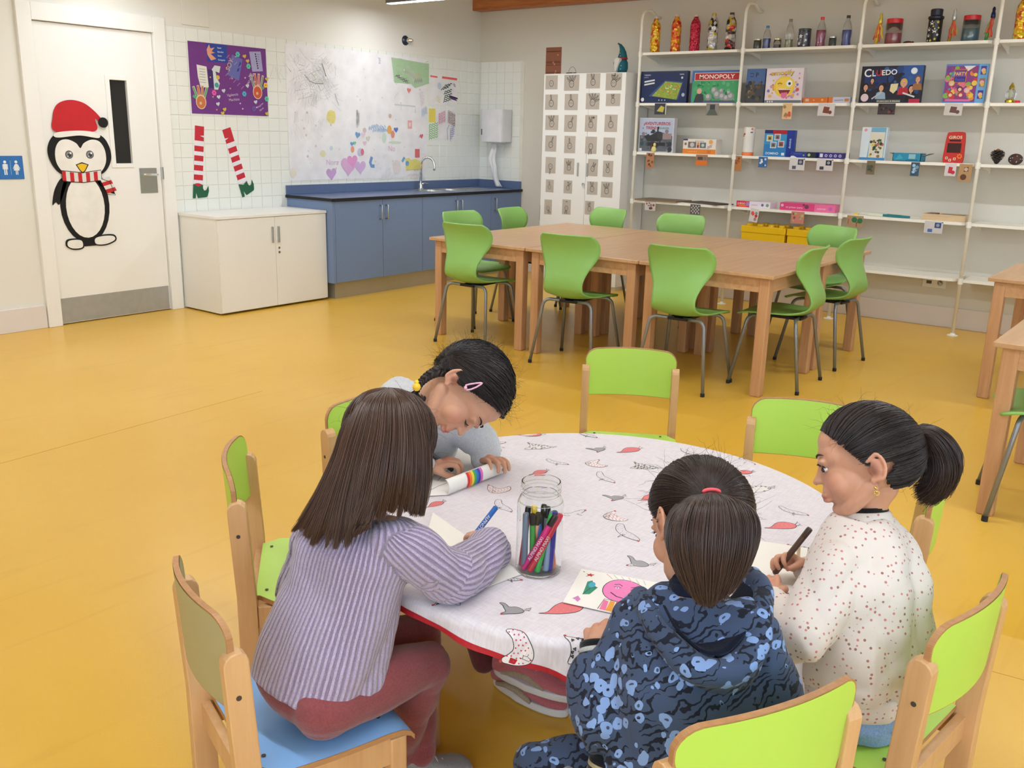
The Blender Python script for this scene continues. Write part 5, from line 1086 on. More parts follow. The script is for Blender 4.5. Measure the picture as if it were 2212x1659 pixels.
# ================================================================ ROUND TABLE
TC = np.array([-6.2017, -5.5425]); TR_ = .628; TZ = .536
rt = thing('round_table', 'low round table under the chicken print tablecloth', 'table', (TC[0], TC[1], 0))
MB().lathe([(TR_-.01,.508),(TR_-.004,.512),(TR_-.004,.528),(TR_-.01,.532)], 64).build('tabletop', LAM, rt, auto=.6)
for k in range(4):
    a = math.atan2(.20,-.41)+k*PI/2; x, y = .455*math.cos(a), .455*math.sin(a)
    MB().lathe([(.024,0),(.029,.006),(.031,.5),(.031,.508)], 20, (x, y, 0)).build('leg', BEECHZ, rt, auto=.6)
for k in range(4):
    a0 = math.atan2(.20,-.41)+k*PI/2; p0 = np.array([math.cos(a0), math.sin(a0)])*.455; p1 = np.array([math.cos(a0+PI/2), math.sin(a0+PI/2)])*.455; c = (p0+p1)/2; d = (p1-p0)/np.linalg.norm(p1-p0)
    MB().obox((c[0], c[1], .478), (d[0], d[1], 0), (-d[1], d[0], 0), (0,0,1), np.linalg.norm(p1-p0)/2-.02, .01, .03).build('apron', BEECH, rt)
def hang(th):
    d = math.degrees(th) % 360
    xs = [0, 60, 120, 150, 178, 189, 200, 210, 225, 240, 252, 265, 290, 310, 330, 360]; ys = [.035,.03,.03,.03,.032,.045,.062,.078,.10,.14,.185,.175,.11,.07,.05,.035]
    return float(np.interp(d, xs, ys))
def cloth_pt(s, th, off=0.0):
    """s = distance along the cloth from the table centre"""
    R = TR_+.002; rr_ = .018
    if s <= R-rr_: r, z = s, TZ
    else:
        q = s-(R-rr_); arc = rr_*PI/2
        if q < arc: a = q/rr_; r, z = R-rr_+rr_*math.sin(a), TZ-rr_*(1-math.cos(a))
        else:
            q -= arc; r = R+q*.10+.010*math.sin(th*19+1)*min(1, q/.06)+.006*math.sin(th*33)*min(1, q/.06); z = TZ-rr_-q*.99
    return np.array([TC[0]+r*math.cos(th), TC[1]+r*math.sin(th), z+off+(.0008*math.sin(r*40+th*3) if s < R-.03 else 0)])
def cloth_mat():
    m, nt, b = nodemat('tablecloth_cotton'); L = nt.links
    tc = N(nt, 'ShaderNodeTexCoord')
    mp = N(nt, 'ShaderNodeMapping'); mp.inputs['Rotation'].default_value = (0,0,.35); mp.inputs['Scale'].default_value = (260, 30, 30); L.new(tc.outputs['Object'], mp.inputs[0])
    n1 = N(nt, 'ShaderNodeTexNoise', Scale=1.0, Detail=2.0); L.new(mp.outputs[0], n1.inputs['Vector'])
    mp2 = N(nt, 'ShaderNodeMapping'); mp2.inputs['Rotation'].default_value = (0,0,.35); mp2.inputs['Scale'].default_value = (30, 260, 30); L.new(tc.outputs['Object'], mp2.inputs[0])
    n2 = N(nt, 'ShaderNodeTexNoise', Scale=1.0, Detail=2.0); L.new(mp2.outputs[0], n2.inputs['Vector'])
    ad = N(nt, 'ShaderNodeMath', operation='ADD'); L.new(n1.outputs['Fac'], ad.inputs[0]); L.new(n2.outputs['Fac'], ad.inputs[1])
    rp = N(nt, 'ShaderNodeMapRange'); rp.inputs['From Min'].default_value = .6; rp.inputs['From Max'].default_value = 1.4; L.new(ad.outputs[0], rp.inputs['Value'])
    mx = N(nt, 'ShaderNodeMix', data_type='RGBA'); L.new(rp.outputs[0], mx.inputs['Factor']); mx.inputs['A'].default_value = (*lin((206,198,206)), 1); mx.inputs['B'].default_value = (*lin((226,220,226)), 1)
    L.new(mx.outputs['Result'], b.inputs['Base Color']); b.inputs['Roughness'].default_value = .62; b.inputs['Specular IOR Level'].default_value = .35
    n3 = N(nt, 'ShaderNodeTexNoise', Scale=6.0, Detail=3.0, Distortion=.5); L.new(tc.outputs['Object'], n3.inputs['Vector'])
    bp = N(nt, 'ShaderNodeBump', Strength=.22, Distance=.02); L.new(n3.outputs['Fac'], bp.inputs['Height']); bp2 = N(nt, 'ShaderNodeBump', Strength=.12, Distance=.001); L.new(ad.outputs[0], bp2.inputs['Height']); L.new(bp.outputs[0], bp2.inputs['Normal']); L.new(bp2.outputs[0], b.inputs['Normal'])
    return m
NT = 240; V = []; F = []
SS = [0.02]+list(np.linspace(.1, TR_-.02, 10))
rows = []
for s in SS: rows.append([cloth_pt(s, 2*PI*i/NT) for i in range(NT)])
for k in range(1, 19):
    rows.append([cloth_pt(TR_-.016+(.012+hang(2*PI*i/NT))*k/18, 2*PI*i/NT) for i in range(NT)])
for r_ in rows: V += r_
for j in range(len(rows)-1):
    for i in range(NT): F.append((j*NT+i, j*NT+(i+1) % NT, (j+1)*NT+(i+1) % NT, (j+1)*NT+i))
F.append(tuple(range(NT))[::-1])
cl = MB().add(V, F).build('tablecloth', cloth_mat(), None, smooth=True); tag(cl, 'pale lilac tablecloth with printed chickens and a red hem over the round table', 'tablecloth')
V = []; F = []
for i in range(NT+1):
    th = 2*PI*i/NT; e = TR_-.004+hang(th)
    a, b_ = cloth_pt(e-.0095, th), cloth_pt(e+.001, th); o_ = np.array([math.cos(th), math.sin(th), 0])*.0012
    V += [a+o_+(0,0,.0004), b_+o_, b_-o_, a-o_]
for i in range(NT): F += [(4*i+k, 4*i+(k+1) % 4, 4*i+4+(k+1) % 4, 4*i+4+k) for k in range(4)]
MB().add(V, F).build('red_hem', mat('red_bias_tape', (176,22,36), .7), cl)
# chickens
CH = [('G',-5.839,-5.27,-5.795,-5.294),('R',-5.797,-5.348,-5.732,-5.378),('S',-5.651,-5.468,-5.655,-5.539),('B',-5.849,-5.426,-5.857,-5.486),('P',-5.925,-5.323,-5.918,-5.377),('S',-5.998,-5.229,-5.975,-5.284),('S',-5.724,-5.156,-5.714,-5.215),('B',-5.914,-5.096,-5.912,-5.163),('R',-5.866,-5.025,-5.818,-5.078),('P',-5.969,-5.016,-5.984,-5.063),('R',-6.116,-5.263,-6.067,-5.28),('S',-5.991,-5.388,-6.003,-5.46),('P',-6.282,-5.252,-6.23,-5.272),('S',-6.33,-5.302,-6.341,-5.372),('R',-6.467,-5.204,-6.419,-5.214),('G',-6.12,-5.501,-6.086,-5.535),('S',-6.289,-5.497,-6.232,-5.506),('R',-6.079,-5.582,-6.025,-5.605),('P',-6.218,-5.565,-6.198,-5.615),('S',-6.261,-5.614,-6.282,-5.697),('G',-6.392,-5.728,-6.386,-5.781),('S',-6.648,-5.58,-6.623,-5.61),('B',-6.815,-5.56,-6.76,-5.55),('G',-6.74,-5.647,-6.723,-5.695),('R',-6.709,-5.731,-6.638,-5.773),('P',-6.845,-5.775,-6.801,-5.725),('B',-6.759,-5.815,-6.745,-5.874),('R',-5.732,-5.683,-5.693,-5.716),('S',-5.61,-5.638,-5.615,-5.691),('B',-5.812,-5.74,-5.792,-5.803),('S',-5.895,-5.877,-5.879,-5.94),('R',-6.029,-5.903,-5.972,-5.949),('B',-6.097,-5.981,-6.09,-6.027),('G',-6.339,-6.052,-6.337,-6.085)]
def chick(kind, rnd):
    # unit outline, tail at left (0,0) -> head right (1,.45)
    if kind == 'R': o_ = [(-.05,.02),(.15,.02),(.4,.18),(.62,.24),(.8,.2),(.95,.08),(.9,-.06),(.7,-.14),(.4,-.12),(.15,-.05)]
    elif kind == 'G': o_ = [(0,.18),(.12,.22),(.25,.16),(.4,.05),(.6,.12),(.85,.05),(.95,-.08),(.8,-.22),(.55,-.3),(.35,-.38),(.28,-.34),(.38,-.22),(.25,-.05),(.15,.08)]
    elif kind == 'P': o_ = [(0,-.12),(.06,.12),(.2,.32),(.3,.42),(.4,.38),(.42,.22),(.5,.05),(.75,-.02),(1,.05),(.98,-.1),(.8,-.28),(.45,-.34),(.15,-.28)]
    elif kind == 'B': o_ = [(0,.12),(.25,.16),(.55,.22),(.8,.28),(1,.22),(.95,.05),(.8,-.12),(.6,-.28),(.4,-.42),(.32,-.40),(.33,-.2),(.22,0)]
    else: o_ = [(0,.2),(.08,.26),(.2,.2),(.4,.08),(.65,.06),(.9,.0),(1,-.08),(.85,-.14),(.55,-.16),(.25,-.08),(.08,.05)]
    return o_
class Pc(Print): pass
p = Print(step=.0001, base=.0004); rr = random.Random(21)
for kd, x0, y0, x1, y1 in CH:
    a = np.array([x0, y0]); d = np.array([x1, y1])-a; L_ = np.linalg.norm(d); d = d/L_; nrm = np.array([-d[1], d[0]])
    L_ *= 1.15; hk_ = L_*(1.15 if kd == 'S' else 1.25)
    f = lambda u, v: tuple(a+d*(u*L_)+nrm*(v*hk_))
    o_ = smoothp([f(u, v) for u, v in chick(kd, rr)], 3); K = (52,46,50)
    body = {'R':(226,120,124),'G':(160,158,162),'P':(236,228,230),'B':(228,222,222),'S':(220,214,222)}[kd]
    p.n = 0; p.poly(o_, body); p.line(o_, .0014, K, closed=True)
    uv = []
    for i in range(7):
        for j in range(-3, 4): uv.append(((i+.5+.25*(j % 2))/7, j*.085))
    from mathutils.geometry import intersect_point_tri_2d
    def inside(q):
        c = False; n = len(o_); j = n-1
        for i in range(n):
            if (o_[i][1] > q[1]) != (o_[j][1] > q[1]) and q[0] < (o_[j][0]-o_[i][0])*(q[1]-o_[i][1])/(o_[j][1]-o_[i][1]+1e-12)+o_[i][0]: c = not c
            j = i
        return c
    if kd != 'G':
        for u, v in uv:
            q = f(u, v)
            if not inside(q): continue
            p.n = 3
            if kd == 'R': p.circ(q[0], q[1], .0011, (240,170,170), n=5)
            elif kd == 'P': p.circ(q[0], q[1], .0017, (206,60,70), n=6)
            elif kd == 'B':
                if rr.random() < .8:
                    for k in range(3): p.n = 3; p.circ(q[0]+.0019*math.cos(2.1*k+u*5), q[1]+.0019*math.sin(2.1*k+u*5), .0019, (40,36,38), n=5)
            else: p.circ(q[0], q[1], .0012, (90,84,90), n=5)
    p.n = 5
    hp_ = {'R':None,'G':(.31,-.38),'P':(.34,.45),'B':(.0,.15),'S':(1.0,-.1)}[kd]
    if hp_: q = f(*hp_); p.circ(q[0], q[1], .0032, (196,70,76), n=6)
    ft = {'R':(.93,-.02),'G':(.93,0),'P':(.05,-.2),'B':(.95,.2),'S':(.5,-.16)}[kd]
    for k in range(2):
        b0 = f(ft[0], ft[1]+.06*k); dx = .14 if kd != 'S' else .03; b1 = f(ft[0]+dx, ft[1]+.05+.12*k-(.16 if kd == 'S' else 0)); p.line([b0, b1], .0011, K)
        for m_ in (-1, 1): p.line([b1, f(ft[0]+dx+.05, ft[1]+.05+.12*k+.05*m_-(.16 if kd == 'S' else 0))], .001, K)
def on_cloth(x, y, h):
    dx, dy = x-TC[0], y-TC[1]; s = math.hypot(dx, dy); th = math.atan2(dy, dx); q = cloth_pt(s, th)
    R = TR_+.002-.018
    if s <= R: return (q[0], q[1], q[2]+h*.6+.0002)
    n_ = np.array([math.cos(th), math.sin(th), .35]); n_ /= np.linalg.norm(n_); return tuple(q+n_*(h+.0010))
p.build('chicken_print', cl, fn=on_cloth)
# ================================================================ PEOPLE
A = np.array
def camray(x, y): return CF+CR*(x-1106)/1995.455-CU*(y-829.5)/1995.455
def D(x, y, d): return CC+camray(x, y)*d          # point at a measured distance along the view axis
def Z(x, y, z): r = camray(x, y); return CC+r*((z-CC[2])/r[2])
def unit(v): v = A(v, float); return v/(np.linalg.norm(v)+1e-12)
def caps(mb, pts, rad, n=14, sub=5):
    """chain of tapered capsules along a smoothed path"""
    P = [A(p, float) for p in pts]; K = len(P)
    if K > 2:
        Q = catmull([list(p)+[r] for p, r in zip(P, rad)], (K-1)*sub+1); P = [q[:3] for q in Q]; rad = [q[3] for q in Q]
    mb.tube(P, rad, n)
    mb.ell(P[0], (rad[0],)*3, n, 8); mb.ell(P[-1], (rad[-1],)*3, n, 8)
def loft(mb, secs, n=30):
    V = []
    for c, ax, ay, rx, ry in secs:
        for k in range(n):
            a = 2*PI*k/n; ca, sa = math.cos(a), math.sin(a); e = .85
            V.append(A(c)+A(ax)*rx*abs(ca)**e*np.sign(ca)+A(ay)*ry*abs(sa)**e*np.sign(sa))
    m = len(secs); F = [(i*n+k, i*n+(k+1) % n, (i+1)*n+(k+1) % n, (i+1)*n+k) for i in range(m-1) for k in range(n)]
    F += [tuple(range(n))[::-1], tuple((m-1)*n+k for k in range(n))]
    mb.add(V, F)
def remesh(mb, name, voxel, smooth=3, m=None, parent=None):
    me = mb.mesh('tmp', m or M_white); o = bpy.data.objects.new('tmp', me); COL.objects.link(o)
    r = o.modifiers.new('r', 'REMESH'); r.mode = 'VOXEL'; r.voxel_size = voxel; r.use_smooth_shade = True
    if smooth: s = o.modifiers.new('s', 'SMOOTH'); s.factor = .5; s.iterations = smooth
    dg = bpy.context.evaluated_depsgraph_get(); dg.update(); nm = bpy.data.meshes.new_from_object(o.evaluated_get(dg)); bpy.data.objects.remove(o)
    nm.name = name; nm.materials.clear(); nm.materials.append(m or M_white)
    nm.polygons.foreach_set('use_smooth', [True]*len(nm.polygons)); ob = bpy.data.objects.new(name, nm); link(ob, parent); return ob
def getv(o): v = np.empty(len(o.data.vertices)*3, np.float32); o.data.vertices.foreach_get('co', v); return v.reshape(-1, 3).astype(float)
def setv(o, V): o.data.vertices.foreach_set('co', V.astype(np.float32).ravel()); o.data.update()
def getn(o): v = np.empty(len(o.data.vertices)*3, np.float32); o.data.vertices.foreach_get('normal', v); return v.reshape(-1, 3).astype(float)
def fattr(o, name, vals): a = o.data.attributes.new(name, 'FLOAT', 'POINT'); a.data.foreach_set('value', np.asarray(vals, np.float32))
def cattr(o, cols): a = o.data.color_attributes.new('Col', 'FLOAT_COLOR', 'POINT'); c = np.ones((len(cols), 4), np.float32); c[:, :3] = cols; a.data.foreach_set('color', c.ravel())
def wrinkle(o, amp, scale, seed, stretch=(1,1,1)):
    V = getv(o); n = getn(o); r = np.random.default_rng(seed); S = A(stretch); h = np.zeros(len(V)); W_ = V*S
    warp = np.zeros_like(W_)
    for k in range(3):
        d = r.normal(size=3); d /= np.linalg.norm(d); warp += np.outer(np.sin(W_@d*scale*.6+r.uniform(0, 6)), r.normal(size=3))*.35/scale
    for k in range(7):
        d = r.normal(size=3); d /= np.linalg.norm(d); f = scale*r.uniform(.6, 1.8); h += np.abs(np.sin((W_+warp)@d*f+r.uniform(0, 6)))/(1+.5*k)
    h = (h-h.mean())/(h.std()+1e-9); setv(o, V+n*(h*amp)[:, None])
def segd(V, a, b):
    ab = b-a; t = np.clip(((V-a)@ab)/(ab@ab), 0, 1); return np.linalg.norm(V-(a+t[:, None]*ab), axis=1), t
# ---- head, hand, shoe
def head_axes(fwd, up):
    f = unit(fwd); u = A(up, float); u = unit(u-f*(u@f)); r = np.cross(f, u); return r, f, u
def head_prims(mb, H, ax, s=1.0):
    r, f, u = ax
    def L(x, y, z): return H+(r*x+f*y+u*z)*s
    X = [r, f, u]
    E_ = lambda c, rad, nu=22, nv=16: mb.ell(L(*c), [q*s for q in rad], nu, nv, X)
    E_((0,-.008,.010), (.071,.087,.079)); E_((0,.026,-.030), (.058,.058,.066)); E_((0,.045,.012), (.055,.040,.040))
    for sx in (-1, 1):
        E_((sx*.033,.050,-.040), (.024,.024,.028)); caps(mb, [L(sx*.052,.0,-.055), L(sx*.036,.036,-.082), L(sx*.008,.056,-.091)], [.016*s,.016*s,.015*s], 10, 3)
        E_((sx*.024,.078,.004), (.019,.009,.006)); E_((sx*.0080,.0875,-.0345), (.0054,.0058,.0046), 10, 8)
        # ear: bowl, helix and lobe
        caps(mb, [L(sx*.068,-.010,-.022), L(sx*.079,-.013,-.022)], [.010*s, .012*s], 10); E_((sx*.082,-.015,-.021), (.0050,.0135,.0215), 14, 10)
        hp_ = [L(sx*.080,.002,-.006)]+[L(sx*(.084+.006*math.sin(t)), -.012-.0165*math.sin(t), -.018+.0255*math.cos(t)) for t in np.linspace(.15, 2.6, 9)]+[L(sx*.082,-.008,-.041)]
        caps(mb, hp_, [.0036*s]*len(hp_), 8, 2); E_((sx*.081,-.005,-.041), (.0045,.006,.007), 8, 6)
    E_((0,.060,-.089), (.017,.014,.013)); [E_((q_*.0265,.0725,-.0035), (.0125,.0088,.0050), 12, 8) for q_ in (-1, 1)]; caps(mb, [L(0,.080,-.004), L(0,.086,-.020), L(0,.0945,-.033)], [.0060*s,.0064*s,.0072*s], 10, 3); E_((0,.034,.036), (.056,.047,.042))
    E_((0,.080,-.061), (.022,.010,.0055), 14, 8); E_((0,.078,-.070), (.019,.010,.0058), 14, 8); E_((0,.072,-.052), (.026,.014,.014))
def hand_prims(mb, W_, d, n, curl=.5, side=1, s=1.0, spread=.10, thumb=.6, curls=None):
    """W_ wrist, d finger direction, n palm normal, side +1: thumb on the +(d x n) side"""
    d = unit(d); n = unit(A(n)-d*(A(n)@d)); t = np.cross(d, n)*side
    caps(mb, [W_-d*.012*s, W_+d*.014*s, W_+d*.030*s], [.0165*s, .017*s, .017*s], 12, 2)
    for k in range(4):
        o_ = (1.5-k)*.0148*s; L_ = (.040, .046, .043, .034)[k]*s; kn = W_+d*((.058, .062, .060, .053)[k])*s+t*o_*1.08
        caps(mb, [W_+d*.012*s+t*o_*.62, kn], [.0105*s, .0082*s], 10)
        c = (curls[k] if curls else curl*(1+.08*k)); p = kn.copy(); a = c*.45; fan = spread*(1.5-k)*.5; dd = unit(d+t*fan); R0 = (.0069, .0071, .0069, .0062)[k]*s
        pts = [p]; rr = [R0*1.05]
        for j, fr in enumerate((.46, .30, .24)):
            v = unit(dd*math.cos(a)+n*math.sin(a)); p = p+v*L_*fr*1.05; pts.append(p); rr.append(R0*(.96, .88, .74)[j]); a += c*(.95, .7, .5)[j]
        caps(mb, pts, rr, 10, 3)
    b0 = W_+d*.014*s+t*.014*s; b1 = W_+d*.032*s+t*.030*s+n*.008*s; b2 = b1+unit(d*.75+t*(.55-thumb*.8)+n*thumb)*.022*s; b3 = b2+unit(d*.85+t*(.15-thumb*.9)+n*thumb*.7)*.018*s
    caps(mb, [b0, b1, b2, b3], [.011*s, .0095*s, .0080*s, .0062*s], 10, 3)
def shoe(parent, heel, toe, upv, Ln, upper, sole, name='shoe', s=1.0, label=None, collar=True):
    f = unit(A(toe)-A(heel)); u = unit(A(upv)-f*(A(upv)@f)); r = np.cross(f, u); H = A(heel)
    mb = MB(); 
    secs = []
    for t, wd, h in ((0,.026,.052),(.12,.031,.058),(.3,.030,.060),(.45,.031,.050),(.62,.036,.038),(.8,.037,.030),(.93,.028,.024),(1.0,.012,.014)):
        secs.append((H+f*(t*Ln)+u*(.018+h/2)*s, r, u, wd*s, h/2*s))
    loft(mb, secs, 20); caps(mb, [H+f*.045*s+u*.05*s, H+f*.035*s+u*.085*s], [.030*s, .031*s], 12) if collar else None
    o = remesh(mb, name, .004, 3, upper, parent)
    if label: o['label'] = label
    b = MB(); ring = []
    for t in np.linspace(0, 2*PI, 33)[:-1]:
        c, q = math.cos(t), math.sin(t); w_ = (.034+.006*(c > 0)*c)*s; ring.append((Ln*.5+Ln*.53*c, w_*q*(1-.12*(c < -.2))))
    V = [H+f*a+r*b_ for a, b_ in ring]+[H+f*a+r*b_+u*.020*s for a, b_ in ring]; n = len(ring)
    b.add(V, [tuple(range(n))[::-1], tuple(range(n, 2*n))]+[(i, (i+1) % n, (i+1) % n+n, i+n) for i in range(n)])
    b.build('sole', sole, o, bev=.004, auto=.6)
    lc_ = MB()
    for k in range(3): q = H+f*(.50+.09*k)*Ln+u*(.062-.008*k)*s; lc_.tube([q-r*.018*s-u*.003, q+u*.003, q+r*.018*s-u*.003], .0022*s, 6)
    lc_.build('laces', sole, o, smooth=True, kind='stuff')
    return o
# ---- skin colouring
def skin_mat(name, rough=.48):
    if name in _mc: return _mc[name]
    m = attrmat(name, rough=rough, bump=.08, bscale=900, spec=.4); b = m.node_tree.nodes['Principled BSDF']
    b.inputs['Subsurface Weight'].default_value = .12; b.inputs['Subsurface Radius'].default_value = (.012, .005, .003); b.inputs['Subsurface Scale'].default_value = .6
    return m
def color_skin(o, base, H, ax, s=1.0, hands=(), smile=False):
    V = getv(o); c = np.tile(A(lin(base)), (len(V), 1)); r, f, u = ax
    Lc = np.stack([(V-H)@r, (V-H)@f, (V-H)@u], 1)/s
    def blend(mask, col): 
        nonlocal c
        c = c*(1-mask[:, None])+A(lin(col))*mask[:, None]
    def g(p, rad): return np.exp(-(((Lc-A(p))/A(rad))**2).sum(1))
    for sx in (-1, 1):
        blend(.38*g((sx*.036,.066,-.040), (.018,.02,.016)), (226,120,104)); blend(.30*g((sx*.078,-.02,-.02), (.012,.02,.03)), (206,104,84)); blend(.25*g((sx*.026,.08,-.002), (.016,.012,.007)), (150,100,84))
        blend(.7*np.clip(1.3*g((sx*.088,-.009,-.020), (.010,.0085,.013)), 0, 1), (120,60,46))  # shade of the ear hollow, painted into the skin colour
    blend(.8*np.clip(1.4*g((0,.086,-.0655), (.019,.012,.0075)), 0, 1), (196,96,92)); blend(.75*g((0,.090,-.0652), (.020,.01,.0014)), (110,44,44))
    for h in hands: blend(.35*np.exp(-(((V-h)/.02)**2).sum(1)), (222,120,100))
    cattr(o, c)
def face_bits(parent, H, ax, s=1.0, closed=False, eyec=(60,36,24), white=True):
    r, f, u = ax; L = lambda x, y, z: H+(r*x+f*y+u*z)*s
    for sx in (-1, 1):
        if not closed:
            e = MB(); e.ell(L(sx*.0255,.0725,-.010), (.0092*s,.0082*s,.0056*s), 16, 12, [r, f, u]); o = e.build('eye', mat('eye_white', (226,220,216), .2, noise=0), parent, smooth=True)
            e = MB(); e.ell(L(sx*.0272,.0785,-.011), (.0068*s,.0040*s,.0054*s), 14, 10, [r, f, u]); e.build('iris', mat('iris_%d' % eyec[0], eyec, .15, noise=.1), o, smooth=True)
        b = MB(); zt = -.0055 if not closed else -.012
        b.tube([L(sx*(.014+.026*t), .0815-.009*t*t+.0015, zt+(.0055*math.sin(PI*t) if not closed else -.003*math.sin(PI*t))-.003*t) for t in np.linspace(0, 1, 8)], [.0008*s,.0013*s,.0016*s,.0017*s,.0017*s,.0016*s,.0013*s,.0008*s], 6)
        for t in np.linspace(.15, .95, 9):
            p0 = L(sx*(.014+.026*t), .083-.009*t*t, zt+(.0055*math.sin(PI*t) if not closed else -.003*math.sin(PI*t))-.003*t); b.tube([p0, p0+(r*sx*.003*t+f*.006+u*(.002 if not closed else -.004))*s], [.0006*s,.0002*s], 4, False)
        b.build('eyelashes', mat('lash_black', (22,16,14), .6), parent, smooth=True)
        b = MB(); b.tube([L(sx*(.012+.032*t), .0865-.013*t*t, .0125+.0055*math.sin(PI*t*.8)) for t in np.linspace(0, 1, 8)], [.0012*s,.0019*s,.0022*s,.0022*s,.0020*s,.0016*s,.0012*s,.0006*s], 6)
        b.build('eyebrow', mat('brow_brown', (44,28,22), .8), parent, smooth=True)
# ---- hair
def strands_mesh(P, rad, name, base, parent, var=.25, rough=.34, m=None, tipfade=.35):
    """P: (S,K,3) strand points"""
    P = A(P); S, K, _ = P.shape; T = np.gradient(P, axis=1); T /= np.linalg.norm(T, axis=2, keepdims=True)+1e-9
    refs = [CF, A([.37,.21,.90]), A([.9,-.3,.1]), A([-.2,.95,.2])]
    q_ = np.stack([np.linalg.norm(np.cross(T, x_), axis=2).min(1) for x_ in refs], 1).argmax(1); ref = np.broadcast_to(A(refs)[q_][:, None, :], P.shape); U = np.cross(T, ref); U /= np.linalg.norm(U, axis=2, keepdims=True)+1e-9; W_ = np.cross(T, U)
    tt = np.linspace(0, 1, K); R = rad*(1-(1-tipfade)*tt**2.2); R = R[None, :, None]*np.random.default_rng(3).uniform(.7, 1.25, (S, 1, 1))
    V = np.stack([P+R*(U*math.cos(a)+W_*math.sin(a)) for a in (0, 2*PI/3, 4*PI/3)], 2).reshape(-1, 3)
    s_, k_, j_ = np.meshgrid(np.arange(S), np.arange(K-1), np.arange(3), indexing='ij'); b = (s_*K+k_)*3; j2 = (j_+1) % 3
    F = np.stack([b+j_, b+j2, b+3+j2, b+3+j_], -1).reshape(-1, 4)
    me = bpy.data.meshes.new(name); me.vertices.add(len(V)); me.vertices.foreach_set('co', V.astype(np.float32).ravel())
    me.loops.add(F.size); me.loops.foreach_set('vertex_index', F.astype(np.int32).ravel()); me.polygons.add(len(F))
    me.polygons.foreach_set('loop_start', np.arange(0, F.size, 4, dtype=np.int32)); me.update(calc_edges=True)
    me.polygons.foreach_set('use_smooth', [True]*len(F))
    o = bpy.data.objects.new(name, me); link(o, parent)
    g = np.random.default_rng(5); f = g.uniform(1-var, 1+var*1.6, (S, 1, 1)); base = A(base)
    c = lin(base); C = np.broadcast_to(A(c)[None, None, None, :], (S, K, 3, 3))*f[..., None]*(1+.35*tt[None, :, None, None])
    cattr(o, np.clip(C.reshape(-1, 3), 0, 1)); me.materials.append(m or hairm()); return o
def hairm():
    if 'hair' in _mc: return _mc['hair']
    m = attrmat('hair', rough=.36, spec=.5); return m
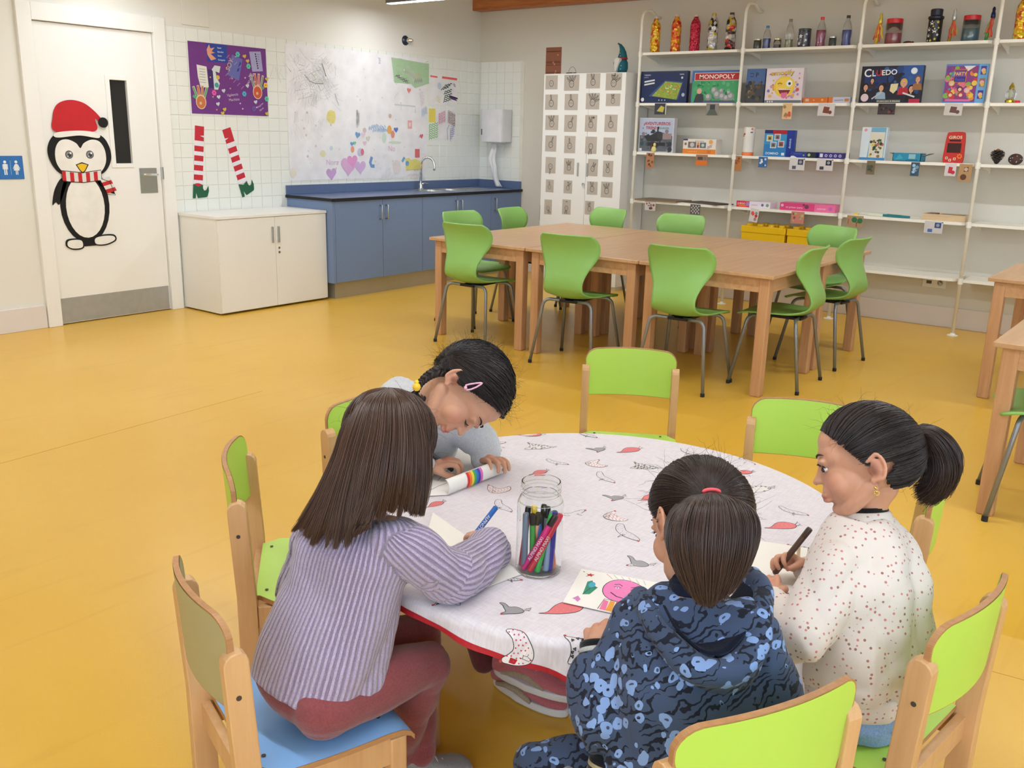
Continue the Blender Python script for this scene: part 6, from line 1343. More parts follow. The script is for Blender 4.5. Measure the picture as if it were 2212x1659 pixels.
def cap_hair(parent, H, ax, s, tie, base, n=2600, seed=1, off=.007, tied=True, rad=.00085, hl=.95, hz=-.10, name='hair', wave=0, vol=(.072,.088,.082), frizz=60, keep=None, mirror=False):
    r, f, u = ax; g = np.random.default_rng(seed); rd = A(vol)+off
    def hmask(q, e=0):
        y, z = q[:, 1], q[:, 2]; m = z > hl*y+hz+e
        if tied:
            m &= z > np.where(y > -.06, -.26, -.26+2.2*(y+.06))+e; m &= z > -.80
            m &= ((y+.13)**2+(z+.27)**2 > (.23+e)**2) | (np.abs(q[:, 0]) < .6)
        else: m &= z > -.74
        return m
    def pos(dv, extra=0): # dv (...,3) local unit directions
        q = dv*(rd+extra) if np.isscalar(extra) else dv*(rd[None]+extra[..., None]); q = q+A([0,-.008,.010])
        return H+(q[..., 0:1]*r+q[..., 1:2]*f+q[..., 2:3]*u)*s
    dv = g.normal(size=(n*9, 3)); dv /= np.linalg.norm(dv, axis=1, keepdims=True)
    ok = hmask(dv)
    if keep is not None: ok &= keep(dv)
    dv0 = dv[ok]; edge = dv0[~hmask(dv0, .07)][:int(n*.45)]; dv = np.concatenate([dv0[:n], edge])
    if len(tie) == 4: tw = A(tie[:3])-H; tv = unit(A([tw@r, tw@f, tw@u])/s/rd-A([0,-.008,.010])/rd)
    else: tv = unit(tie)
    K = 12; t = np.linspace(0, 1, K)
    tv = np.where(mirror & (dv[:, :1] < 0), A([-1.,1,1]), 1.)*tv[None]; om = np.arccos(np.clip((dv*tv).sum(1), -1, 1))[:, None]; so = np.sin(om)+1e-6
    D_ = (np.sin((1-t)[None]*om)/so)[..., None]*dv[:, None, :]+(np.sin(t[None]*om)/so)[..., None]*tv[:, None, :]
    if mirror: dv_ok = (D_[:, :, 1] < .9).all(1)
    # hairline roots run along the surface then to the tie
    ex = g.uniform(-.0015, .003, (len(dv), 1))+.006*np.sin(PI*t)[None]*(om/2)
    if wave: ex = ex+wave*np.sin(t[None]*14+g.uniform(0, 6, (len(dv), 1)))
    ph = g.normal(0, .015, (len(dv), 1, 3))*np.sin(PI*t)[None, :, None]
    P = pos((D_+ph)/np.linalg.norm(D_+ph, axis=2, keepdims=True), ex)
    # solid under-cap
    mb = MB(); nu, nv = 40, 24; V = []; F = []; idx = {}
    dirs = [[A([math.sin(PI*j/nv)*math.cos(2*PI*i/nu), math.sin(PI*j/nv)*math.sin(2*PI*i/nu), math.cos(PI*j/nv)]) for i in range(nu)] for j in range(nv+1)]
    def vid(i, j):
        k = (i % nu, j)
        if k not in idx: idx[k] = len(V); V.append(pos(dirs[j][i % nu][None], -.002)[0])
        return idx[k]
    for j in range(nv):
        for i in range(nu):
            q = [(i, j), (i+1, j), (i+1, j+1), (i, j+1)]; c = sum(dirs[b_][a % nu] for a, b_ in q)/4
            if hmask(c[None], .09)[0] and (keep is None or keep(c[None])[0]): F.append(tuple(vid(*a) for a in q))
    mb.add(V, F); h = mb.build(name, mat('hair_base_%d_%d' % (base[0], base[1]), tuple(x*.75 for x in base), .5, noise=.2, scale=80), parent, smooth=True)
    h.modifiers.new('s', 'SOLIDIFY').thickness = .004
    strands_mesh(P, rad*s, 'strands', base, h)['kind'] = 'stuff'
    if frizz:
        dv2 = dv[:frizz]; st = pos(dv2, .003); nrm = (dv2[:, 0:1]*r+dv2[:, 1:2]*f+dv2[:, 2:3]*u)
        drift = g.normal(size=(frizz, 3))*.02; Q_ = np.stack([st+nrm*(.013*math.sin(k/5*1.9))*g.uniform(.3, 1, (frizz, 1))+drift*(k/5)**1.2 for k in range(6)], 1)
        strands_mesh(Q_, .00024*s, 'stray_hairs', base, h)['kind'] = 'stuff'
    return h, pos
def guide_hair(parent, guides, base, n, rad=.0009, jit=.004, depth=.02, seed=2, name='hair_lock', K=16, var=.25, bias=None, wob=.0, ends=.12, clump=0):
    """guides: list of polylines (all the same length) running side by side; strands fill the sheet between them"""
    G = A([[list(p) for p in q] for q in guides], float); g = np.random.default_rng(seed); m = len(G)-1
    Gs = A([catmull(q, K) for q in G]); P = []
    CL_ = [(g.uniform(0, max(m, 1)), g.uniform(0, 1), g.normal(0, jit*1.6, 3)) for _ in range(max(clump, 1))]
    for k in range(n):
        t = g.uniform(0, 1)*m if m else 0
        cc = min(CL_, key=lambda q_: abs(q_[0]-t)) if clump else None
        i = min(int(t), max(m-1, 0)); fr = t-i if m else 0; q = Gs[i]*(1-fr)+(Gs[i+1] if m else Gs[i])*fr
        lay = g.uniform(-1, 1); e = np.linspace(0, 1, K); j = np.outer(e**1.2*.8+.2, g.normal(0, jit, 3)); L_ = 1-g.uniform(0, ends)
        q = q+j-CF*(lay*depth)*np.sin(PI*np.clip(e*.8+.1, 0, 1))[:, None]
        if wob: q = q+np.outer(np.sin(e*9+g.uniform(0, 6))*e, g.normal(0, wob, 3))
        if cc:
            ti = min(int(cc[0]), m-1); tf = cc[0]-ti; qc = Gs[ti]*(1-tf)+Gs[ti+1]*tf+np.outer(e, cc[2]); q = q+(qc-q)*(.62*e**3)[:, None]; L_ = 1-ends*cc[1]*.8-g.uniform(0, ends*.4)
        idx = np.linspace(0, (K-1)*L_, K); lo = np.floor(idx).astype(int); hi = np.minimum(lo+1, K-1); w_ = (idx-lo)[:, None]; P.append(q[lo]*(1-w_)+q[hi]*w_)
    o = strands_mesh(A(P), rad, name, base, parent, var=var); return o
# ---- cloth materials
def rib_mat():
    m, nt, b = nodemat('lilac_knit'); L = nt.links
    a = N(nt, 'ShaderNodeAttribute', attribute_name='rib'); mu = N(nt, 'ShaderNodeMath', operation='MULTIPLY'); mu.inputs[1].default_value = 2*PI/.0104; L.new(a.outputs['Fac'], mu.inputs[0])
    tc = N(nt, 'ShaderNodeTexCoord'); nz = N(nt, 'ShaderNodeTexNoise', Scale=260.0, Detail=3.0); L.new(tc.outputs['Object'], nz.inputs['Vector'])
    nzl = N(nt, 'ShaderNodeTexNoise', Scale=30.0, Detail=2.0); L.new(tc.outputs['Object'], nzl.inputs['Vector'])
    ad = N(nt, 'ShaderNodeMath', operation='MULTIPLY_ADD'); ad.inputs[1].default_value = 1.6; L.new(nzl.outputs['Fac'], ad.inputs[0]); L.new(mu.outputs[0], ad.inputs[2])
    si = N(nt, 'ShaderNodeMath', operation='SINE'); L.new(ad.outputs[0], si.inputs[0])
    mr = N(nt, 'ShaderNodeMapRange'); mr.inputs['From Min'].default_value = -1; mr.inputs['From Max'].default_value = .3; L.new(si.outputs[0], mr.inputs['Value'])
    mx = N(nt, 'ShaderNodeMix', data_type='RGBA'); L.new(mr.outputs[0], mx.inputs['Factor']); mx.inputs['A'].default_value = (*lin((150,134,166)), 1); mx.inputs['B'].default_value = (*lin((190,176,208)), 1)
    n3 = N(nt, 'ShaderNodeTexNoise', Scale=420.0, Detail=1.0); L.new(tc.outputs['Object'], n3.inputs['Vector']); r3 = N(nt, 'ShaderNodeValToRGB'); L.new(n3.outputs['Fac'], r3.inputs[0])
    r3.color_ramp.elements[0].position = .3; r3.color_ramp.elements[0].color = (.72,.70,.72,1); r3.color_ramp.elements[1].position = .7; r3.color_ramp.elements[1].color = (1.0,.97,.97,1)
    m2 = N(nt, 'ShaderNodeMix', data_type='RGBA', blend_type='MULTIPLY'); m2.inputs['Factor'].default_value = 1; L.new(mx.outputs['Result'], m2.inputs['A']); L.new(r3.outputs[0], m2.inputs['B'])
    L.new(m2.outputs['Result'], b.inputs['Base Color']); b.inputs['Roughness'].default_value = .95; b.inputs['Sheen Weight'].default_value = .5; b.inputs['Sheen Roughness'].default_value = .5; b.inputs['Specular IOR Level'].default_value = .1
    sm = N(nt, 'ShaderNodeMath', operation='MULTIPLY_ADD'); sm.inputs[1].default_value = .45; L.new(nz.outputs['Fac'], sm.inputs[0]); L.new(mr.outputs[0], sm.inputs[2])
    bp = N(nt, 'ShaderNodeBump', Strength=.9, Distance=.004); L.new(sm.outputs[0], bp.inputs['Height']); L.new(bp.outputs[0], b.inputs['Normal']); return m
def dots_mat():
    m, nt, b = nodemat('dotted_sweatshirt'); L = nt.links; tc = N(nt, 'ShaderNodeTexCoord')
    v = N(nt, 'ShaderNodeTexVoronoi', Scale=88.0, Randomness=.60); L.new(tc.outputs['Object'], v.inputs['Vector'])
    lt = N(nt, 'ShaderNodeMapRange'); lt.inputs['From Min'].default_value = .20; lt.inputs['From Max'].default_value = .25; L.new(v.outputs['Distance'], lt.inputs['Value'])
    sp = N(nt, 'ShaderNodeSeparateColor'); L.new(v.outputs['Color'], sp.inputs[0]); rp = N(nt, 'ShaderNodeValToRGB'); L.new(sp.outputs[0], rp.inputs[0])
    rp.color_ramp.elements[0].color = (*lin((150,110,100)), 1); rp.color_ramp.elements[1].color = (*lin((206,132,130)), 1)
    mx = N(nt, 'ShaderNodeMix', data_type='RGBA'); L.new(lt.outputs[0], mx.inputs['Factor']); L.new(rp.outputs[0], mx.inputs['A']); mx.inputs['B'].default_value = (*lin((216,206,200)), 1)
    L.new(mx.outputs['Result'], b.inputs['Base Color']); b.inputs['Roughness'].default_value = .85; b.inputs['Sheen Weight'].default_value = .15; b.inputs['Specular IOR Level'].default_value = .15
    n2 = N(nt, 'ShaderNodeTexNoise', Scale=500.0, Detail=2.0); L.new(tc.outputs['Object'], n2.inputs['Vector']); bp = N(nt, 'ShaderNodeBump', Strength=.2, Distance=.002); L.new(n2.outputs['Fac'], bp.inputs['Height']); L.new(bp.outputs[0], b.inputs['Normal']); return m
def camo_mat(name, k=1.0):
    m, nt, b = nodemat(name); L = nt.links; tc = N(nt, 'ShaderNodeTexCoord')
    wz = N(nt, 'ShaderNodeTexNoise', Scale=26.0, Detail=2.0); L.new(tc.outputs['Object'], wz.inputs['Vector'])
    mxv = N(nt, 'ShaderNodeMix', data_type='VECTOR'); mxv.inputs['Factor'].default_value = .03; L.new(tc.outputs['Object'], mxv.inputs['A']); L.new(wz.outputs['Color'], mxv.inputs['B'])
    v = N(nt, 'ShaderNodeTexVoronoi', Scale=44.0, Randomness=1.0); L.new(mxv.outputs['Result'], v.inputs['Vector'])
    big = N(nt, 'ShaderNodeTexNoise', Scale=9.0, Detail=1.0); L.new(tc.outputs['Object'], big.inputs['Vector'])
    th = N(nt, 'ShaderNodeMapRange'); th.inputs['From Min'].default_value = .37; th.inputs['From Max'].default_value = .56; th.inputs['To Min'].default_value = .05; th.inputs['To Max'].default_value = .44; L.new(big.outputs['Fac'], th.inputs['Value'])
    lt = N(nt, 'ShaderNodeMath', operation='LESS_THAN'); L.new(v.outputs['Distance'], lt.inputs[0]); L.new(th.outputs[0], lt.inputs[1])
    gt = N(nt, 'ShaderNodeMath', operation='GREATER_THAN'); L.new(v.outputs['Distance'], gt.inputs[0]); gt.inputs[1].default_value = .13
    rg = N(nt, 'ShaderNodeMath', operation='MULTIPLY'); L.new(lt.outputs[0], rg.inputs[0]); L.new(gt.outputs[0], rg.inputs[1])
    mp = N(nt, 'ShaderNodeMapping'); mp.inputs['Rotation'].default_value = (.5,.3,.7); L.new(tc.outputs['Object'], mp.inputs[0])
    wv = N(nt, 'ShaderNodeTexWave', Scale=24.0, Distortion=14.0, Detail=2.5); wv.inputs['Detail Scale'].default_value = 1.3; wv.bands_direction = 'Z'; L.new(mp.outputs[0], wv.inputs['Vector'])
    brk = N(nt, 'ShaderNodeTexNoise', Scale=20.0, Detail=1.0); L.new(tc.outputs['Object'], brk.inputs['Vector']); wm = N(nt, 'ShaderNodeMath', operation='MULTIPLY'); L.new(wv.outputs['Fac'], wm.inputs[0]); L.new(brk.outputs['Fac'], wm.inputs[1]); wt = N(nt, 'ShaderNodeMath', operation='GREATER_THAN'); L.new(wm.outputs[0], wt.inputs[0]); wt.inputs[1].default_value = .39
    c0 = [x*k for x in lin((64,78,106))]; c1 = [x*k for x in lin((128,156,206))]; c2 = [x*k for x in lin((26,30,44))]
    a = N(nt, 'ShaderNodeMix', data_type='RGBA'); L.new(wt.outputs[0], a.inputs['Factor']); a.inputs['A'].default_value = (*c0, 1); a.inputs['B'].default_value = (*c2, 1)
    a2 = N(nt, 'ShaderNodeMix', data_type='RGBA'); L.new(rg.outputs[0], a2.inputs['Factor']); L.new(a.outputs['Result'], a2.inputs['A']); a2.inputs['B'].default_value = (*c1, 1)
    L.new(a2.outputs['Result'], b.inputs['Base Color']); b.inputs['Roughness'].default_value = .8; b.inputs['Specular IOR Level'].default_value = .2; b.inputs['Sheen Weight'].default_value = .1
    return m
def fabric(name, rgb, scale=300, noise=.12, sheen=.2, bump=.25):
    return mat(name, rgb, .9, noise=noise, scale=scale, bump=bump, bscale=scale*2, spec=.15, sheen=sheen)
def frame_of(J):
    up = unit(J['neck']-J['pelvis']); r = J['shR']-J['shL']; r = unit(r-up*(r@up)); return r, np.cross(up, r), up
def torso_secs(J, prof, fr=None, bend=0):
    """prof: list of (t along pelvis->neck, half width, half depth, forward shift)"""
    r, f, u = fr or frame_of(J); out = []
    pv, ch, nk = J['pelvis'], J['chest'], J['neck']
    for t, rx, ry, sh_ in prof:
        c = (pv*(1-t)**2+2*ch*t*(1-t)+nk*t*t) if 0 <= t <= 1 else (pv+(nk-pv)*t)
        out.append((c+f*sh_, r, f, rx, ry))
    return out
def body(name, lab, J, hax, hs, skin, hands, legs=True, closed=True):
    root = thing(name, lab, 'person', tuple(A([J['pelvis'][0], J['pelvis'][1], 0])))
    root.location = (0, 0, 0)
    mb = MB(); head_prims(mb, J['head'], hax, hs)
    r, f, u = frame_of(J); hb = J['head']-hax[2]*.055*hs-hax[1]*.018*hs
    caps(mb, [J['neck']-u*.02, J['neck']*.5+hb*.5, hb], [.036, .033, .036], 14, 3)
    loft(mb, torso_secs(J, [(-.12,.085,.065,0),(0,.10,.07,0),(.35,.085,.062,0),(.65,.092,.065,0),(.85,.095,.058,0),(.97,.055,.045,0)]))
    for s_ in 'LR':
        caps(mb, [J['neck']*.35+J['sh'+s_]*.65, J['sh'+s_], J['el'+s_], J['wr'+s_]], [.030,.032,.024,.0175], 12, 5)
        if 'hip'+s_ in J and legs:
            p = [J['hip'+s_], J['kn'+s_], J['an'+s_]]; caps(mb, [p[0], p[0]*.5+p[1]*.5, p[1]], [.056,.05,.038], 14, 4); caps(mb, [p[1], p[1]*.6+p[2]*.4, p[2]], [.036,.034,.023], 12, 4)
    for h in hands: hand_prims(mb, **h)
    o = remesh(mb, 'body', .0030, 2, skin_mat('skin'), root)
    color_skin(o, skin, J['head'], hax, hs, [h['W_']+unit(h['d'])*.05 for h in hands]); return root, o
# ---------------------------------------------------------------- girl in the lilac knit
BROWN = (74,52,42); DARKB = (38,26,24)
J = dict(pelvis=A([-6.965,-5.39,.405]), chest=D(742,1235,1.80), neck=D(795,1112,1.80), head=D(838,955,1.82), shL=D(680,1175,1.87), shR=D(868,1165,1.75), elR=Z(975,1240,.590), wrR=Z(1066,1180,.572), elL=D(645,1290,1.93), wrL=Z(760,1215,.565),
    hipL=A([-6.94,-5.34,.385]), hipR=A([-6.985,-5.455,.385]), knR=Z(925,1432,.37), anR=Z(862,1640,.085), knL=Z(905,1372,.36), anL=Z(905,1635,.08))
hax = head_axes(CR*.62+CF*.55-CU*.75, CU*.9+CR*.3)
hd = Z(1026,1156,.575)-J['wrR']
girl, bd = body('person', 'girl with long straight brown hair in a lilac ribbed sweater and rose trousers', J, hax, .98, (214,166,140),
    [dict(W_=J['wrR'], d=hd+A([0,0,.006]), n=A([0,0,-1.])+CR*-.3, curl=.95, side=-1, s=.95, thumb=.7), dict(W_=J['wrL'], d=CR*.8+CF*.4, n=A([0,0,-1.]), curl=.3, side=1, s=.95)])
fr = frame_of(J); r_, f_, u_ = fr
mb = MB(); loft(mb, torso_secs(J, [(-.13,.128,.112,-.008),(-.11,.134,.117,-.008),(.05,.133,.113,-.004),(.25,.124,.104,0),(.5,.122,.098,0),(.72,.122,.092,.0),(.86,.106,.080,.002),(.95,.076,.064,.004),(1.01,.050,.050,.006)]))
for s_ in 'LR': caps(mb, [J['chest']*.25+J['sh'+s_]*.75, J['sh'+s_]+(0,0,-.008), J['el'+s_], J['wr'+s_]*.9+J['el'+s_]*.1, J['wr'+s_]*1.0], [.052,.050,.054,.046,.034] if s_ == 'R' else [.054,.052,.046,.040,.032], 18, 5)
sw = remesh(mb, 'sweater', .0045, 5, rib_mat(), girl)
V = getv(sw); dR, _ = segd(V, J['shR'], J['elR']); dR2, _ = segd(V, J['elR'], J['wrR']); dL, _ = segd(V, J['shL'], J['elL']); dL2, _ = segd(V, J['elL'], J['wrL'])
arm = np.minimum(np.minimum(dR, dR2), np.minimum(dL, dL2)); ax_c = J['pelvis']+np.outer(np.clip(((V-J['pelvis'])@u_), -.1, .4), u_)
tor = np.hypot((V-J['pelvis'])@r_/.128, (V-J['pelvis'])@f_/.105)
ang = np.arctan2((V-J['pelvis'])@f_, (V-J['pelvis'])@r_)
rib = ang*.118
for (a, b_, dd) in ((J['shR'], J['elR'], dR), (J['elR'], J['wrR'], dR2), (J['shL'], J['elL'], dL), (J['elL'], J['wrL'], dL2)):
    d_ = unit(b_-a); e1 = unit(np.cross(d_, A([.2,.1,1.]))); e2 = np.cross(d_, e1); m_ = (dd < .062) & (dd <= arm+1e-9) & (tor > .93); an = np.arctan2((V-a)@e2, (V-a)@e1)*.05
    rib[m_] = an[m_]
fattr(sw, 'rib', rib); wrinkle(sw, .0035, 26, 5)
# trousers
ROSE = fabric('rose_corduroy', (136,70,74), 220, .14, .3, .3)
mb = MB(); loft(mb, torso_secs(J, [(-.25,.085,.075,-.02),(-.17,.112,.098,-.012),(-.05,.118,.102,-.008),(.08,.112,.095,0),(.16,.10,.085,0)]))
for s_ in 'LR': caps(mb, [J['hip'+s_]-f_*.03-(0,0,.012), J['hip'+s_]*.5+J['kn'+s_]*.5, J['kn'+s_]], [.070,.062,.047], 18, 5); caps(mb, [J['kn'+s_], J['kn'+s_]*.5+J['an'+s_]*.5, J['an'+s_]+(0,0,.02)], [.046,.042,.034], 16, 5)
tr = remesh(mb, 'trousers', .0045, 4, ROSE, girl); V = getv(tr); V[:, 2] = np.where(V[:, 2] < .3165, np.where(np.hypot(V[:, 0]+7.0, V[:, 1]+5.36) < .15, .3165, V[:, 2]), V[:, 2]); setv(tr, V); wrinkle(tr, .0028, 30, 8)
KG = fabric('grey_knit_shoe', (150,148,150), 260); WS = mat('white_sole', (222,220,220), .5)
fx = unit(CR*.75+CF*.35)*A([1,1,0])
for s_ in 'RL':
    h_ = J['an'+s_]*A([1,1,0])-unit(fx)*.045; shoe(girl, h_+(0,0,.002), h_+unit(fx)*.17+(0,0,.002), (0,0,1), .17, KG, WS)
face_bits(girl, J['head'], hax, .98)
# hair: under volume and long strands
H = J['head']
base_dirs = None
hr, pos = cap_hair(girl, H, hax, .98, (*D(838,842,1.83),1), BROWN, n=1500, seed=4, off=.008, hl=.5, hz=-.3, frizz=60, tied=False)
g0 = D(838,842,1.84)
def gd(*p): return [D(*q) for q in p]
outer = [gd((835,845,1.82),(790,860,1.80),(745,915,1.78),(722,985,1.77),(690,1055,1.77),(652,1118,1.78),(630,1146,1.80)),
         gd((835,843,1.80),(790,862,1.76),(760,925,1.73),(738,1000,1.71),(712,1075,1.71),(686,1140,1.71),(668,1180,1.72)),
         gd((838,842,1.78),(805,868,1.73),(788,935,1.695),(770,1010,1.68),(755,1085,1.675),(746,1150,1.67),(738,1205,1.67)),
         gd((840,842,1.77),(828,872,1.71),(822,940,1.68),(808,1010,1.67),(795,1075,1.67),(780,1115,1.665),(770,1150,1.665)),
         gd((845,842,1.77),(858,872,1.70),(862,940,1.68),(858,1005,1.675),(850,1060,1.68),(842,1095,1.69),(835,1115,1.69)),
         gd((850,842,1.79),(888,875,1.74),(902,940,1.73),(904,1000,1.72),(900,1050,1.72),(896,1085,1.72),(892,1112,1.72)),
         gd((850,842,1.82),(900,872,1.81),(924,935,1.81),(928,995,1.80),(928,1040,1.79),(924,1080,1.78),(918,1114,1.78))]
inner = [[p*.86+ (J['neck']*.5+H*.5)*.14 if i < 5 else p for i, p in enumerate(q)] for q in outer]
mb = MB(); K_ = 20; A_ = [catmull(q, K_) for q in outer]; B_ = [catmull([p+CF*.035 if 0 < i else p for i, p in enumerate(q)], K_) for q in outer]
Vv = []; cutk = 13
ring = A_+B_[::-1]; nR = len(ring)
for k in range(cutk): Vv += [ring[i][k] for i in range(nR)]
Fv = [(k*nR+i, k*nR+(i+1) % nR, (k+1)*nR+(i+1) % nR, (k+1)*nR+i) for k in range(cutk-1) for i in range(nR)]+[tuple(range(nR))[::-1], tuple((cutk-1)*nR+i for i in range(nR))]
mb.add(Vv, Fv); mb.build('hair_volume', mat('hair_base_long', (52,36,30), .5, noise=.25, scale=90, stretch=(6,6,1)), hr, smooth=True)
guide_hair(hr, outer, BROWN, 6200, rad=.0009, jit=.0045, depth=.014, seed=6, name='long_strands', K=24, var=.34, ends=.17, clump=60)['kind'] = 'stuff'
guide_hair(hr, [gd((800,1090,1.68),(792,1125,1.665),(775,1148,1.66),(764,1160,1.66),(762,1150,1.655),(768,1138,1.655)), gd((810,1085,1.68),(800,1120,1.665),(790,1136,1.66),(795,1140,1.66),(800,1138,1.655),(803,1133,1.655))], BROWN, 160, rad=.0008, jit=.002, depth=.004, seed=8, name='curled_lock')['kind'] = 'stuff'

# ---------------------------------------------------------------- girl in the blue patterned hoodie
J = dict(pelvis=A([-6.79,-6.085,.405]), chest=D(1465,1440,1.56), neck=D(1497,1275,1.575), head=D(1505,1122,1.60), shL=D(1385,1350,1.60), shR=D(1612,1365,1.52), elL=D(1300,1575,1.57), wrL=Z(1287,1392,.560), elR=D(1660,1540,1.56), wrR=Z(1480,1330,.562),
    hipL=D(1405,1665,1.60), hipR=D(1530,1690,1.52), knL=D(1165,1655,1.66), anL=D(1300,1790,1.66), knR=D(1420,1560,1.82), anR=D(1420,1800,1.85))
hax = head_axes(CF*.86-CR*.46-CU*.42, CU*.92+CF*.35)
tip = Z(1300,1300,.552)
girl2, bd = body('person', 'girl with a brown ponytail in a blue leopard pattern hoodie, back to the camera', J, hax, 1.0, (208,156,128),
    [dict(W_=J['wrL'], d=Z(1300,1335,.56)-J['wrL']+A([0,0,.005]), n=A([0,0,-1.])+CR*.5, curl=.75, side=-1, s=1.0, thumb=.5, curls=[.25,.8,1.0,1.1]), dict(W_=J['wrR'], d=-CR*.3+CF*.9, n=A([0,0,-1.]), curl=.4, side=1, s=.95)])
CAMO = camo_mat('leopard_hoodie'); CAML = camo_mat('leopard_leggings', .75); r_, f_, u_ = frame_of(J)
mb = MB(); loft(mb, torso_secs(J, [(-.18,.115,.095,0),(-.05,.128,.102,0),(.15,.135,.104,0),(.4,.138,.102,0),(.62,.136,.096,0),(.8,.118,.084,0),(.92,.084,.066,0),(1.0,.056,.052,0)]))
caps(mb, [J['chest']*.25+J['shL']*.75, J['shL'], J['shL']*.4+J['elL']*.6-CR*.006, J['elL'], J['elL']*.45+J['wrL']*.55-CR*.01, J['wrL']*.76+J['elL']*.24], [.060,.056,.052,.050,.044,.034], 18, 5)
caps(mb, [J['chest']*.25+J['shR']*.75, J['shR'], J['elR'], J['wrR']], [.060,.055,.045,.032], 18, 5)
ho = remesh(mb, 'hoodie', .0048, 4, CAMO, girl2); wrinkle(ho, .0042, 24, 12)
gd_ = lambda *p: [D(*q) for q in p]
face_bits(girl2, J['head'], hax, 1.0)
# hood: thick draped roll round the neck with a dark lining
rim = [D(1382,1288,1.60),D(1398,1322,1.545),D(1440,1385,1.49),D(1500,1440,1.455),D(1560,1452,1.44),D(1615,1415,1.455),D(1645,1350,1.49),D(1648,1280,1.55),D(1622,1240,1.62)]
mb = MB(); rp_ = catmull(rim, 40)
caps(mb, rim, [.016,.021,.024,.025,.025,.024,.021,.018,.013], 16, 6)
low = gd_((1388,1325,1.59),(1415,1400,1.545),(1470,1462,1.50),(1550,1490,1.47),(1620,1450,1.48),(1650,1370,1.52),(1640,1290,1.57))
lo_ = catmull(low, 40); 
for k in range(0, 40, 2): caps(mb, [rp_[k], rp_[k]*.5+lo_[k]*.5-f_*.004, lo_[k]], [.017,.018,.016], 8, 2)
hd_ = remesh(mb, 'hood', .0045, 4, CAMO, girl2); wrinkle(hd_, .002, 34, 15)
LN = fabric('navy_lining', (18,24,44), 200, .1, .1)
Vl = []; nk_ = J['neck']+u_*.004
inn = catmull([D(1415,1268,1.60),D(1428,1300,1.545),D(1462,1360,1.485),D(1515,1408,1.45),D(1562,1415,1.44),D(1600,1385,1.455),D(1630,1335,1.49),D(1638,1280,1.545),D(1612,1240,1.61)], 40)
for v_ in range(8):
    t = v_/7
    for k in range(40):
        a = 2*PI*(.08+.84*k/39)-PI/2-PI/2; c = nk_-u_*.015+(-r_*math.cos(PI*k/39)*.042)-f_*(.042*math.sin(PI*k/39)); p_ = inn[k]*(1-t)+c*t-u_*(.020*math.sin(PI*t)); Vl.append(p_)
Fl = [(v_*40+k, v_*40+k+1, (v_+1)*40+k+1, (v_+1)*40+k) for v_ in range(7) for k in range(39)]
lo = MB().add(Vl, Fl).build('lining', LN, hd_, smooth=True); lo.modifiers.new('s', 'SOLIDIFY').thickness = .004
caps_ = MB(); caps(caps_, [J['neck']-u_*.035, J['neck']+u_*.012], [.047,.041], 18); caps_.build('undershirt_collar', LN, girl2, smooth=True)
def cuff(parent, a, b_, r0, r1, cols, name='cuff', rings=()):
    a, b_ = A(a), A(b_); mb = MB(); n = 10; mb.tube([a+(b_-a)*k/n for k in range(n+1)], [(r0+(r1-r0)*k/n)*(1+.03*(k % 2)) for k in range(n+1)], 28); o = mb.build(name, cols[0], parent, smooth=True)
    for t0, t1 in rings: mb = MB(); mb.tube([a+(b_-a)*t0, a+(b_-a)*t1], [(r0+(r1-r0)*t0)*1.045, (r0+(r1-r0)*t1)*1.045], 28); mb.build('stripe', cols[1], o, smooth=True)
    return o
BKN = fabric('black_rib', (22,22,26), 260); SLV = fabric('silver_stripe', (180,180,178), 260)
wd = unit(J['wrL']-J['elL']); cuff(girl2, J['wrL']-wd*.050, J['wrL']+wd*.004, .033, .028, (BKN, SLV), rings=((.25,.40),(.62,.77)))
hb0 = D(1318,1628,1.60); cuff(girl2, D(1312,1640,1.56), D(1300,1700,1.56), .030, .030, (BKN, fabric('gold_stripe', (170,156,120), 260)), name='hem_rib', rings=((.1,.25),(.45,.6)))
mb = MB(); loft(mb, torso_secs(J, [(-.32,.085,.085,0),(-.22,.115,.10,0),(-.05,.118,.10,0),(.06,.10,.08,0)]))
for s_ in 'LR': caps(mb, [J['hip'+s_], J['hip'+s_]*.5+J['kn'+s_]*.5, J['kn'+s_]], [.062,.058,.046], 16, 5); caps(mb, [J['kn'+s_], J['an'+s_]], [.045,.034], 14)
lg = remesh(mb, 'leggings', .0050, 3, CAML, girl2); wrinkle(lg, .002, 30, 17)
def glitter():
    m, nt, b = nodemat('silver_glitter'); L = nt.links; v = N(nt, 'ShaderNodeTexVoronoi', Scale=700.0); tc = N(nt, 'ShaderNodeTexCoord'); L.new(tc.outputs['Object'], v.inputs['Vector']); rp = N(nt, 'ShaderNodeValToRGB'); sp = N(nt, 'ShaderNodeSeparateColor'); L.new(v.outputs['Color'], sp.inputs[0]); L.new(sp.outputs[0], rp.inputs[0])
    rp.color_ramp.elements[0].color = (*lin((96,94,92)), 1); rp.color_ramp.elements[1].color = (*lin((206,204,200)), 1); L.new(rp.outputs[0], b.inputs['Base Color']); b.inputs['Roughness'].default_value = .35; b.inputs['Metallic'].default_value = .4; return m
h_ = D(1290,1745,1.60); t_ = D(1118,1735,1.64); shoe(girl2, h_, t_, A([0,0,1.]), float(np.linalg.norm(t_-h_)), glitter(), WS, label='silver glitter shoe', collar=False)
h_ = J['anR']*A([1,1,0])+(0,0,.002); shoe(girl2, h_-f_*A([1,1,0])*.05, h_+f_*A([1,1,0])*.13, (0,0,1), .17, KG, WS)
H = J['head']
hr, pos = cap_hair(girl2, H, hax, 1.0, (*D(1537,1064,1.475),1), (42,29,26), n=4600, seed=14, off=.008, hl=1.25, hz=-.42, frizz=260, rad=.0008)
T0 = D(1537,1064,1.475)
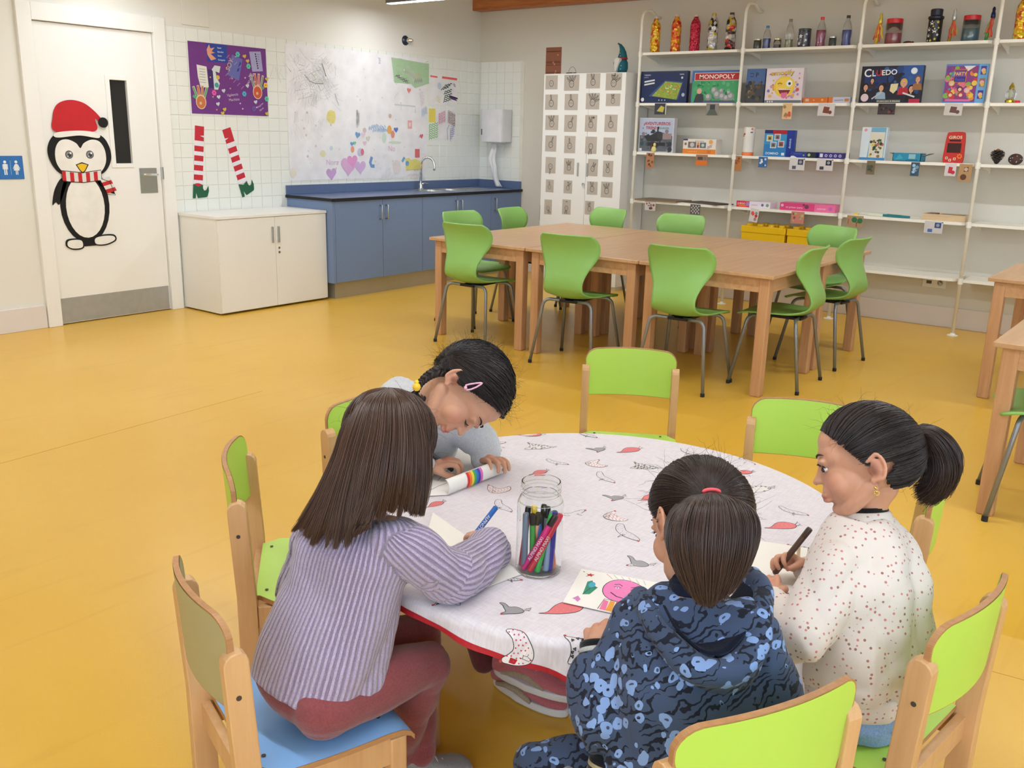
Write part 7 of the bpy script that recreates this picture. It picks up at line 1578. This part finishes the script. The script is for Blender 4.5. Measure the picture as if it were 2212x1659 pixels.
pt_ = MB(); pt_.tube([T0+CR*.022*math.cos(a)*.62+CU*.005*math.sin(a) for a in np.linspace(0, PI, 12)], [.002,.0026]+[.003]*8+[.0026,.002], 10); pt_.build('hair_tie', mat('coral_elastic', (240,84,96), .6), hr, smooth=True)
gs = [gd((1528,1072,1.475),(1475,1090,1.445),(1448,1135,1.43),(1447,1190,1.43),(1470,1245,1.43),(1505,1290,1.435)),
      gd((1530,1068,1.47),(1495,1082,1.42),(1475,1140,1.40),(1478,1200,1.40),(1495,1255,1.405),(1515,1305,1.41)),
      gd((1535,1066,1.47),(1528,1080,1.405),(1518,1145,1.38),(1515,1210,1.38),(1520,1262,1.39),(1528,1308,1.40)),
      gd((1540,1066,1.47),(1560,1080,1.405),(1568,1140,1.38),(1562,1205,1.38),(1552,1258,1.39),(1540,1306,1.40)),
      gd((1545,1068,1.47),(1592,1082,1.42),(1612,1130,1.40),(1608,1190,1.40),(1588,1248,1.41),(1560,1290,1.415)),
      gd((1548,1072,1.475),(1612,1092,1.45),(1636,1125,1.435),(1634,1170,1.435),(1612,1225,1.435),(1580,1272,1.435))]
mb = MB(); A_ = [catmull(q, 14) for q in gs]; B_ = [[p+CF*.05*math.sin(PI*min(1,(k+1)/13)) for k, p in enumerate(q)] for q in A_]; ring = A_+B_[::-1]; nR = len(ring); Vv = []
for k in range(12): Vv += [ring[i][k] for i in range(nR)]
mb.add(Vv, [(k*nR+i, k*nR+(i+1) % nR, (k+1)*nR+(i+1) % nR, (k+1)*nR+i) for k in range(11) for i in range(nR)]+[tuple(range(nR))[::-1], tuple(11*nR+i for i in range(nR))]); mb.build('ponytail_volume', mat('hair_base_pony', (44,32,30), .5, noise=.25, scale=90), hr, smooth=True)
guide_hair(hr, gs, (62,46,42), 4200, rad=.00085, jit=.003, depth=.012, seed=16, name='ponytail', K=18, var=.35, ends=.16)['kind'] = 'stuff'

# ---------------------------------------------------------------- girl in the dotted sweatshirt
J = dict(pelvis=A([-6.305,-6.22,.405]), chest=D(1868,1300,1.82), neck=D(1868,1108,1.83), head=D(1868,990,1.82), shL=D(1806,1235,1.765), shR=D(1915,1200,1.89), elL=D(1733,1375,1.71), wrL=Z(1664,1298,.565), wrR=Z(1738,1228,.562), elR=Z(1815,1285,.56),
    hipL=D(1835,1500,1.80), knL=Z(1690,1450,.37), hipR=D(1880,1490,1.90), knR=Z(1735,1405,.37), anL=Z(1700,1500,.08), anR=Z(1720,1480,.08))
J['anL'] = J['knL']*A([1,1,0])+(.02,.02,.08); J['anR'] = J['knR']*A([1,1,0])+(.02,.04,.08)
hax = head_axes(-CR*.94+CF*.30-CU*.16, CU*.98-CR*.10+CF*.1); HS = 1.03
girl3, bd = body('person', 'girl in profile with a magenta hair tie and a cream sweatshirt with small dots', J, hax, HS, (206,152,124),
    [dict(W_=J['wrL'], d=Z(1655,1262,.575)-J['wrL']+A([0,0,.0]), n=A([0,0,-1.])+CR*.4, curl=.75, side=-1, s=.95, thumb=.5), dict(W_=J['wrR'], d=Z(1695,1208,.585)-J['wrR'], n=A([0,0,-.7])-CF*.6, curl=1.0, side=1, s=.95, thumb=.8)])
r_, f_, u_ = frame_of(J); DM = dots_mat()
mb = MB(); loft(mb, torso_secs(J, [(-.06,.122,.112,0),(.02,.134,.122,-.004),(.15,.136,.122,-.008),(.4,.134,.116,-.010),(.62,.130,.108,-.008),(.80,.116,.092,-.002),(.92,.084,.070,0),(.99,.058,.054,.002)]))
caps(mb, [J['chest']*.25+J['shL']*.75, J['shL'], J['shL']*.5+J['elL']*.5+CU*.004, J['elL'], J['elL']*.5+J['wrL']*.5-CU*.004, J['wrL']*.9+J['elL']*.1], [.062,.058,.054,.052,.043,.030], 18, 5)
caps(mb, [J['chest']*.25+J['shR']*.75, J['shR'], J['elR'], J['wrR']*.86+J['elR']*.14], [.062,.056,.046,.030], 18, 5)
sw = remesh(mb, 'sweatshirt', .0048, 4, DM, girl3); wrinkle(sw, .0038, 22, 22)
cuff(girl3, J['neck']-u_*.024, J['neck']+u_*.004+f_*.003, .060, .049, (DM, DM), name='collar_rib'); cuff(girl3, J['neck']-u_*.010, J['neck']+u_*.012+f_*.003, .048, .044, (fabric('black_undershirt', (26,24,28), 260), DM), name='undershirt_collar')
secs = torso_secs(J, [(-.17,.112,.100,-.002),(-.12,.118,.108,-.002),(-.06,.121,.111,-.002),(-.02,.124,.113,-.004)]); mb = MB(); loft(mb, secs, 60); hm = mb.build('waist_rib', DM, girl3, smooth=True)
hm.modifiers.new('w', 'WIREFRAME') if False else None
for nm, w0, w1 in (('L', J['wrL'], J['elL']), ('R', J['wrR'], J['elR'])): d_ = unit(w0-w1); cuff(girl3, w0-d_*.030, w0+d_*.004, .029, .026, (fabric('cream_rib', (214,196,178), 300), DM), name='cuff')
JE = fabric('light_denim', (128,158,196), 260, .16, .1, .35)
mb = MB(); loft(mb, torso_secs(J, [(-.34,.080,.075,-.01),(-.24,.108,.098,-.006),(-.12,.112,.100,-.004),(.02,.104,.092,0)]))
for s_ in 'LR': caps(mb, [J['hip'+s_]-(0,0,.01), J['hip'+s_]*.5+J['kn'+s_]*.5, J['kn'+s_]], [.066,.060,.047], 16, 5); caps(mb, [J['kn'+s_], J['an'+s_]], [.046,.038], 14)
je = remesh(mb, 'jeans', .0048, 4, JE, girl3); wrinkle(je, .003, 34, 25); V = getv(je); V[:, 2] = np.where((V[:, 2] < .3165) & (np.hypot(V[:, 0]+6.28, V[:, 1]+6.24) < .16), .3165, V[:, 2]); setv(je, V)
for s_ in 'LR':
    h_ = J['an'+s_]*A([1,1,0])-f_*A([1,1,0])*.04+(0,0,.002); shoe(girl3, h_, h_+unit(f_*A([1,1,0]))*.16, (0,0,1), .16, KG, WS)
face_bits(girl3, J['head'], hax, HS)
er = J['head']+(-hax[0]*.084-hax[1]*.006-hax[2]*.054)*HS
gm = mat('gold_earring', (214,180,90), .2, .9, noise=0); mb = MB(); mb.ell(er, (.0032,)*3, 10, 8); mb.ell(er-hax[2]*.007, (.0026,)*3, 10, 8); mb.tube([er-hax[2]*.010+(hax[1]*math.cos(a)+hax[2]*math.sin(a))*.0045 for a in np.linspace(0, 2*PI, 12)], .0009, 6); mb.build('earring', gm, girl3, smooth=True)
hr, pos = cap_hair(girl3, J['head'], hax, HS, (*D(1962,945,1.84),1), DARKB, n=5200, seed=24, off=.008, hl=1.25, hz=-.42, frizz=160, rad=.0008)
T0 = D(1962,945,1.84)
mb = MB(); dsc = unit(CR*.93+CU*.15)
for k in range(5): mb.tube([T0+dsc*(-.012+.006*k)+(CU*math.cos(a)+CF*math.sin(a))*(.021+.002*math.sin(a*5+k*2)) for a in np.linspace(0, 2*PI, 20)], .0055, 8)
mb.build('hair_scrunchie', fabric('magenta_scrunchie', (134,30,90), 200, .2, .4), hr, smooth=True)
gs = [gd((1968,930,1.84),(2000,918,1.84),(2040,938,1.84),(2066,975,1.84),(2070,1005,1.84),(2068,1030,1.845)),
      gd((1968,936,1.82),(2005,926,1.81),(2045,960,1.81),(2062,1005,1.81),(2055,1048,1.82),(2030,1080,1.83)),
      gd((1968,942,1.81),(2002,938,1.79),(2032,975,1.79),(2042,1020,1.80),(2030,1062,1.81),(2000,1095,1.83)),
      gd((1968,948,1.82),(1998,952,1.80),(2018,985,1.80),(2022,1022,1.80),(2008,1058,1.81),(1978,1078,1.83)),
      gd((1966,953,1.85),(1990,962,1.84),(2002,990,1.84),(2005,1015,1.84),(1995,1038,1.84),(1972,1050,1.85))]
mb = MB(); A_ = [catmull(q, 14) for q in gs[:4]]; B_ = [[p+CF*.035*math.sin(PI*min(1,(k+1)/13)) for k, p in enumerate(q)] for q in A_]; ring = A_+B_[::-1]; nR = len(ring); Vv = []
for k in range(11): Vv += [ring[i][k] for i in range(nR)]
mb.add(Vv, [(k*nR+i, k*nR+(i+1) % nR, (k+1)*nR+(i+1) % nR, (k+1)*nR+i) for k in range(10) for i in range(nR)]+[tuple(range(nR))[::-1], tuple(10*nR+i for i in range(nR))]); mb.build('ponytail_volume', mat('hair_base_dark', (28,20,18), .5, noise=.25, scale=90), hr, smooth=True)
guide_hair(hr, gs, (48,34,30), 2600, rad=.0009, jit=.0035, depth=.018, seed=26, name='ponytail', K=18, var=.35, wob=.002, ends=.22)['kind'] = 'stuff'

# ---------------------------------------------------------------- girl leaning over the table
J = dict(pelvis=A([-6.12,-4.83,.405]), chest=D(892,925,2.62), neck=D(918,866,2.47), head=D(1012,842,2.36), shL=D(972,900,2.53), shR=D(864,862,2.52), elL=Z(1040,958,.605), wrL=Z(1044,994,.566), elR=Z(880,1000,.60), wrR=Z(925,1012,.562),
    hipL=A([-6.06,-4.85,.39]), hipR=A([-6.18,-4.83,.39]), knL=A([-6.12,-5.08,.37]), knR=A([-6.25,-5.08,.37]), anL=A([-6.30,-5.32,.085]), anR=A([-6.36,-5.31,.10]))
hax = head_axes(-CU*.93+CR*.16-CF*.20, CR*.95+CU*.10); HS = 1.13
girl4, bd = body('person', 'girl with dark braid and pink hair clip bending over a drawing across the table', J, hax, HS, (206,154,126),
    [dict(W_=J['wrL'], d=Z(1070,1000,.575)-J['wrL']+A([0,0,.008]), n=A([0,0,-1.])-CF*.2, curl=.75, side=1, s=1.0, thumb=.6), dict(W_=J['wrR'], d=Z(962,1004,.575)-J['wrR']+A([0,0,.006]), n=A([0,0,-.7])+CR*.3, curl=.95, side=-1, s=1.05, thumb=.8)])
r_, f_, u_ = frame_of(J); GS = fabric('pale_grey_fleece', (206,208,214), 160, .06, .4, .5)
mb = MB(); loft(mb, torso_secs(J, [(-.05,.115,.10,0),(.15,.125,.105,0),(.45,.125,.10,0),(.7,.122,.092,0),(.86,.112,.086,0),(.95,.088,.070,0),(1.04,.058,.052,0)]))
caps(mb, [J['chest']*.2+J['shL']*.8, J['shL'], J['elL'], J['wrL']*.9+J['elL']*.1], [.058,.056,.052,.036], 18, 5); caps(mb, [J['neck']*.4+J['shL']*.6, J['neck']-u_*.03, J['neck']*.4+J['shR']*.6], [.05,.052,.05], 16); caps(mb, [J['chest']*.2+J['shR']*.8, J['shR'], J['elR'], J['wrR']*.85+J['elR']*.15], [.058,.056,.048,.033], 18, 5)
sw = remesh(mb, 'sweatshirt', .005, 4, GS, girl4); wrinkle(sw, .0022, 20, 32)
d_ = unit(J['wrL']-J['elL']); cuff(girl4, J['wrL']-d_*.026, J['wrL']+d_*.004, .032, .029, (fabric('white_cuff', (226,222,214), 260), GS))
# pink printed front panel, laid on the chest surface
pf = MB(); c0 = J['neck']*.45+J['chest']*.55+f_*.098
pf.grid(lambda a, b_: c0+r_*(-.075+.15*a)+u_*(.075-.17*b_)+f_*(.012*math.cos((a-.5)*2.6)-.004), 10, 10); o = pf.build('pink_print_panel', fabric('pale_pink_fabric', (214,186,190), 200, .05), sw, smooth=True); o.modifiers.new('s', 'SOLIDIFY').thickness = .006
MAR = fabric('maroon_leggings', (110,58,62), 200, .1)
mb = MB(); loft(mb, torso_secs(J, [(-.22,.10,.09,0),(-.1,.11,.095,0),(.06,.10,.085,0)]))
for s_ in 'LR': caps(mb, [J['hip'+s_], J['kn'+s_]], [.06,.044], 14); caps(mb, [J['kn'+s_], J['an'+s_]], [.043,.033], 14)
remesh(mb, 'leggings', .006, 3, MAR, girl4)
PK = fabric('pink_sneaker', (190,108,116), 240, .1, .2)
def beige_strap(parent, heel, toe, up, Ln):
    f = unit(toe-heel); u = unit(up-f*(up@f)); r = np.cross(f, u)
    for sx in (-1, 1):
        q = [heel+f*(a*Ln)+r*sx*w_+u*h for a, w_, h in ((.12,.034,.030),(.28,.035,.040),(.42,.036,.040),(.55,.037,.028),(.62,.038,.020))]
        g = MB(); g.tube(q, [.006,.009,.010,.008,.004], 8); g.build('side_stripe', fabric('beige_suede', (172,156,132), 240), parent, smooth=True)
h1 = Z(1072,1478,.0)+(0,0,.002); t1 = Z(1222,1548,.0)+(0,0,.002); s1 = shoe(girl4, h1, t1, A([0,0,1.]), float(np.linalg.norm(t1-h1)), PK, WS, label='pink sneaker with white sole', s=1.05); beige_strap(s1, h1, t1, A([0,0,1.]), float(np.linalg.norm(t1-h1)))
h2 = Z(1072,1452,.085); t2 = Z(1258,1512,.075); s2 = shoe(girl4, h2, t2, A([0,0,1.])-CF*.2, float(np.linalg.norm(t2-h2)), PK, WS, label='pink sneaker with white sole', s=1.05); beige_strap(s2, h2, t2, A([0,0,1.]), float(np.linalg.norm(t2-h2)))
face_bits(girl4, J['head'], hax, HS, closed=True)
hr, pos = cap_hair(girl4, J['head'], hax, HS, (.62,-.55,-.42), (30,21,20), n=5200, seed=34, off=.011, hl=1.25, hz=-.42, frizz=700, rad=.0009, wave=.0022, mirror=True, vol=(.074,.090,.084))
# braid
bp_ = catmull(gd((962,800,2.30),(945,802,2.29),(925,812,2.29),(908,828,2.29),(900,845,2.29)), 13); mb = MB()
for k in range(12):
    t_ = unit(bp_[k+1]-bp_[k]); s_ = unit(np.cross(t_, CF)); rr_ = .0135*(1-.045*k)
    for q in (-1, 1):
        a_ = unit(t_+s_*q*.7); mb.ell(bp_[k]+s_*q*rr_*.42-CF*.002*(k % 2), (rr_*.62, rr_*1.15, rr_*.55), 12, 8, [np.cross(a_, CF), a_, CF])
mb.build('braid', attrmat('hair_braid', rough=.4), hr, smooth=True); br = [x for x in bpy.data.objects if x.parent == hr and x.name.startswith('braid')][0]; cattr(br, np.tile(A(lin((36,25,23))), (len(br.data.vertices), 1)))
guide_hair(hr, [gd((903,842,2.29),(905,858,2.285),(915,868,2.285),(921,862,2.285),(918,855,2.285)), gd((898,842,2.29),(888,848,2.285),(878,850,2.285),(870,846,2.285),(866,842,2.285))], (40,28,24), 220, rad=.0008, jit=.002, depth=.004, seed=36, name='braid_end')['kind'] = 'stuff'
yb = mat('yellow_bead', (240,196,50), .3); mb = MB(); q = D(900,836,2.272); mb.ell(q, (.0105,)*3, 14, 10); mb.ell(q+CU*.012, (.006,)*3, 12, 8); mb.build('hair_bead', yb, hr, smooth=True)
ck = D(1023,834,2.247); e1 = unit(CR*.97+CU*.20-CF*.15); e2 = unit(CU*.97-CR*.20); mb = MB()
mb.tube([ck+e1*a+e2*b_-CF*.002 for a, b_ in ((-.021,.0),(-.018,.006),(-.008,.0065),(.008,.0055),(.020,.004),(.023,.003),(.020,.001),(.006,-.004),(-.008,-.0065),(-.018,-.006),(-.021,0))], .0021, 8); mb.tube([ck+e1*-.020+e2*.004-CF*.003, ck+e1*-.020-e2*.004-CF*.003], .004, 8)
mb.build('hair_clip', mat('pink_clip', (240,180,206), .3), hr, smooth=True)

# ================================================================ THINGS ON THE ROUND TABLE
TT = TZ+.0015
jt = thing('marker_jar', 'large clear plastic jar full of felt-tip markers in the middle of the round table', 'jar', (-6.560, -5.615, TT))
gl = mat('jar_clear', (250,252,252), .03, trans=1.0, noise=0, spec=.5); gl.node_tree.nodes['Principled BSDF'].inputs['IOR'].default_value = 1.22
JH = .200; JR = .0490
mb = MB(); out = [(JR*.90,.0),(JR,.006),(JR,.145),(JR*.985,.155),(JR*.86,.168),(JR*.80,.172),(JR*.83,.176),(JR*.83,.192),(JR*.85,.196),(JR*.83,.200)]
mb.lathe(out+[(r-.0022, z if z > .01 else .006) for r, z in out[::-1]], 40, cap=True); mb.build('jar_wall', gl, jt, auto=.7)
for z in (.158, .180, .188): MB().tube([(JR*(.93 if z < .17 else .845)*math.cos(a), JR*(.93 if z < .17 else .845)*math.sin(a), z) for a in np.linspace(0, 2*PI, 33)], .0011, 6, False).build('thread_ring', gl, jt, smooth=True)
def marker(base, top, col, cap_, lab, L_=.140, brand=True, group='markers in the jar', r=.0063, capfirst=False):
    base, top = A(base), A(top); d = unit(top-base); q = Vector((0,0,1)).rotation_difference(Vector(d)).to_euler()
    t = thing('marker', lab, 'marker', tuple(base), rot=tuple(q), group=group)
    MB().lathe([(.003,0),(r,.003),(r,L_*.82),(r*.97,L_*.825)], 14).build('barrel', mat('marker_%d_%d_%d' % col, col, .35), t, auto=.5)
    MB().lathe([(r*1.02,L_*.82),(r*1.04,L_*.97),(r*.9,L_)], 14).build('cap', mat('markercap_%d_%d_%d' % cap_, cap_, .35), t, auto=.5)
    if brand:
        for a_ in (0,):
            p = Print(base=.0); p.text('ALPINO MAXI', .028, -.0034, .0095, (240,236,236), bold=False); cam_l = Matrix.Identity(3); qm = Vector((0,0,1)).rotation_difference(Vector(d)).to_matrix()
            toc = qm.transposed() @ Vector(CC-base); an = math.atan2(toc[1], toc[0])
            p.build('lettering', t, fn=lambda a, b_, h: ((r+.0009)*math.cos(an-b_/r), (r+.0009)*math.sin(an-b_/r), a))
    return t
c0j = A([-6.560, -5.615, TT+.004]); BKC = (24,24,26)
def jp(px, py, z):  # point inside the jar from its place in the jar's cross-section
    return c0j+A([px, py, z])
cr = A([CR[0], CR[1]])/np.linalg.norm(CR[:2]); cf = A([CF[0], CF[1]])/np.linalg.norm(CF[:2])
def jq(a, b_, z): v = cr*a+cf*b_; return c0j+A([v[0], v[1], z])
MK = [(-.030,-.018,-.030,-.020,(120,132,150),(120,132,150),'grey blue marker standing upright at the left of the jar'),(-.012,-.006,-.016,-.022,(60,150,60),BKC,'green marker behind the pink one in the jar'),(-.034,.006,-.026,.014,(206,70,50),BKC,'red orange marker at the left back of the jar'),
      (-.006,.012,-.012,.020,(240,200,40),(240,200,40),'yellow marker leaning in the jar'),(.004,.010,-.004,-.012,(50,110,190),BKC,'mid blue marker in the middle of the jar'),(-.016,.012,-.006,-.016,(240,170,140),BKC,'peach marker with black cap in the jar'),
      (.014,.006,.016,.016,(100,110,120),BKC,'dark grey marker at the back of the jar'),(.026,.012,.030,-.004,(24,90,60),(24,90,60),'dark green marker at the right of the jar'),(.022,-.016,.030,-.012,(30,30,150),(30,30,140),'navy blue marker upright at the right of the jar'),(.014,-.020,.024,-.008,(140,160,190),(110,120,140),'pale blue marker beside the navy one'),
      (-.004,-.028,.022,-.014,(50,170,70),(50,170,70),'bright green marker leaning at the front of the jar'),(.030,-.006,.020,.020,(230,140,110),BKC,'salmon marker low at the right of the jar'),(.0,.024,.008,.026,(40,60,60),BKC,'black marker at the back of the jar')]
for a, b_, c, e, c1, c2, lab in MK:
    p0 = jq(a, b_, .004); p1 = jq(c, e, .12); d_ = unit(p1-p0); marker(p0, p0+d_*.1, c1, c2, lab, L_=.105 if 'salmon' in lab else .128, brand=False)
p0 = jq(-.033,-.020,.006); p1 = jq(.026,-.026,.122); marker(p0, p1, (214,30,120), BKC, 'magenta pink marker leaning diagonally across the jar front', L_=.140)
p0 = jq(-.020,-.030,.006); p1 = jq(.036,-.020,.118); marker(p0, p1, (206,30,50), (226,30,70), 'red marker leaning diagonally in front of the pink one', L_=.140)
# markers held in hands
b0 = Z(1030,1150,.572); b1 = Z(1073,1094,.620); b0 = b1-unit(b1-b0)*.135; m_ = marker(b1, b0, (30,96,176), BKC, 'blue marker held upright by the girl in lilac', L_=.135, group=None); m_['group'] = 'markers held in hands'
w0 = Z(1672,1240,.560); w1 = D(1718,1182,1.90); marker(w0, w1, (84,58,44), (70,50,40), 'brown marker held by the girl in the dotted sweatshirt', L_=.125, brand=False, group='markers held in hands')
k0 = Z(978,1016,.546); k1 = Z(938,985,.60); marker(k0, k1, (60,62,64), BKC, 'black marker in the hand of the girl with the braid', L_=.12, brand=False, group='markers held in hands')
k0 = Z(1050,1001,.560); k1 = Z(1066,985,.575); marker(k0, k1, (24,24,26), BKC, 'black capped marker under the fingers at the rolled paper', L_=.06, brand=False, group='markers held in hands')
pn = thing('pencil', 'cream crayon standing tilted behind the brown marker', 'pencil', tuple(Z(1724,1208,.545)), rot=tuple(Vector((0,0,1)).rotation_difference(Vector(unit(D(1727,1150,1.93)-Z(1724,1208,.545)))).to_euler()))
MB().lathe([(.001,0),(.004,.01),(.0042,.066),(.0035,.068)], 10).build('shaft', mat('cream_crayon', (226,210,170), .5), pn, auto=.5)
# sheets of paper
PAP = mat('drawing_paper', (236,232,226), .6, noise=.01)
def sheet(name, lab, pts, cat='paper', z=TT+.0006, th=.0006, m=PAP):
    t = thing(name, lab, cat, (0,0,0)); P = [p[:2] for p in pts]; MB().prism(P, 'z', z, z+th).build('paper_sheet', m, t); return t
def quadmap(q, z): 
    q = [A(p)[:2] for p in q]
    def fn(a, b_, h): p = (q[0]*(1-a)+q[1]*a)*(1-b_)+(q[3]*(1-a)+q[2]*a)*b_; return (p[0], p[1], z+h)
    return fn
q = [Z(1216,1302,TT), Z(1395,1342,TT), Z(1432,1262,TT), Z(1256,1230,TT)]
t = sheet('childs_drawing', 'childs drawing of a smiling pink face with rainbow before the girl in the hoodie', q, 'drawing', th=.0012)
p = Print(base=.0001, step=.00001); K = (50,40,50)
face = [(.48+.0,.42)]; fpts = [(.62+.26*math.cos(a)*(1 if math.cos(a) > 0 else 1.0), .60+.30*math.sin(a)*(1-.15*math.cos(a))) for a in np.linspace(0, 2*PI, 28)[:-1]]
p.poly(fpts, (240,130,190)); p.line(fpts, .010, K, closed=True)
for x in (.52, .72): p.line([(x-.05,.72),(x,.76),(x+.05,.72)], .014, K); p.line([(x-.045,.66),(x,.69),(x+.045,.66)], .010, K); p.circ(x, .65, .02, (250,220,236), .03, n=10); p.circ(x, .65, .010, K, .016, n=8)
p.line([(.47,.50),(.56,.42),(.68,.40),(.76,.46)], .018, (70,20,50))
rb = [(240,120,170),(236,160,60),(226,80,50),(210,40,60),(70,170,140),(80,120,200)]
for k, c in enumerate(rb): p.poly([(.44+.075*k,.02),(.515+.075*k,.02),(.50+.075*k,.30-.02*abs(k-2)),(.44+.075*k,.28)], c)
p.line([(.42,.02),(.44,.30),(.90,.28)], .009, K)
p.star(.14,.86,.055,(214,50,60)); p.line([(.10,.80),(.18,.90)],.008,(140,30,30)); p.poly([(.17,.30),(.25,.34),(.30,.55),(.24,.60),(.20,.72),(.15,.66),(.16,.50)],(40,140,110)); p.circ(.22,.60,.04,(70,170,200),.08); p.line([(.17,.30),(.22,.50),(.30,.56)],.008,K)
p.poly([(.08,.14),(.13,.24),(.18,.16),(.16,.08),(.12,.13)],(206,130,190)); p.circ(.05,.98-.06,.01,(60,50,50))
for k in range(6): p.line([(.32+.09*k,.98),(.42+.08*k,.86)], .008, [(240,150,160),(150,210,150),(150,200,230)][k % 3])
p.build('marker_drawing', t, fn=quadmap(q, TT+.0018))
# flat sheet and rolled sheet with the rainbow under the girl with the braid
q2 = [Z(925,1072,TT), Z(968,1070,TT), Z(1060,1005,TT), Z(985,945,TT), Z(900,985,TT)]
t = sheet('drawing_sheet', 'white drawing sheet under the hands of the girl with the braid', q2, 'drawing', th=.0012)
p = Print(base=.0001, step=.00001)
for a in ((945,1040,985,1000),(985,1000,1005,1040),(930,1060,965,1045)): u0 = Z(a[0], a[1], TT)[:2]; u1 = Z(a[2], a[3], TT)[:2]; p.line([u0, (u0+u1)/2+A([.004,.003]), u1], .0015, (40,40,44))
p.build('marker_lines', t, fn=lambda a, b_, h: (a, b_, TT+.0018+h))
rl = thing('rolled_drawing', 'white paper curled up at the edge with a rainbow drawn on it', 'drawing', (0,0,0))
L0 = Z(970,1072,TT+.001); R0 = Z(1104,1019,TT+.001); dl_ = R0-L0; dl = unit(dl_); bk = unit(np.cross(A([0,0,1.]), dl)); bk = bk if bk@CF > 0 else -bk
def roll(u, v):  # v 0..1 round the curl, front face towards the camera
    a = -1.35+v*3.1; rad_ = .021
    return L0+dl_*u+A([0,0,1.])*(rad_*(1+math.sin(a)))+(-bk)*(rad_*math.cos(a)*.62)+bk*.012
mb = MB(); mb.grid(roll, 12, 18); mb.build('paper_sheet', PAP, rl, smooth=True).modifiers.new('s', 'SOLIDIFY').thickness = .0012
p = Print(base=.0, step=.00001)
for k, c in enumerate([(226,40,50),(240,130,50),(240,214,60),(60,170,90),(50,120,200),(60,60,170),(226,110,190)]):
    for j in range(12): p.poly([(.28+.034*k,.06+.066*j),(.316+.034*k,.06+.066*j),(.316+.034*k,.128+.066*j),(.28+.034*k,.128+.066*j)], c)
def rollf(a, b_, h): q = roll(a, b_); q2_ = roll(a, min(1, b_+.01)); nrm = unit(np.cross(dl, q2_-q)); nrm = nrm if nrm@CF < 0 else -nrm; return q+nrm*(.0011+h*.2)
p.build('rainbow', rl, fn=rollf)
q3 = [Z(935,1108,TT), Z(1020,1168,TT), Z(1130,1240,TT), Z(990,1292,TT), Z(900,1230,TT)]
sheet('notebook_page', 'white paper under the arm of the girl in lilac', q3, 'paper', th=.001)
q4 = [Z(1632,1168,TT), Z(1745,1185,TT), Z(1730,1290,TT), Z(1600,1250,TT)]
sheet('drawing_sheet', 'white sheet in front of the girl in the dotted sweatshirt', q4, 'drawing', th=.001)

# flat print made of many coloured shapes stays one part
for o_ in bpy.data.objects:
    if o_.name.split('.')[0] in ('crayon_drawings', 'chicken_print', 'printed_label', 'hand_drawing') or o_.name == 'printed_cover.001': o_['kind'] = 'stuff'

# give every thing that was modelled straight in world space an Empty at its own base
bpy.context.view_layer.update()
for o_ in [x for x in bpy.data.objects if x.type == 'EMPTY' and x.parent is None and tuple(x.location) == (0, 0, 0) and x.get('category') in ('person', 'drawing', 'paper')]:
    ch = [x for x in bpy.data.objects if x.parent == o_]
    pts = np.concatenate([A([v[:] for v in c.bound_box]) for c in ch if c.type == 'MESH'])
    b0_ = A([(pts[:, 0].min()+pts[:, 0].max())/2, (pts[:, 1].min()+pts[:, 1].max())/2, pts[:, 2].min()])
    o_.location = tuple(b0_)
    for c in ch: c.location = tuple(A(c.location)-b0_)
